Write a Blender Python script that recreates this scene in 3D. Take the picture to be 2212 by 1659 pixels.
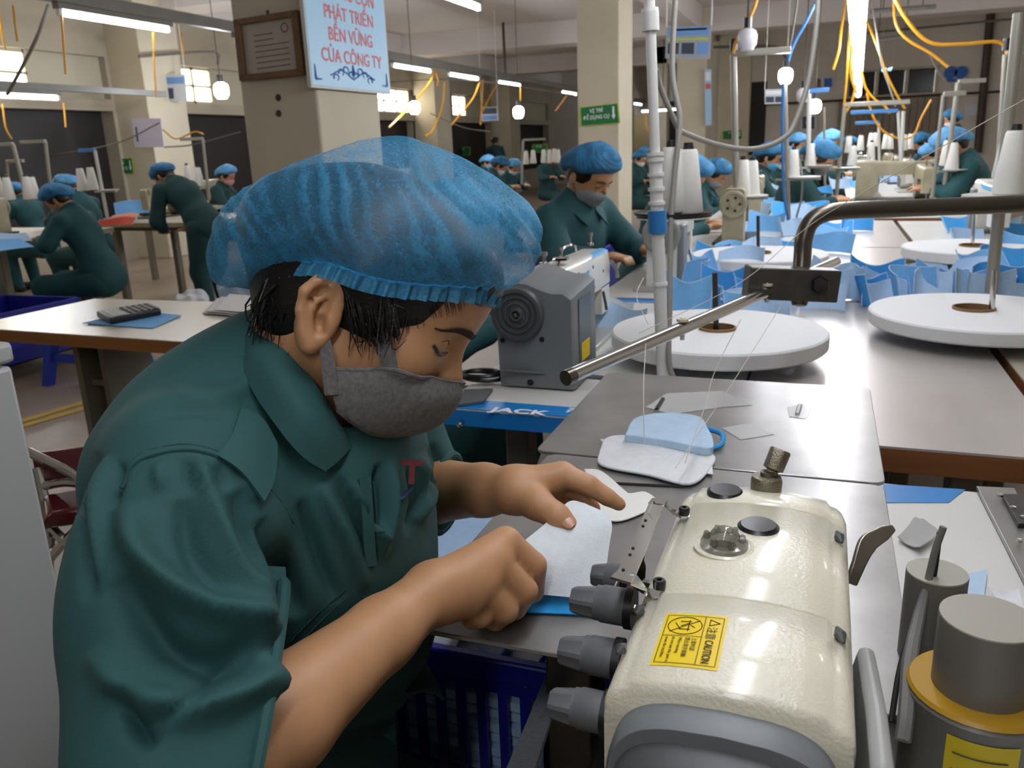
import bpy, bmesh, math, random
import numpy as np
from mathutils import Vector, Matrix
random.seed(7); RNG = np.random.default_rng(7)
SC = bpy.context.scene
for _o in list(bpy.data.objects): bpy.data.objects.remove(_o)
COL = SC.collection
# ------------------------------------------------------------------ camera
F, CX, CY, H = 1780.0, 1106.0, 829.5, 1.25          # focal length in pixels of the 2212x1659 frame, eye height
_row = np.array([1790-CX, 290-CY, F]); _row /= np.linalg.norm(_row)
_vx = 1340-CX; _vy = -(_row[0]*_vx+_row[2]*F)/_row[1]
_dn = np.array([_vx, _vy, F]); _dn /= np.linalg.norm(_dn)
RC = np.array([np.cross(_dn, _row), _row, -_dn])     # camera axes (right, down, forward) -> world
EYE = np.array([0, 0, H])
cam = bpy.data.cameras.new('camera'); camo = bpy.data.objects.new('camera', cam); COL.objects.link(camo)
cam.sensor_fit = 'HORIZONTAL'; cam.sensor_width = 36; cam.lens = F/2212*36; cam.clip_start = 0.02; cam.clip_end = 200
_m = Matrix.Identity(4)
for i, a in enumerate((RC[:, 0], -RC[:, 1], -RC[:, 2])):
    for j in range(3): _m[j][i] = a[j]
_m[2][3] = H
camo.matrix_world = _m; SC.camera = camo
cam.dof.use_dof = True; cam.dof.focus_distance = 0.72; cam.dof.aperture_fstop = 15
# ------------------------------------------------------------------ world, exposure
w = bpy.data.worlds.new('world'); SC.world = w; w.use_nodes = True
w.node_tree.nodes['Background'].inputs[0].default_value = (0.95, 0.97, 1.0, 1)
w.node_tree.nodes['Background'].inputs[1].default_value = 2.6      # overcast daylight outside the windows
SC.view_settings.view_transform = 'Standard'; SC.view_settings.look = 'None'
SC.view_settings.exposure = 1.7; SC.view_settings.gamma = 1.0; SC.view_settings.use_curve_mapping = False
SC.cycles.max_bounces = 7; SC.cycles.diffuse_bounces = 4; SC.cycles.glossy_bounces = 4; SC.cycles.transparent_max_bounces = 16
SC.cycles.sample_clamp_indirect = 4.0; SC.cycles.caustics_reflective = False; SC.cycles.caustics_refractive = False
TUBE = 17.0      # emission of the fluorescent tubes
# ------------------------------------------------------------------ helpers
def P(x, y, D):                                      # a point seen at pixel x, y, D metres along the optical axis
    return EYE + RC @ np.array([(x-CX)/F*D, (y-CY)/F*D, D])
def onz(x, y, z): d = RC @ np.array([x-CX, y-CY, F]); return EYE+d*((z-H)/d[2])
def onx(x, y, X): d = RC @ np.array([x-CX, y-CY, F]); return EYE+d*(X/d[0])
def ony(x, y, Y): d = RC @ np.array([x-CX, y-CY, F]); return EYE+d*(Y/d[1])
def proj(p):
    c = (np.atleast_2d(p)-EYE) @ RC
    return np.stack([CX+F*c[:, 0]/c[:, 2], CY+F*c[:, 1]/c[:, 2], c[:, 2]], 1)
def lin(c):
    if isinstance(c, str): c = [int(c[i:i+2], 16)/255 for i in (0, 2, 4)]
    return tuple(((v/12.92) if v <= 0.04045 else ((v+0.055)/1.055)**2.4) for v in c)+(1,)
MATS = {}
def mat(name, col, rough=0.5, metal=0.0, noise=None, bump=None, spec=0.5, emit=0, alpha=None, coat=0, col2=None, aniso=None, sss=0, trans=0, sheen=0, ior=None):
    """noise=(scale, amount[, stretch]) mottles the colour, bump=(scale, strength[, stretch])"""
    if name in MATS: return MATS[name]
    m = bpy.data.materials.new(name); m.use_nodes = True; nt = m.node_tree; N = nt.nodes; L = nt.links
    b = N['Principled BSDF']; c = lin(col)
    b.inputs['Base Color'].default_value = c; b.inputs['Roughness'].default_value = rough; b.inputs['Metallic'].default_value = metal
    b.inputs['Specular IOR Level'].default_value = spec
    if coat: b.inputs['Coat Weight'].default_value = coat; b.inputs['Coat Roughness'].default_value = 0.12
    if sss: b.inputs['Subsurface Weight'].default_value = sss; b.inputs['Subsurface Radius'].default_value = (0.012, 0.005, 0.003); b.inputs['Subsurface Scale'].default_value = 1.0
    if sheen: b.inputs['Sheen Weight'].default_value = sheen
    if trans: b.inputs['Transmission Weight'].default_value = trans
    if ior: b.inputs['IOR'].default_value = ior
    if emit: b.inputs['Emission Color'].default_value = c; b.inputs['Emission Strength'].default_value = emit
    if alpha is not None: b.inputs['Alpha'].default_value = alpha
    if noise or bump:
        tc = N.new('ShaderNodeTexCoord')
    def tex(sc, st):
        t = N.new('ShaderNodeTexNoise'); t.inputs['Scale'].default_value = sc; t.inputs['Detail'].default_value = 5
        if st:
            mp = N.new('ShaderNodeMapping'); mp.inputs['Scale'].default_value = st
            L.new(tc.outputs['Object'], mp.inputs[0]); L.new(mp.outputs[0], t.inputs['Vector'])
        else: L.new(tc.outputs['Object'], t.inputs['Vector'])
        return t
    if noise:
        t = tex(noise[0], noise[2] if len(noise) > 2 else None)
        mx = N.new('ShaderNodeMix'); mx.data_type = 'RGBA'
        d = lin(col2) if col2 else tuple(v*(1-noise[1]) for v in c[:3])+(1,)
        mx.inputs['A'].default_value = c; mx.inputs['B'].default_value = d
        rp = N.new('ShaderNodeMapRange'); rp.inputs['From Min'].default_value = 0.35; rp.inputs['From Max'].default_value = 0.68
        L.new(t.outputs['Fac'], rp.inputs[0]); L.new(rp.outputs[0], mx.inputs['Factor']); L.new(mx.outputs['Result'], b.inputs['Base Color'])
    if bump:
        t = tex(bump[0], bump[2] if len(bump) > 2 else None)
        bp = N.new('ShaderNodeBump'); bp.inputs['Strength'].default_value = bump[1]; bp.inputs['Distance'].default_value = 0.002
        L.new(t.outputs['Fac'], bp.inputs['Height']); L.new(bp.outputs[0], b.inputs['Normal'])
    MATS[name] = m; return m
def link(o, parent=None):
    COL.objects.link(o)
    if parent is not None: o.parent = parent
    return o
def tag(o, label, cat, group=None, kind=None):
    o['label'] = label
    if cat: o['category'] = cat
    if group: o['group'] = group
    if kind: o['kind'] = kind
    return o
def empty(name, loc, rz=0, label=None, cat=None, group=None):
    o = bpy.data.objects.new(name, None); o.empty_display_size = 0.05; COL.objects.link(o)
    o.location = tuple(loc); o.rotation_euler = (0, 0, rz)
    o['mw'] = 1
    if label: tag(o, label, cat, group)
    return o
def world_of(o):
    m = Matrix.LocRotScale(o.location, o.rotation_euler, o.scale)
    return world_of(o.parent) @ m if o.parent else m
def unit(v): v = np.asarray(v, float); return v/max(np.linalg.norm(v), 1e-12)
def catmull(pts, n=6):
    p = np.asarray(pts, float)
    if len(p) < 3 or n < 2: return p
    q = np.vstack([2*p[0]-p[1], p, 2*p[-1]-p[-2]]); out = []
    for i in range(1, len(q)-2):
        for t in np.linspace(0, 1, n, endpoint=False):
            a, b, c, d = q[i-1:i+3]
            out.append(0.5*((2*b)+(c-a)*t+(2*a-5*b+4*c-d)*t*t+(3*b-a-3*c+d)*t**3))
    out.append(p[-1]); return np.array(out)
class MB:
    """collects shapes; build() links them as ONE mesh object"""
    def __init__(s, xf=None): s.v = []; s.f = []; s.xf = xf
    def add(s, v, f):
        b = len(s.v); s.v.extend([tuple(map(float, p)) for p in v]); s.f.extend([tuple(i+b for i in q) for q in f]); return s
    def box(s, lo, hi, M=None):
        x0, y0, z0 = lo; x1, y1, z1 = hi
        v = [(x0,y0,z0),(x1,y0,z0),(x1,y1,z0),(x0,y1,z0),(x0,y0,z1),(x1,y0,z1),(x1,y1,z1),(x0,y1,z1)]
        if M is not None: v = [tuple(M @ Vector(p)) for p in v]
        return s.add(v, [(0,3,2,1),(4,5,6,7),(0,1,5,4),(1,2,6,5),(2,3,7,6),(3,0,4,7)])
    def cbox(s, c, size, M=None):
        c = np.array(c); h = np.array(size)/2; return s.box(c-h, c+h, M)
    def tube(s, path, r, n=8, smooth=0, caps=True):
        p = catmull(path, smooth) if smooth else np.asarray(path, float)
        m = len(p); rr = np.full(m, r, float) if np.isscalar(r) else np.interp(np.linspace(0, 1, m), np.linspace(0, 1, len(r)), r)
        t = np.gradient(p, axis=0); t /= np.maximum(np.linalg.norm(t, axis=1), 1e-9)[:, None]
        a = np.cross(t[0], [0, 0, 1.0]);  a = a if np.linalg.norm(a) > 1e-3 else np.cross(t[0], [1.0, 0, 0]); a = unit(a)
        v = []; an = np.linspace(0, 2*math.pi, n, endpoint=False)
        for i in range(m):
            a = unit(a-t[i]*np.dot(a, t[i])); b = np.cross(t[i], a)
            v += [p[i]+rr[i]*(math.cos(q)*a+math.sin(q)*b) for q in an]
        f = [(i*n+j, i*n+(j+1) % n, (i+1)*n+(j+1) % n, (i+1)*n+j) for i in range(m-1) for j in range(n)]
        if caps: f += [tuple(range(n-1, -1, -1)), tuple((m-1)*n+j for j in range(n))]
        return s.add(v, f)
    def lathe(s, prof, n=24, o=(0, 0, 0), axis=(0, 0, 1)):
        """prof: (radius, height) pairs along axis"""
        z = unit(axis); x = unit(np.cross(z, [0, 1, 0.01] if abs(z[1]) < 0.9 else [1, 0, 0])); y = np.cross(z, x); o = np.array(o, float)
        v = []; 
        for r, h in prof: v += [o+z*h+max(r, 1e-5)*(math.cos(q)*x+math.sin(q)*y) for q in np.linspace(0, 2*math.pi, n, endpoint=False)]
        m = len(prof)
        f = [(i*n+j, i*n+(j+1) % n, (i+1)*n+(j+1) % n, (i+1)*n+j) for i in range(m-1) for j in range(n)]
        if prof[0][0] > 1e-4: f.append(tuple(range(n-1, -1, -1)))
        if prof[-1][0] > 1e-4: f.append(tuple((m-1)*n+j for j in range(n)))
        return s.add(v, f)
    def prism(s, poly, vec):
        """poly: 3D points of a flat outline, extruded by vec"""
        p = np.asarray(poly, float); q = p+np.asarray(vec, float); n = len(p)
        return s.add(np.vstack([p, q]), [tuple(range(n-1, -1, -1)), tuple(range(n, 2*n))]+[(i, (i+1) % n, n+(i+1) % n, n+i) for i in range(n)])
    def loft(s, rings, close=True, caps=True):
        n = len(rings[0]); m = len(rings); v = np.vstack([np.asarray(r, float) for r in rings]); k = n if close else n-1
        f = [(i*n+j, i*n+(j+1) % n, (i+1)*n+(j+1) % n, (i+1)*n+j) for i in range(m-1) for j in range(k)]
        if close and caps: f += [tuple(range(n-1, -1, -1)), tuple((m-1)*n+j for j in range(n))]
        return s.add(v, f)
    def grid(s, g, thick=0, wob=None):
        """g: (nu, nv, 3) points; thick makes a sheet with two sides"""
        g = np.asarray(g, float); nu, nv = g.shape[:2]
        f = [(i*nv+j, (i+1)*nv+j, (i+1)*nv+j+1, i*nv+j+1) for i in range(nu-1) for j in range(nv-1)]
        if not thick: return s.add(g.reshape(-1, 3), f)
        du = np.gradient(g, axis=0); dv = np.gradient(g, axis=1); n = np.cross(du, dv); n /= np.maximum(np.linalg.norm(n, axis=2), 1e-9)[..., None]
        a = (g+n*thick/2).reshape(-1, 3); b = (g-n*thick/2).reshape(-1, 3); k = nu*nv
        ring = [(i, 0) for i in range(nu)]+[(nu-1, j) for j in range(1, nv)]+[(i, nv-1) for i in range(nu-2, -1, -1)]+[(0, j) for j in range(nv-2, 0, -1)]
        r = [i*nv+j for i, j in ring]; m = len(r)
        ff = f+[tuple(k+i for i in q[::-1]) for q in f]+[(r[i], r[i]+k, r[(i+1) % m]+k, r[(i+1) % m]) for i in range(m)]
        return s.add(np.vstack([a, b]), ff)
    def build(s, name, m, parent=None, smooth=40, bev=0, seg=2, sub=0, local=False, cut=None):
        """vertices are world coordinates unless local; a parented mesh is moved into its parent's frame"""
        v = np.array(s.v, float)
        if s.xf is not None: A = np.array(s.xf); v = v @ A[:3, :3].T + A[:3, 3]
        org = np.zeros(3)
        if parent is not None and not local:
            A = np.array(world_of(parent).inverted()); v = v @ A[:3, :3].T + A[:3, 3]
        elif parent is None and not local:
            org = np.array([(v[:, 0].min()+v[:, 0].max())/2, (v[:, 1].min()+v[:, 1].max())/2, v[:, 2].min()]); v = v-org
        me = bpy.data.meshes.new(name); me.from_pydata(v.tolist(), [], s.f)
        bm = bmesh.new(); bm.from_mesh(me); bmesh.ops.recalc_face_normals(bm, faces=bm.faces[:]); bm.to_mesh(me); bm.free()
        if smooth:
            me.shade_smooth(); me.set_sharp_from_angle(angle=math.radians(smooth))
        if isinstance(m, (list, tuple)):
            for q in m: me.materials.append(q)
        else: me.materials.append(m)
        o = bpy.data.objects.new(name, me); o.location = org; link(o, parent)
        if bev:
            d = o.modifiers.new('bevel', 'BEVEL'); d.width = bev; d.segments = seg; d.limit_method = 'ANGLE'; d.angle_limit = math.radians(35)
            d.harden_normals = False
        if sub:
            d = o.modifiers.new('subsurf', 'SUBSURF'); d.levels = sub; d.render_levels = sub
        return o
def struct(o, label=None):
    o['kind'] = 'structure'
    if label: o['label'] = label
    return o
def text(name, s, m, org, ax, up, size, parent=None, extrude=0.0002, align='LEFT', squeeze=1.0, bold=0.0):
    """flat lettering lying in the plane of ax, up"""
    c = bpy.data.curves.new(name, 'FONT'); c.body = s; c.size = size; c.extrude = extrude; c.align_x = align; c.offset = bold; c.resolution_u = 3
    t_ = bpy.data.objects.new(name, c); COL.objects.link(t_); dg = bpy.context.evaluated_depsgraph_get(); dg.update()
    me = bpy.data.meshes.new_from_object(t_.evaluated_get(dg)); bpy.data.objects.remove(t_); bpy.data.curves.remove(c)
    me.name = name; me.materials.clear(); me.materials.append(m); o = bpy.data.objects.new(name, me)
    ax = unit(ax); up = unit(up); n = np.cross(ax, up)
    M = Matrix(((ax[0]*squeeze, up[0], n[0], org[0]), (ax[1]*squeeze, up[1], n[1], org[1]), (ax[2]*squeeze, up[2], n[2], org[2]), (0, 0, 0, 1)))
    COL.objects.link(o)
    if parent is not None: o.parent = parent; M = world_of(parent).inverted() @ M
    o.matrix_local = M; return o
def kids(o): return [c for c in bpy.data.objects if c.parent is o]
def copy_tree(o, loc=None, rz=None, parent=None, label=None, group=None, scale=None, _k=None):
    if _k is None:
        _k = {}
        for c in bpy.data.objects:
            if c.parent: _k.setdefault(c.parent.name, []).append(c)
    c = o.copy(); COL.objects.link(c); c.parent = parent
    if loc is not None: c.location = tuple(loc)
    if rz is not None: c.rotation_euler = (0, 0, rz)
    if scale is not None: c.scale = (scale,)*3
    if label: c['label'] = label
    if group: c['group'] = group
    for ch in _k.get(o.name, []): copy_tree(ch, parent=c, _k=_k)
    return c
def bez(ctrl, nu, nv):
    """smooth sheet through a small grid of control points"""
    c = np.asarray(ctrl, float)
    rows = np.array([catmull(r, max(1, nv)) if len(r) > 2 else np.linspace(r[0], r[-1], nv+1) for r in c])
    cols = [catmull(rows[:, j], max(1, nu)) if len(rows) > 2 else np.linspace(rows[0, j], rows[-1, j], nu+1) for j in range(rows.shape[1])]
    return np.array(cols).transpose(1, 0, 2)
# ------------------------------------------------------------------ implicit surfaces for bodies and cloth
class SDF:
    def __init__(s, lo, hi, h):
        s.lo = np.array(lo, float); s.h = h; s.n = np.ceil((np.array(hi)-s.lo)/h).astype(int)+1
        s.d = np.full(s.n, 0.5, np.float32)
    def block(s, lo, hi):
        a = np.clip(np.floor((np.array(lo)-s.lo)/s.h).astype(int), 0, s.n-1); b = np.clip(np.ceil((np.array(hi)-s.lo)/s.h).astype(int)+1, a+1, s.n)
        ax = [(s.lo[i]+s.h*np.arange(a[i], b[i])).astype(np.float32) for i in range(3)]
        return tuple(slice(a[i], b[i]) for i in range(3)), (ax[0][:, None, None], ax[1][None, :, None], ax[2][None, None, :])
    def put(s, sl, d, k, op):
        a = s.d[sl]
        if op == 'sub':
            d = -d
            if k: h = np.clip(0.5-0.5*(a-d)/k, 0, 1); s.d[sl] = a+(d-a)*h+k*h*(1-h)
            else: s.d[sl] = np.maximum(a, d)
        else:
            if k: h = np.clip(0.5+0.5*(a-d)/k, 0, 1); s.d[sl] = a+(d-a)*h-k*h*(1-h)
            else: s.d[sl] = np.minimum(a, d)
    def cone(s, a, b, ra, rb, k=0.01, op='add'):
        a = np.array(a, float); b = np.array(b, float); R = max(ra, rb)+k+4*s.h
        sl, (x, y, z) = s.block(np.minimum(a, b)-R, np.maximum(a, b)+R); v = b-a; L2 = max(float(v @ v), 1e-9)
        t = np.clip(((x-a[0])*v[0]+(y-a[1])*v[1]+(z-a[2])*v[2])/L2, 0, 1)
        d = np.sqrt((x-a[0]-t*v[0])**2+(y-a[1]-t*v[1])**2+(z-a[2]-t*v[2])**2)-(ra+(rb-ra)*t)
        s.put(sl, d.astype(np.float32), k, op); return s
    def chain(s, pts, rs, k=0.01, op='add'):
        for i in range(len(pts)-1): s.cone(pts[i], pts[i+1], rs[i], rs[i+1], k, op)
        return s
    def ell(s, c, r, A=None, k=0.01, op='add'):
        """ellipsoid; A rows = its axes"""
        c = np.array(c, float); r = np.array(r, float); A = np.eye(3) if A is None else np.asarray(A, float)
        ext = np.sqrt(((A*r[:, None])**2).sum(0))+k+4*s.h
        sl, (x, y, z) = s.block(c-ext, c+ext); X, Y, Z = x-c[0], y-c[1], z-c[2]
        q = [A[i, 0]*X+A[i, 1]*Y+A[i, 2]*Z for i in range(3)]
        k0 = np.sqrt(sum((q[i]/r[i])**2 for i in range(3))); k1 = np.sqrt(sum((q[i]/r[i]**2)**2 for i in range(3)))
        s.put(sl, (k0*(k0-1)/np.maximum(k1, 1e-6)).astype(np.float32), k, op); return s
    def plane(s, c, n, k=0, keep='below'):
        """cut away what lies on the side n points to"""
        n = unit(n); x, y, z = [(s.lo[i]+s.h*np.arange(s.n[i])).astype(np.float32) for i in range(3)]
        d = (x[:, None, None]-c[0])*n[0]+(y[None, :, None]-c[1])*n[1]+(z[None, None, :]-c[2])*n[2]
        if k: a = s.d; h = np.clip(0.5-0.5*(a-d)/k, 0, 1); s.d = (a+(d-a)*h+k*h*(1-h)).astype(np.float32)
        else: s.d = np.maximum(s.d, d.astype(np.float32))
        return s
    def at(s, p):
        p = np.atleast_2d(p); q = np.clip((p-s.lo)/s.h, 0, s.n-1.001); i = q.astype(int); f = q-i; r = 0
        for dx in (0, 1):
            for dy in (0, 1):
                for dz in (0, 1):
                    r = r+s.d[i[:, 0]+dx, i[:, 1]+dy, i[:, 2]+dz]*np.where(dx, f[:, 0], 1-f[:, 0])*np.where(dy, f[:, 1], 1-f[:, 1])*np.where(dz, f[:, 2], 1-f[:, 2])
        return r
    def grad(s, p):
        e = s.h; g = np.stack([s.at(p+e*np.eye(3)[i])-s.at(p-e*np.eye(3)[i]) for i in range(3)], 1)
        return g/np.maximum(np.linalg.norm(g, axis=1), 1e-9)[:, None]
    def snap(s, p, off=0.0, it=6):
        p = np.atleast_2d(np.array(p, float))
        for _ in range(it): p = p-s.grad(p)*(s.at(p)-off)[:, None]*0.9
        return p
    def nets(s, iso=0.0):
        d = s.d-iso; ins = d < 0
        corners = [(a, b, c) for a in (0, 1) for b in (0, 1) for c in (0, 1)]
        sh = tuple(n-1 for n in d.shape)
        cs = lambda A, c: A[c[0]:c[0]+sh[0], c[1]:c[1]+sh[1], c[2]:c[2]+sh[2]]
        cnt = sum(cs(ins, c).astype(np.int8) for c in corners); act = np.argwhere((cnt > 0) & (cnt < 8))
        idx = np.full(sh, -1, np.int32); idx[tuple(act.T)] = np.arange(len(act))
        val = [d[act[:, 0]+c[0], act[:, 1]+c[1], act[:, 2]+c[2]] for c in corners]
        acc = np.zeros((len(act), 3)); num = np.zeros(len(act))
        for i, a in enumerate(corners):
            for j, b in enumerate(corners):
                if j > i and sum(abs(np.array(a)-b)) == 1:
                    va, vb = val[i], val[j]; m = (va < 0) != (vb < 0); t = np.where(m, va/np.where(m, va-vb, 1), 0)
                    acc += m[:, None]*(np.array(a)+t[:, None]*(np.array(b)-np.array(a))); num += m
        v = s.lo+s.h*(act+acc/num[:, None]); faces = []
        for ax in range(3):
            e = [0, 0, 0]; e[ax] = 1; A = ins[tuple(slice(0, d.shape[i]-e[i]) for i in range(3))]; B = ins[tuple(slice(e[i], d.shape[i]) for i in range(3))]
            q = np.argwhere(A != B); u, w_ = (ax+1) % 3, (ax+2) % 3
            q = q[(q[:, u] > 0) & (q[:, w_] > 0) & (q[:, u] < d.shape[u]-1) & (q[:, w_] < d.shape[w_]-1)]
            fl = A[tuple(q.T)]; o = np.zeros(3, int)
            def cell(du, dw):
                c = q.copy(); c[:, u] += du; c[:, w_] += dw; return idx[tuple(c.T)]
            fq = np.stack([cell(-1, -1), cell(0, -1), cell(0, 0), cell(-1, 0)], 1); fq[~fl] = fq[~fl][:, ::-1]; faces.append(fq)
        return v, np.vstack(faces)
def relax(v, f, it=2, lam=0.5):
    n = len(v); e = np.vstack([f[:, [0, 1]], f[:, [1, 2]], f[:, [2, 3]], f[:, [3, 0]]]); e = np.vstack([e, e[:, ::-1]])
    deg = np.bincount(e[:, 0], minlength=n)[:, None]
    for _ in range(it):
        a = np.stack([np.bincount(e[:, 0], weights=v[e[:, 1], i], minlength=n) for i in range(3)], 1)/np.maximum(deg, 1)
        v = v+(a-v)*lam
    return v
def qmesh(name, v, f, m, parent=None, smooth=True, keep=None, local=False, col=None):
    v = np.asarray(v, float); f = np.asarray(f)
    if keep is not None:
        f = f[keep[f].all(1)]; u = np.unique(f); r = np.full(len(v), -1); r[u] = np.arange(len(u)); v = v[u]; f = r[f]
        if col is not None: col = col[u]
    org = np.zeros(3)
    if parent is not None and not local: A = np.array(world_of(parent).inverted()); v = v @ A[:3, :3].T+A[:3, 3]
    elif parent is None and not local: org = np.array([(v[:, 0].min()+v[:, 0].max())/2, (v[:, 1].min()+v[:, 1].max())/2, v[:, 2].min()]); v = v-org
    me = bpy.data.meshes.new(name); k = f.shape[1]
    me.vertices.add(len(v)); me.vertices.foreach_set('co', v.astype(np.float32).ravel())
    me.loops.add(f.size); me.loops.foreach_set('vertex_index', f.astype(np.int32).ravel())
    me.polygons.add(len(f)); me.polygons.foreach_set('loop_start', np.arange(0, f.size, k, dtype=np.int32))
    me.update(calc_edges=True); me.validate()
    if smooth: me.shade_smooth()
    if col is not None:
        a = me.attributes.new('tint', 'FLOAT', 'POINT'); a.data.foreach_set('value', np.asarray(col, np.float32))
    me.materials.append(m); o = bpy.data.objects.new(name, me); o.location = org; return link(o, parent)
def vnormals(v, f):
    a = np.cross(v[f[:, 2]]-v[f[:, 0]], v[f[:, 3]]-v[f[:, 1]]); n = np.zeros_like(v)
    for i in range(4): 
        for j in range(3): n[:, j] += np.bincount(f[:, i], weights=a[:, j], minlength=len(v))
    return n/np.maximum(np.linalg.norm(n, axis=1), 1e-12)[:, None]
# ================================================================== the room
M_wall = mat('wall_paint', 'd6cfc2', 0.8, noise=(1.3, 0.10), bump=(60, 0.08))
M_ceil = mat('ceiling_paint', 'd8d1cd', 0.85, noise=(0.8, 0.06))
M_col = mat('column_paint', 'cfc6ae', 0.75, noise=(2.0, 0.12), bump=(50, 0.06))
M_floor = mat('floor_screed', 'a08f7c', 0.35, noise=(1.7, 0.25), bump=(30, 0.05))
M_dark = mat('dark_opening', '1a1512', 0.6)
M_yellowline = mat('yellow_floor_paint', 'c9a63a', 0.6, noise=(9, 0.25))
M_winglow = mat('daylit_frosted_pane', 'fff4dc', 0.5, emit=2.6)
M_frame = mat('window_frame_paint', 'b9b29c', 0.6)
M_pipe = mat('rusty_pipe', '4a3b31', 0.6, noise=(6, 0.4))
M_greymetal = mat('grey_painted_metal', '75736c', 0.45, noise=(5, 0.15))
M_tube = mat('lit_tube', 'f4f8ff', 0.4, emit=TUBE)
M_tube2 = mat('lit_work_tube', 'f6f8ff', 0.4, emit=TUBE*.40)
M_tube3 = mat('lit_far_work_tube', 'f6f8ff', 0.4, emit=TUBE*.7)
M_white = mat('white_plastic', 'e6e6e2', 0.4)
M_slat = mat('door_slats', '8c8273', 0.6, noise=(4, 0.2))
XL, XR, YB, YB2, ZC, YN = -8.5, 3.4, 18.0, 27.0, 3.46, -3.6
struct(MB().box((XL-.3, YN, -.1), (XR+.3, YB2, 0)).build('floor', M_floor))
struct(MB().box((XL-.3, YN, ZC), (XR+.3, YB2+.3, ZC+.1)).build('ceiling', M_ceil))
struct(MB().box((XR, YN, 0), (XR+.2, YB, ZC)).build('wall_right', M_wall))
struct(MB().box((XL-.3, YN-.2, 0), (XR+.3, YN, ZC)).build('wall_near', M_wall))
struct(MB().box((XL, YB2, 0), (-2.3, YB2+.2, ZC)).build('wall_far', M_wall))
# back wall with an opening for the dark window band
w = MB(); b0, b1 = ony(1815, 160, YB), ony(2018, 205, YB)
wx0, wx1, wz0, wz1 = 0.28, 1.82, 1.93, 2.36
w.box((-2.5, YB, 0), (wx0, YB+.2, ZC)).box((wx1, YB, 0), (XR+.2, YB+.2, ZC)).box((wx0, YB, wz1), (wx1, YB+.2, ZC)).box((wx0, YB, 0), (wx1, YB+.2, wz0))
struct(w.build('wall_back', M_wall))
struct(MB().box((-2.5, YB+.2, 0), (-2.3, YB2+.2, ZC)).build('wall_return', M_wall))
wn = MB(); 
for i in range(4): x = wx0+(wx1-wx0)*i/3; wn.box((x-.03, YB-.03, wz0), (x+.03, YB+.06, wz1))
wn.box((wx0-.04, YB-.03, wz0-.04), (wx1+.04, YB+.06, wz0)).box((wx0-.04, YB-.03, wz1), (wx1+.04, YB+.06, wz1+.04))
wf = struct(wn.build('window_1', M_frame))
M_nightglass = mat('dark_glass', '181818', 0.15)
for i in range(3):
    x = wx0+(wx1-wx0)*i/3; MB().box((x+.03, YB+.07, wz0), (x+(wx1-wx0)/3-.03, YB+.08, wz1)).build('pane', M_nightglass, wf)
# slatted folding door under the window band
dr = empty('door_1', (1.0, YB-.06, 0)); struct(dr, 'grey brown slatted folding door in the back wall')
for i in range(16):
    x = 0.15+i*.115; MB().box((x, YB-.09, .02), (x+.105, YB-.05 - .015*(i % 2), 1.88)).build('slat', M_slat, dr)
# left wall: piers, transom windows, dark openings
bays = [(-3.6, .8), (1.4, 4.6), (5.2, 8.55), (9.36, 12.3), (13.1, 17.0), (17.8, 21.6), (22.4, 26.6)]
wl = MB(); y = YN
for a, b in bays:
    wl.box((XL-.3, y, 0), (XL, a, ZC)); y = b
    wl.box((XL-.3, a, 2.50), (XL, b, ZC)).box((XL-.3, a, 1.86), (XL, b, 2.0)).box((XL-.3, a, 0), (XL, b, .55))
wl.box((XL-.3, y, 0), (XL, YB2, ZC))
struct(wl.build('wall_left', mat('darkened_wall_paint', 'b1a793', 0.8, noise=(1.1, 0.18), bump=(60, 0.08))))  # rather dirty wall, its paint also darkened to offset too much light here
wins = {2: (6.0, 7.45, 3), 3: (9.40, 10.55, 3), 4: (15.25, 16.9, 3), 5: (19.2, 20.0, 2), 1: (2, 4, 3)}
for k, (a, b) in enumerate(bays):
    MB().box((XL-.28, a, .55), (XL-.2, b, 1.86)).build('trim_%d' % (k+1), M_dark)['kind'] = 'structure'
    if k in wins:
        p, q, n = wins[k]
        fr = MB()
        for i in range(n+1): yy = p+(q-p)*i/n; fr.box((XL-.12, yy-.02, 2.0), (XL-.06, yy+.02, 2.5))
        fr.box((XL-.12, p, 2.0), (XL-.06, q, 2.04)).box((XL-.12, p, 2.23), (XL-.06, q, 2.26)).box((XL-.12, p, 2.46), (XL-.06, q, 2.5))
        fr.box((XL-.25, a, 2.0), (XL-.1, p, 2.5)).box((XL-.25, q, 2.0), (XL-.1, b, 2.5))
        f = struct(fr.build('window_%d' % (k+2), M_frame))
        for i in range(n):
            for z0, z1 in ((2.04, 2.23), (2.26, 2.46)):
                MB().box((XL-.10, p+(q-p)*i/n+.02, z0), (XL-.09, p+(q-p)*(i+1)/n-.02, z1)).build('pane', M_winglow, f)
    else:
        struct(MB().box((XL-.25, a, 2.0), (XL-.1, b, 2.5)).build('window_%d' % (k+2), M_frame))
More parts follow.
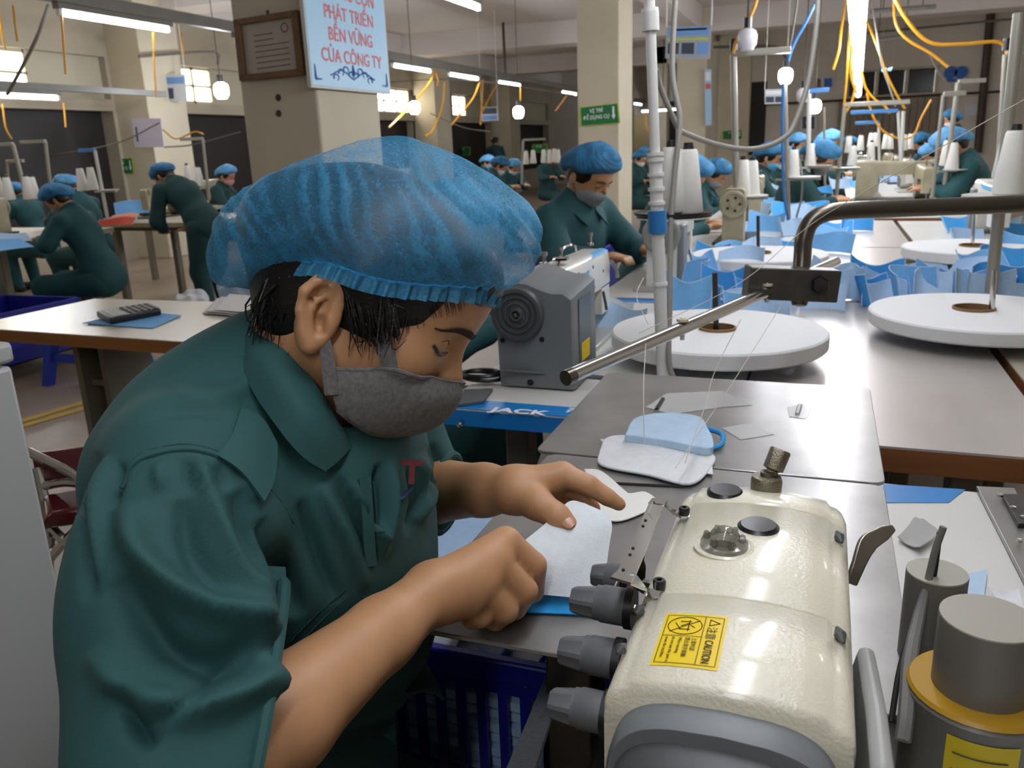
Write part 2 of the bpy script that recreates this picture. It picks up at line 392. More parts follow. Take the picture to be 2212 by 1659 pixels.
# pilasters on the left wall, columns, beams
def pillar(x0, x1, y0, y1, n):
    o = MB().box((x0, y0, 0), (x1, y1, ZC)).build('column_%d' % n, M_col, bev=.012); return struct(o, None)
n = 1
for y0, y1 in ((.8, 1.4), (4.6, 5.2), (8.6, 9.3), (12.3, 13.1), (17.0, 17.8), (21.6, 22.4)):
    pillar(XL-.05, XL+.52, y0, y1, n); n += 1
BC = (-2.58, -2.17, 3.38, 3.95); pillar(*BC, n); n += 1
GC = (-2.54, -2.09, 8.98, 9.64); pillar(*GC, n); n += 1
pillar(-2.62, -2.09, 15.8, 16.6, n); n += 1
pillar(-2.1, -1.5, YB-.35, YB, n); n += 1
for x in (-4.9, -4.0): pillar(x-.2, x+.2, 21.5, 21.9, n); n += 1
k = 1
for y0, y1 in ((3.45, 3.9), (9.05, 9.6), (15.9, 16.5), (21.5, 22.0)):
    struct(MB().box((XL, y0, 3.06), (XR, y1, ZC)).build('beam_%d' % k, M_ceil)); k += 1
struct(MB().box((-2.55, YN, 3.1), (-2.2, YB2, ZC)).build('beam_%d' % k, M_ceil))
struct(MB().box((XL, YN, 3.12), (XL+.35, YB2, ZC)).build('beam_%d' % (k+1), M_ceil))
# yellow floor lines
for i, (a, b) in enumerate((((60, 917), (335, 838)), ((60, 906), (335, 822)))):
    p, q = onz(*a, .002), onz(*b, .002); d = unit(q-p); s = np.array([-d[1], d[0], 0])*.03
    struct(MB().prism([p-d*2-s, q+d*3-s, q+d*3+s, p-d*2+s], (0, 0, .002)).build('floor_line_%d' % (i+1), M_yellowline), 'yellow painted line on the floor')
# far furniture and openings
M_cupb = mat('cream_door', 'c8b083', 0.6)
struct(MB().box((-6.6, YB2-.1, 0), (-5.2, YB2, 2.05)).build('door_2', M_cupb), 'cream coloured door in the far wall')
struct(MB().box((-4.9, YB2-.12, 0), (-3.6, YB2-.02, 2.4)).build('door_3', M_dark), 'dark doorway in the far wall')
struct(MB().box((-2.0+.2, YB-.02, .9), (-1.2, YB, 2.3)).build('trim_9', M_dark), None)
o = MB().tube([ony(2140, 30, YB-.1), ony(2112, 330, YB-.1)], .07, 8).build('drain_pipe', M_pipe); tag(o, 'dark rusty drain pipe running down the back wall corner', 'pipe')
o = MB().tube([(-1.4, YB-.08, 1.86), (2.9, YB-.08, 1.88)], .025, 6).build('wall_conduit', M_pipe); tag(o, 'long dark conduit running under the back wall window', 'pipe')
o = MB().tube([(.55, YB-.5, 3.0), (2.9, YB-.5, 3.05)], .02, 6).build('wall_conduit', M_greymetal); tag(o, 'thin grey conduit high on the back wall above the window', 'pipe')
# ------------------------------------------------------------------ fluorescent lamps
def tube_light(L=1.2, lit=True, wide=.035, tm=None):
    t = empty('tube_light', (0, 0, 0))
    MB().box((-.03, -L/2, .03), (.03, L/2, .075)).build('housing', M_greymetal, t, bev=.004, local=True)
    MB().tube([(0, -L/2+.03, 0), (0, L/2-.03, 0)], wide/2, 10).build('tube', tm or M_tube, t, local=True)
    for s in (-1, 1): MB().box((-.018, s*(L/2-.03)-.015, -.018), (.018, s*(L/2-.03)+.015, .035)).build('end_cap', M_white, t, local=True)
    return t
tl = tube_light(); tl2 = tube_light(wide=.085, tm=M_tube2); tl3 = tube_light(wide=.085, tm=M_tube3)
_first = [tl, tl2, tl3]; _used = [0, 0, 0]
def put_tube(k, loc, label, group, rz=0):
    if not _used[k]: o = _first[k]; _used[k] = 1; o.location = loc; o.rotation_euler = (0, 0, rz); o['label'] = label; o['group'] = group
    else: o = copy_tree(_first[k], loc, rz, label=label, group=group)
    o['category'] = 'light'; return o
# row above the worktable, running away from the viewer
RZ = 1.83
rx = lambda y: -.046+.03*y
ra = MB().prism([(rx(-1.6)-.025, -1.6, RZ+.075), (rx(-1.6)+.025, -1.6, RZ+.075), (rx(15.6)+.025, 15.6, RZ+.075), (rx(15.6)-.025, 15.6, RZ+.075)], (0, 0, .05)).build('light_rail', M_greymetal); tag(ra, 'grey lamp trunking above the long row of sewing tables', 'rail')
_o = ['topmost', 'second', 'third', 'fourth', 'fifth', 'sixth', 'seventh', 'eighth']
for i in range(12):
    yy = -.85+i*1.36; k_ = i-4
    put_tube(1 if k_ < 0 else 2, (rx(yy), yy, RZ), ('%s glowing work lamp, counted down the bright row among yellow cables' % _o[k_]) if 0 <= k_ < 8 else 'glowing work lamp of the table row hanging above the picture' if k_ < 0 else 'last dim end of the bright lamp row', 'lamps above the worktables', -.03)
LX, LZ = -5.46, 2.33
ra = MB().box((LX-.035, -1, LZ+.075), (LX+.035, 26.9, LZ+.17)).build('light_rail', M_greymetal, bev=.004); tag(ra, 'long dark lamp trunking that passes behind the thick column', 'rail')
names = {4.0: 'fluorescent tube cut by the corner of the picture above yellow leads', 5.7: 'longest looking fluorescent tube, above the two bent workers beside the thick column',
  7.55: 'fluorescent tube half hidden behind the framed notice column'}
for yy, lab in ((1.0, None), (3.95, names[4.0]), (5.7, names[5.7]), (7.75, names[7.55]), (10.95, 'fluorescent tube just beside the blue slogan board'), (12.75, 'second fluorescent tube beyond the blue slogan board'),
        (14.8, 'third fluorescent tube beyond the slogan board, below the ceiling hanger'), (18.6, 'fluorescent tube ending at the column with the green sign'), (26 -.5, None)):
    if yy > 22: continue
    put_tube(0, (LX, yy, LZ), lab or 'fluorescent tube on the trunking outside the picture', 'lamps along the dark trunking')
p = onx(0, 207, -7.6); LZ3 = p[2]
ra = MB().box((p[0]-.03, 2, LZ3+.075), (p[0]+.03, 8.5, LZ3+.14)).build('light_rail', M_greymetal); tag(ra, 'short lamp trunking near the daylit window by the wall', 'rail')
put_tube(0, (p[0], onx(130, 214, -7.6)[1]-.6, LZ3), 'fluorescent tube hanging low in front of the daylit window at the wall', 'lamps by the window wall')
for x, yy in ((2.45, 5.5), (2.45, 8.5), (2.45, 11.5), (-2.9, 6.6)): put_tube(0, (x, yy, 2.4), 'unseen fill tube added in the aisle outside the picture', 'added fill lamps')  # unseen tubes added to brighten the hall
# far lamps seen past the green sign column
for (x, y), lab in (((1384, 224), 'small far fluorescent tube just past the green sign column'), ((1432, 238), 'farthest small fluorescent tube beside the white post')):
    if x < 1400: put_tube(0, (LX, 25.9, LZ), lab, 'far lamps')
    else:
        o = put_tube(0, ony(x, y, 20.0), lab, 'far lamps', 1.2); q = ony(x, y, 20.0); MB().tube([q+np.array([0, 0, .07]), (q[0], q[1], ZC)], .008, 5).build('hanger', M_pipe, o)
for z_ in (0,):
    for (x0, y0, x1, y1, Y), lab in (((1880, 24, 2022, 14, 12.0), 'unlit grey batten lamp under the ceiling beside the lit row'), ((1878, 88, 1975, 75, 14.5), 'unlit grey batten lamp farther along the ceiling')):
        a, b = ony(x0, y0, Y), ony(x1, y1, Y); o = empty('batten_lamp', (a+b)/2, 0, lab, 'light'); MB().tube([a, b], .03, 6).build('housing', M_greymetal, o)
        for t_ in (.2, .8): q = a+(b-a)*t_; MB().tube([q, (q[0], q[1], ZC)], .006, 5).build('hanger', M_pipe, o)
hr = MB().tube([ony(1085, 12, 15.5), ony(1085+7, 168, 15.5)], .025, 6); a = ony(1085, 12, 15.5); hr.box(a-.08, a+.08)
tag(hr.build('ceiling_hanger', M_pipe), 'dark threaded rod hanging from the ceiling to the lamp trunking', 'hanger')
# ================================================================== worktables
M_lam = mat('white_laminate', 'd9d8d2', 0.28, noise=(3, 0.05))
M_blue = mat('blue_laminate', '0f7fca', 0.3)
M_steel = mat('brushed_steel_sheet', 'c6bfb9', 0.30, 0.35, noise=(5, 0.18, (1, .25, 1)), bump=(260, 0.05, (1, .06, 1)))
M_steel2 = mat('worn_steel_plate', 'a5a3a0', 0.28, 0.6, noise=(9, 0.25), bump=(120, 0.06, (.1, 1, 1)))
M_steeld = mat('dark_steel', '55534f', 0.4, 0.9, noise=(30, 0.3))
M_chrome = mat('chrome', 'c9c8c4', 0.14, 1.0)
M_wood = mat('wood_edge', '86522a', 0.5, noise=(14, 0.45, (.15, 1, 3)))
M_woodl = mat('light_wood_edge', 'a06a34', 0.45, noise=(10, 0.3, (.2, 1, 3)))
M_cream = mat('cream_enamel', 'd8d3bd', 0.24, bump=(330, 0.40), coat=.5)
M_creamold = mat('old_cream_enamel', 'a89f84', 0.35, noise=(12, 0.22))
M_grey = mat('grey_plastic', '74787a', 0.42, bump=(700, 0.05))
M_greyd = mat('dark_grey_plastic', '4a4c4d', 0.45)
M_grey3 = mat('mid_grey_knob_plastic', '5f6163', 0.4, bump=(800, 0.04))
M_black = mat('black_plastic', '141415', 0.35)
M_matblack = mat('matt_black', '101010', 0.7)
M_yel = mat('yellow_sticker', 'e8c800', 0.4)
M_ink = mat('black_ink', '1c1a08', 0.6)
M_whiteink = mat('white_ink', 'eef2f4', 0.5)
M_legs = mat('table_leg_paint', '7d7666', 0.5, noise=(6, .2))
TZ = .76
def sew_table(name, x0, x1, y0, y1, top_m, edge_m, label, cat='table', legs=True, group=None, z=TZ, th=.036, edge_band=None):
    t = empty(name, ((x0+x1)/2, (y0+y1)/2, 0), 0, label, cat, group)
    MB().box((x0, y0, z-.004), (x1, y1, z)).build('tabletop', top_m, t)
    MB().box((x0, y0, z-th), (x1, y1, z-.004)).build('edge', edge_m, t)
    if legs:
        for yy in (y0+.14, y1-.14):
            MB().box((x0+.06, yy-.03, z-th-.04), (x1-.06, yy+.03, z-th)).build('crossbar', M_legs, t)
            for xx in (x0+.12, x1-.12): MB().box((xx-.025, yy-.03, .0), (xx+.025, yy+.03, z-th-.04)).build('leg', M_legs, t, bev=.004)
    return t
t1 = sew_table('sewing_table', -.69, -.13, 1.405, 2.60, M_lam, M_blue, 'white sewing table with blue lettered edge under the grey and white machine')
MB().box((-.69, 1.404, TZ), (-.13, 1.462, TZ+.0006)).build('blue_band', M_blue, t1)
MB().box((-.69, 2.55, TZ), (-.13, 2.60, TZ+.0006)).build('blue_band', M_blue, t1)
text('lettering', 'JACK', M_whiteink, onz(1058, 888, TZ+.001), (1, 0.02, 0), (0, 1, 0), .036, t1, bold=.0012, squeeze=1.35)
text('lettering', '杰克', M_whiteink, onz(1221, 889, TZ+.001), (1, 0.02, 0), (0, 1, 0), .034, t1, bold=.0008)
MB().lathe([(.0001, 0), (.006, 0), (.006, .012), (.003, .014), (.003, .02), (.0001, .02)], 10, ony(998, 913, 1.405), (0, -1, 0)).build('screw', M_chrome, t1)
t2 = sew_table('steel_topped_table', -.125, .378, 1.385, 2.66, M_steel, M_wood, 'steel covered centre table with brown wooden edge carrying the big white rolls', th=.044)
t3 = sew_table('overlock_table', -.02, .26, .10, 1.235, M_lam, M_blue, 'white table with blue end band under the cream machine and grey motors', z=.755)
b = MB(); b.prism([onz(1908, 1046, .7555), onz(2085, 1058, .7555), onz(2050, 1086, .7555), onz(1905, 1086, .7555)], (0, 0, .0006)); b.build('blue_band', M_blue, t3)
t4 = sew_table('steel_topped_table', -.125, .378, 2.68, 4.0, M_steel, M_wood, 'second steel covered centre table behind the row of blue mask pieces')
tr = sew_table('sewing_table', .40, .98, 1.55, 2.75, mat('cream_laminate', 'b8b09e', .4, noise=(5, .1)), M_wood, 'cream sewing table edge showing beside the big white roll')
gl = 'sewing tables of the long row'
for i in range(3):
    y0 = 2.64+i*1.24; lab = ['white sewing table of the masked woman at the white and blue machine', 'sewing table under the old cream machine with round belt guard', 'sewing table of the worker in grey mask behind the cones'][i]
    sew_table('sewing_table', -.69, -.13, y0, y0+1.2, M_lam, M_blue if i == 0 else M_creamold, lab, group=None)
for i in range(2):
    y0 = 2.80+i*1.24+1.2*0; sew_table('sewing_table', .40, .98, y0, y0+1.2, M_lam, M_creamold, ['sewing table carrying the second row roll and blue pieces beside the pipe', 'sewing table under the thread cones beyond the thick pipe'][i] if i < 2 else 'distant sewing table of the worker row beside the drain pipe', group='sewing tables along the aisle' if i > 1 else None)
for i in range(6):
    y0 = 5.45+(i-1)*1.28; y0 = 4.02 if i == 0 else y0; sew_table('steel_topped_table', *((-.125, .378) if i == 0 else (.17, .80)), y0, y0+1.26, M_steel if i == 0 else M_lam, M_wood, 'distant table between the two rows of far workers' if i else 'third steel covered centre table in front of the long cream machine', group='centre tables' if i else None)
# steel plates of the near workplace
def plate(name, x0, x1, y0, y1, z, r, m, label, t=.005):
    pts = []
    for cx, cy, a0 in ((x1-r, y1-r, 0), (x0+r, y1-r, 90), (x0+r, y0+r, 180), (x1-r, y0+r, 270)):
        for a in np.linspace(a0, a0+90, 5): pts.append((cx+r*math.cos(math.radians(a)), cy+r*math.sin(math.radians(a)), z-t))
    o = MB().prism(pts, (0, 0, t)).build(name, m, bev=.001); tag(o, label, 'plate'); return o
PZ = .82
plA = plate('steel_plate', -.375, .096, 1.072, 1.515, PZ, .015, M_steel2, 'large worn steel plate with tape scraps in front of the white roll')
plB = plate('steel_plate', -.352, .094, .60, 1.066, PZ, .015, M_steel2, 'steel work plate under the worker hands at the cream machine')
tape = mat('clear_tape', 'dcdcda', 0.25, alpha=.55)
for i, pts in enumerate([[(1395, 880), (1440, 850), (1560, 845), (1625, 875), (1560, 880), (1450, 895)], [(1700, 880), (1735, 872), (1757, 880), (1740, 905), (1705, 900)], [(1560, 925), (1620, 915), (1672, 938), (1600, 950)]]):
    tag(MB().prism([onz(*p, PZ+.0005) for p in pts], (0, 0, .0004)).build('tape_scrap', tape), ['long clear tape scrap stuck on the plate before the roll', 'small clear tape patch stuck on the large steel plate', 'clear tape patch beside the pale stacked cut pieces'][i], 'tape')
for i, (a, b_) in enumerate((((1418, 885), (1432, 862)), ((1722, 896), (1728, 876)))):
    p, q = onz(*a, PZ+.001), onz(*b_, PZ+.001); MB().tube([p, q], .004, 6).build('slot' if i == 0 else 'clip', M_black if i == 0 else M_chrome, plA)
sl = MB(); p, q = onz(1300, 1043, PZ+.001), onz(1478, 1052, PZ+.001); sl.tube([p, q], .0022, 6)
sl.build('slit', M_matblack, plB)
# stand under the plate
st = empty('plate_stand', (-.17, .64, 0), 0, 'dark steel stand holding up the work plate beside the blue basket', 'stand')
MB().box((-.212, .615, .03), (-.168, .665, .815)).build('post', M_steeld, st, bev=.003)
MB().box((-.345, 1.40, .03), (-.315, 1.44, .815)).build('post', M_steeld, st, bev=.003)
MB().box((-.33, .55, 0), (-.03, .82, .03)).build('foot', M_steeld, st)
MB().box((-.16, .30, .70), (-.03, 1.0, .735)).build('bed', M_steeld, st, bev=.003)
MB().box((-.125, .34, .735), (-.03, .78, .79)).build('pedestal', M_steeld, st, bev=.003)
MB().box((-.15, .33, .03), (-.11, .37, .70)).build('post', M_steeld, st)
# denim like strap on the foreground frame
M_denim = mat('grey_fabric', '3a3d42', 0.9, noise=(200, .4))
g = bez([[P(1175, 1470, .80), P(1215, 1490, .78)], [P(1140, 1560, .70), P(1185, 1575, .68)], [P(1085, 1690, .60), P(1150, 1690, .58)]], 8, 2)
tag(MB().grid(g, .004).build('fabric_strip', M_denim), 'dark grey ribbed fabric strip hanging beside the blue basket', 'fabric')
# ================================================================== cream interlock machine in front
MX0, MX1 = -.107, .036; MC = (MX0+MX1)/2; MW = (MX1-MX0)/2
om = empty('overlock_machine', (MC, .57, .79), 0, 'cream interlock sewing machine with yellow caution sticker, closest to the viewer', 'sewing machine')
def mz(x):                                           # height of the curved cover above x
    u = (x-MC)/MW; return .947-.010*u*u
def ring(y, sc=1.0, dz=0.0, zb=.862, n=22, r=.016):
    w = MW*sc; pts = []
    top = lambda x: .947-.010*((x-MC)/MW)**2+dz
    zl = top(MC-w)-r
    pts.append((MC-w, y, zb)); 
    for a in np.linspace(180, 100, 7): pts.append((MC-w+r+r*math.cos(math.radians(a)), y, zl+r*.98*math.sin(math.radians(a))))
    for x in np.linspace(MC-w+r*1.05, MC+w-r*1.05, n-14): pts.append((x, y, top(x)))
    for a in np.linspace(80, 0, 7): pts.append((MC+w-r+r*math.cos(math.radians(a)), y, zl+r*.98*math.sin(math.radians(a))))
    pts.append((MC+w, y, zb)); return pts
Y0, Y1 = .415, .738
def cover(y0, y1, r0=False, r1=False):
    rs = []
    g_ = .0008
    if r0: rs += [ring(y0, .985, -.006), ring(y0+.003, .995, -.002)]
    else: rs.append(ring(y0+g_, .994, -.0012))
    rs += [ring(y0+.005 if r0 else y0+g_+.0012), ring(y1-(.03 if r1 else g_+.0012))]
    if r1: rs += [ring(y1-.012, .985, -.004), ring(y1-.003, .94, -.014), ring(y1, .86, -.026)]
    else: rs.append(ring(y1-g_, .994, -.0012))
    MB().loft(rs).build('cover', M_cream, om, smooth=50)
s1, s2 = .682, .522
cover(Y0, s2, r0=True); cover(s2, s1); cover(s1, Y1, r1=True)
MB().loft([ring(Y0+.012, .97, -.006), ring(Y1-.03, .97, -.006)]).build('inner_body', M_greyd, om)
body = MB().box((MX0+.004, Y0+.01, .80), (MX1-.004, Y1-.02, .866)); body.build('body', M_cream, om, bev=.004)
MB().box((MX0-.0015, Y0, .852), (MX0+.004, Y1-.04, .8625)).build('blue_stripe', M_blue, om)
MB().box((MX1-.004, Y0, .852), (MX1+.0015, Y1-.04, .8625)).build('blue_stripe', M_blue, om)
# grey end cover toward the viewer
def ering(y, sc, dz, zb=.80):
    q = []
    for a in np.linspace(math.pi, 0, 41):
        c_, s_ = math.cos(a), math.sin(a); x = MC+MW*sc*math.copysign(abs(c_)**.38, c_); q.append((x, y, zb+(.947-.010*((x-MC)/MW)**2+dz-zb)*abs(s_)**.30))
    return q
MB().loft([ering(Y0+.02, .95, -.012), ering(Y0-.012, .95, -.012), ering(Y0-.018, .93, -.016)]).build('end_cover', M_grey, om, smooth=50)
MB().loft([ering(Y0-.005, .90, -.024), ering(Y0-.030, .89, -.026), ering(Y0-.036, .86, -.031)]).build('end_panel', M_greyd, om, smooth=50)
# side guard on the far side of the machine
g = MB().prism([(MX1+.006, .40, .93), (MX1+.006, .46, .925), (MX1+.006, .56, .90), (MX1+.006, .60, .86), (MX1+.006, .60, .81), (MX1+.006, .36, .80), (MX1+.006, .36, .90)], (.012, 0, 0)); g.build('side_guard', mat('light_grey_plastic', '9b9c98', .4), om, bev=.005)
# tension knobs
for i, (px, py, X, ln, r) in enumerate(((1345, 1250, -.138, .026, .0125), (1352, 1312, -.121, .042, .0142), (1326, 1424, -.121, .040, .0142), (1302, 1540, -.119, .037, .0140))):
    p = onx(px, py, X); k = MB().lathe([(.0001, 0), (r, 0), (r, ln*.42), (r*.93, ln*.47), (r*.93, ln*.55)], 20, p, (-1, 0, 0.02))
    ko = k.build('tension_knob', M_grey3, om)
    n = 24; tip = MB(); rs = []
    for h, rr in ((ln*.5, r*.9), (ln*.62, r*.88), (ln*.95, r*.74), (ln, r*.66)):
        rs.append([(p[0]-h, p[1]+rr*(1-.10*(q % 4 < 2))*math.cos(2*math.pi*q/n), p[2]+rr*(1-.10*(q % 4 < 2))*math.sin(2*math.pi*q/n)) for q in range(n)])
    tip.loft(rs).build('grip', M_grey3, ko, smooth=30)
    MB().lathe([(r*1.12, 0), (r*1.12, .006)], 20, p+np.array([.0065, 0, 0]), (-1, 0, 0)).build('tension_disc', M_black, ko)
    MB().tube([p+np.array([.004, 0, 0]), (MX0+.01, p[1], p[2]-.004)], .004, 8).build('spindle', M_chrome, ko)
# plugs, oil window, thumb screw, lever, cover slots
def on_cover(px, py, dz=0.0):
    z = .94
    for _ in range(8): q = onz(px, py, z+dz); z = mz(q[0])
    return onz(px, py, z+dz)
for (px, py), r in (((1567, 1063), .0150), ((1638, 1138), .0152)):
    p = on_cover(px, py); MB().lathe([(.0001, -.002), (r*1.08, -.002), (r*1.08, .0004), (r, .0012), (r*.9, .0028), (r*.4, .0022), (.0001, .0022)], 28, p, (0, -.02, 1)).build('plug', M_black, om)
p = on_cover(1564, 1180)
MB().lathe([(.0001, -.002), (.0225, -.002), (.0232, .0006), (.0205, .0016), (.019, .0006), (.0001, .0004)], 32, p).build('oil_window_rim', M_cream, om)
M_smoke = mat('smoked_clear_plastic', '6f6c5e', 0.08, alpha=.62)
dome = MB().lathe([(.0185, .0005), (.018, .004), (.012, .005), (.0115, .010), (.009, .0135), (.005, .0155), (.0001, .016)], 24, p).build('oil_window', M_smoke, om)
for a in range(6):
    c = p+np.array([.0135*math.cos(a*1.047), .0135*math.sin(a*1.047), .006]); MB().tube([c, c+np.array([0, 0, .005])], [.0032, .002], 8).build('lug', M_smoke, dome)
M_knurl = mat('knurled_metal', '8c8676', 0.25, 1.0, bump=(900, .5))
p = on_cover(1655, 1050); ax = unit(np.array([.010, .012, .03]))
MB().lathe([(.0001, -.003), (.0135, -.003), (.0138, .006), (.0125, .0095), (.006, .0105), (.006, .014), (.0001, .014)], 24, p, (0.02, .02, 1)).build('thumb_screw_base', M_knurl, om)
MB().lathe([(.0055, .010), (.0055, .015), (.0092, .0165), (.0095, .034), (.0085, .0355), (.0001, .036)], 24, p, ax).build('thumb_screw', M_knurl, om)
for px, py, L, rot in ((1813, 1160, .013, -.5), (1815, 1372, .013, -.5), (1385, 1318, .010, .6), (1345, 1402, .010, .6)):
    p = on_cover(px, py, -.0005); d = np.array([.35*(1 if rot < 0 else -1), -1, -.3 if rot < 0 else -.15]); d = unit(d)*L/2
    if px < 1400: p = p+np.array([-.001, 0, 0])
    MB().tube([p-d, p, p+d], [.0012, .0042, .0012], 8, smooth=3).build('slot', M_greyd, om)
def strip(mb, path, w, t=.002, up=(0, 0, 1), widths=None):
    p = np.asarray(path, float); tn = np.gradient(p, axis=0); rs = []
    for i in range(len(p)):
        d = unit(tn[i]); s = unit(np.cross(d, up)); n = np.cross(s, d); ww = (widths[i] if widths else w)/2
        rs.append([p[i]+s*ww+n*t/2, p[i]-s*ww+n*t/2, p[i]-s*ww-n*t/2, p[i]+s*ww-n*t/2])
    return mb.loft(rs)
br = MB()
a = onz(1422, 1083, .955); b_ = onz(1352, 1243, .955)
strip(br, [a, b_], .013, .0022)
f1 = on_cover(1478, 1113, .0015); f2 = on_cover(1424, 1272, .0015)
strip(br, [onz(1405, 1083, .955), onz(1437, 1086, .956), onz(1450, 1100, .951), onz(1462, 1113, .940), onz(1495, 1116, .938)], .011, .0022, up=(0, .0, 1), widths=None)
strip(br, [onz(1328, 1240, .955), onz(1368, 1252, .955), onz(1380, 1268, .948), onz(1398, 1282, .936), onz(1446, 1286, .937)], .013, .0022)
bro = br.build('thread_guide', M_chrome, om, bev=.0006)
for p in (f1, f2): MB().lathe([(.0001, 0), (.0045, 0), (.0048, .005), (.004, .0065), (.002, .0066), (.0018, .004), (.0001, .004)], 16, p+np.array([0, 0, .001])).build('screw', M_black, bro)
for t_ in (.05, .32, .40, .70, .78, .96): 
    c = a+(b_-a)*t_+np.array([-.003, 0, .0012]); MB().lathe([(.0012, 0), (.0012, .0006)], 8, c).build('guide_hole', M_matblack, bro)
fn = MB().grid(bez([[P(1378, 1185, .66), P(1384, 1190, .66), P(1390, 1200, .66)], [P(1370, 1220, .665), P(1382, 1222, .66), P(1393, 1225, .655)], [P(1376, 1250, .67), P(1385, 1255, .665), P(1392, 1250, .66)]], 4, 4), .002).build('take_up_blade', M_steeld, om)
M_lever = mat('bronze_lever', '8b8478', .28, .8)
lv = MB(); path = [P(1838, 1262, .70), P(1852, 1225, .70), P(1872, 1178, .705), P(1895, 1160, .71), P(1930, 1140, .715)]
strip(lv, catmull(np.array(path), 5), .012, .0045, up=(0.35, -.75, .55), widths=list(np.interp(np.linspace(0, 1, 21), [0, .3, .5, .85, 1], [.010, .012, .016, .013, .006]))); lv.build('presser_lever', M_lever, om, bev=.0016)
# caution sticker
sx0, sx1 = onz(1420, 1385, .943)[0], onz(1565, 1385, .943)[0]; sy0, sy1 = on_cover(1490, 1443)[1], on_cover(1495, 1327)[1]
def pad(mb, x0, x1, y0, y1, off):
    xs = np.linspace(x0, x1, 9); return mb.grid(np.array([[(x, y, mz(x)+off) for y in (y0, y1)] for x in xs]))
sk = pad(MB(), sx0, sx1, sy0, sy1, .0004).build('caution_sticker', M_yel, om)
sw = sx1-sx0; sh = sy1-sy0; bl = MB()
def line(x0, y0, x1, y1, t=.0005):
    if abs(x1-x0) > abs(y1-y0): pad(bl, sx0+x0*sw, sx0+x1*sw, sy0+y0*sh-t/2, sy0+y0*sh+t/2, .0007)
    else: pad(bl, sx0+x0*sw-t/2, sx0+x0*sw+t/2, sy0+y0*sh, sy0+y1*sh, .0007)
for q in ((.05, .05, .95, .05), (.05, .95, .95, .95), (.05, .05, .05, .95), (.95, .05, .95, .95), (.66, .05, .66, .95), (.05, .55, .66, .55)): line(*q)
cc = np.array([sx0+.36*sw, sy0+.75*sh]); 
for a_ in range(28):
    q = [cc+np.array([math.cos(t)*.27*sw, math.sin(t)*.17*sh]) for t in (a_*.2244, a_*.2244+.23)]
    bl.tube([(q[0][0], q[0][1], mz(q[0][0])+.0006), (q[1][0], q[1][1], mz(q[1][0])+.0006)], .0003, 4)
for u0, v0, u1, v1 in ((.14, .63, .58, .86), (.28, .68, .45, .68), (.28, .83, .45, .83), (.42, .65, .42, .86), (.3, .74, .42, .8), (.2, .8, .3, .68), (.45, .76, .52, .72)):
    q = [(sx0+u*sw, sy0+v*sh) for u, v in ((u0, v0), (u1, v1))]; bl.tube([(x, y, mz(x)+.0006) for x, y in q], .00035, 4)
tri = [(.74, .90), (.90, .84), (.74, .78)]
for i in range(3):
    q = [(sx0+u*sw, sy0+v*sh) for u, v in (tri[i], tri[(i+1) % 3])]; bl.tube([(x, y, mz(x)+.0006) for x, y in q], .0003, 4)
bl.build('print', M_ink, sk)
def stext(s, u, v, size, bold=0.0, sq=1):
    x = sx0+u*sw; y = sy0+v*sh; sl = -2*.010*(x-MC)/MW**2; text('lettering', s, M_ink, (x, y, mz(x)+.0009), (0, -1, 0), (1, 0, sl), size, sk, extrude=.00005, bold=bold, squeeze=sq)
stext('注意', .73, .75, .0072); stext('CAUTION', .735, .50, .0072, .0001, .78)
for i, s in enumerate(('上架时请', '禁止用手接触', 'When moving,', 'do not use this part to', 'move the machine.')): stext(s, .53-.105*i, .52, .0036 if i < 2 else .0031)
# ------------------------------------------------------------------ motors, cables, scraps beside the machine
def motor(name, prof, base, label, m=M_greyd):
    o = empty(name, base, 0, label, 'motor'); 
    MB().lathe(prof, 36, base).build('housing', m, o, smooth=35); return o
M_mgrey = mat('motor_grey', '6d6a63', .38, noise=(4, .1)); M_mtop = mat('motor_top_grey', '9a968a', .45)
c1 = onz(1990, 1230, .90); zb = .7575
mo = motor('machine_motor', [(.0235, 0), (.0235, .90-zb-.001)], (c1[0]+.012, c1[1]+.0, zb), 'slim dark grey upright motor beside the presser lever', M_mgrey)
MB().lathe([(.0235, 0), (.0232, .0015), (.0001, .0016)], 36, (c1[0]+.012, c1[1], .8985)).build('lid', M_mtop, mo)
c2 = onz(2122, 1335, .925); X2, Y2_ = c2[0]+.004, c2[1]
mo = motor('machine_motor', [(.047, 0), (.047, .106), (.0475, .108), (.0445, .112), (.0001, .112)], (X2, Y2_, zb), 'thick stepped grey motor with yellow ring and warning label', M_mgrey)
MB().lathe([(.0310, .10), (.0310, .168), (.0001, .168)], 36, (X2, Y2_, zb)).build('upper_housing', M_mgrey, mo, smooth=35)
MB().lathe([(.0310, .1675), (.0307, .1690), (.0001, .1692)], 36, (X2, Y2_, zb)).build('lid', M_mtop, mo)
MB().lathe([(.031, .1121), (.0420, .1121), (.0420, .1132), (.031, .1132)], 36, (X2, Y2_, zb)).build('flange', M_mtop, mo)
MB().lathe([(.0420, .109), (.0445, .109), (.0470, .1115), (.0450, .1140), (.0420, .1138)], 36, (X2, Y2_, zb)).build('yellow_ring', mat('ochre_ring', 'a8801f', .4), mo)
arc = [(X2+.0476*math.cos(a), Y2_+.0476*math.sin(a)) for a in np.linspace(-2.1, -1.15, 9)]
MB().grid(np.array([[(x, y, zz) for zz in (zb+.012, zb+.10)] for x, y in arc])).build('warning_label', mat('yellow_label', 'c9b414', .45), mo)
d = unit([-.05, -1, 0])
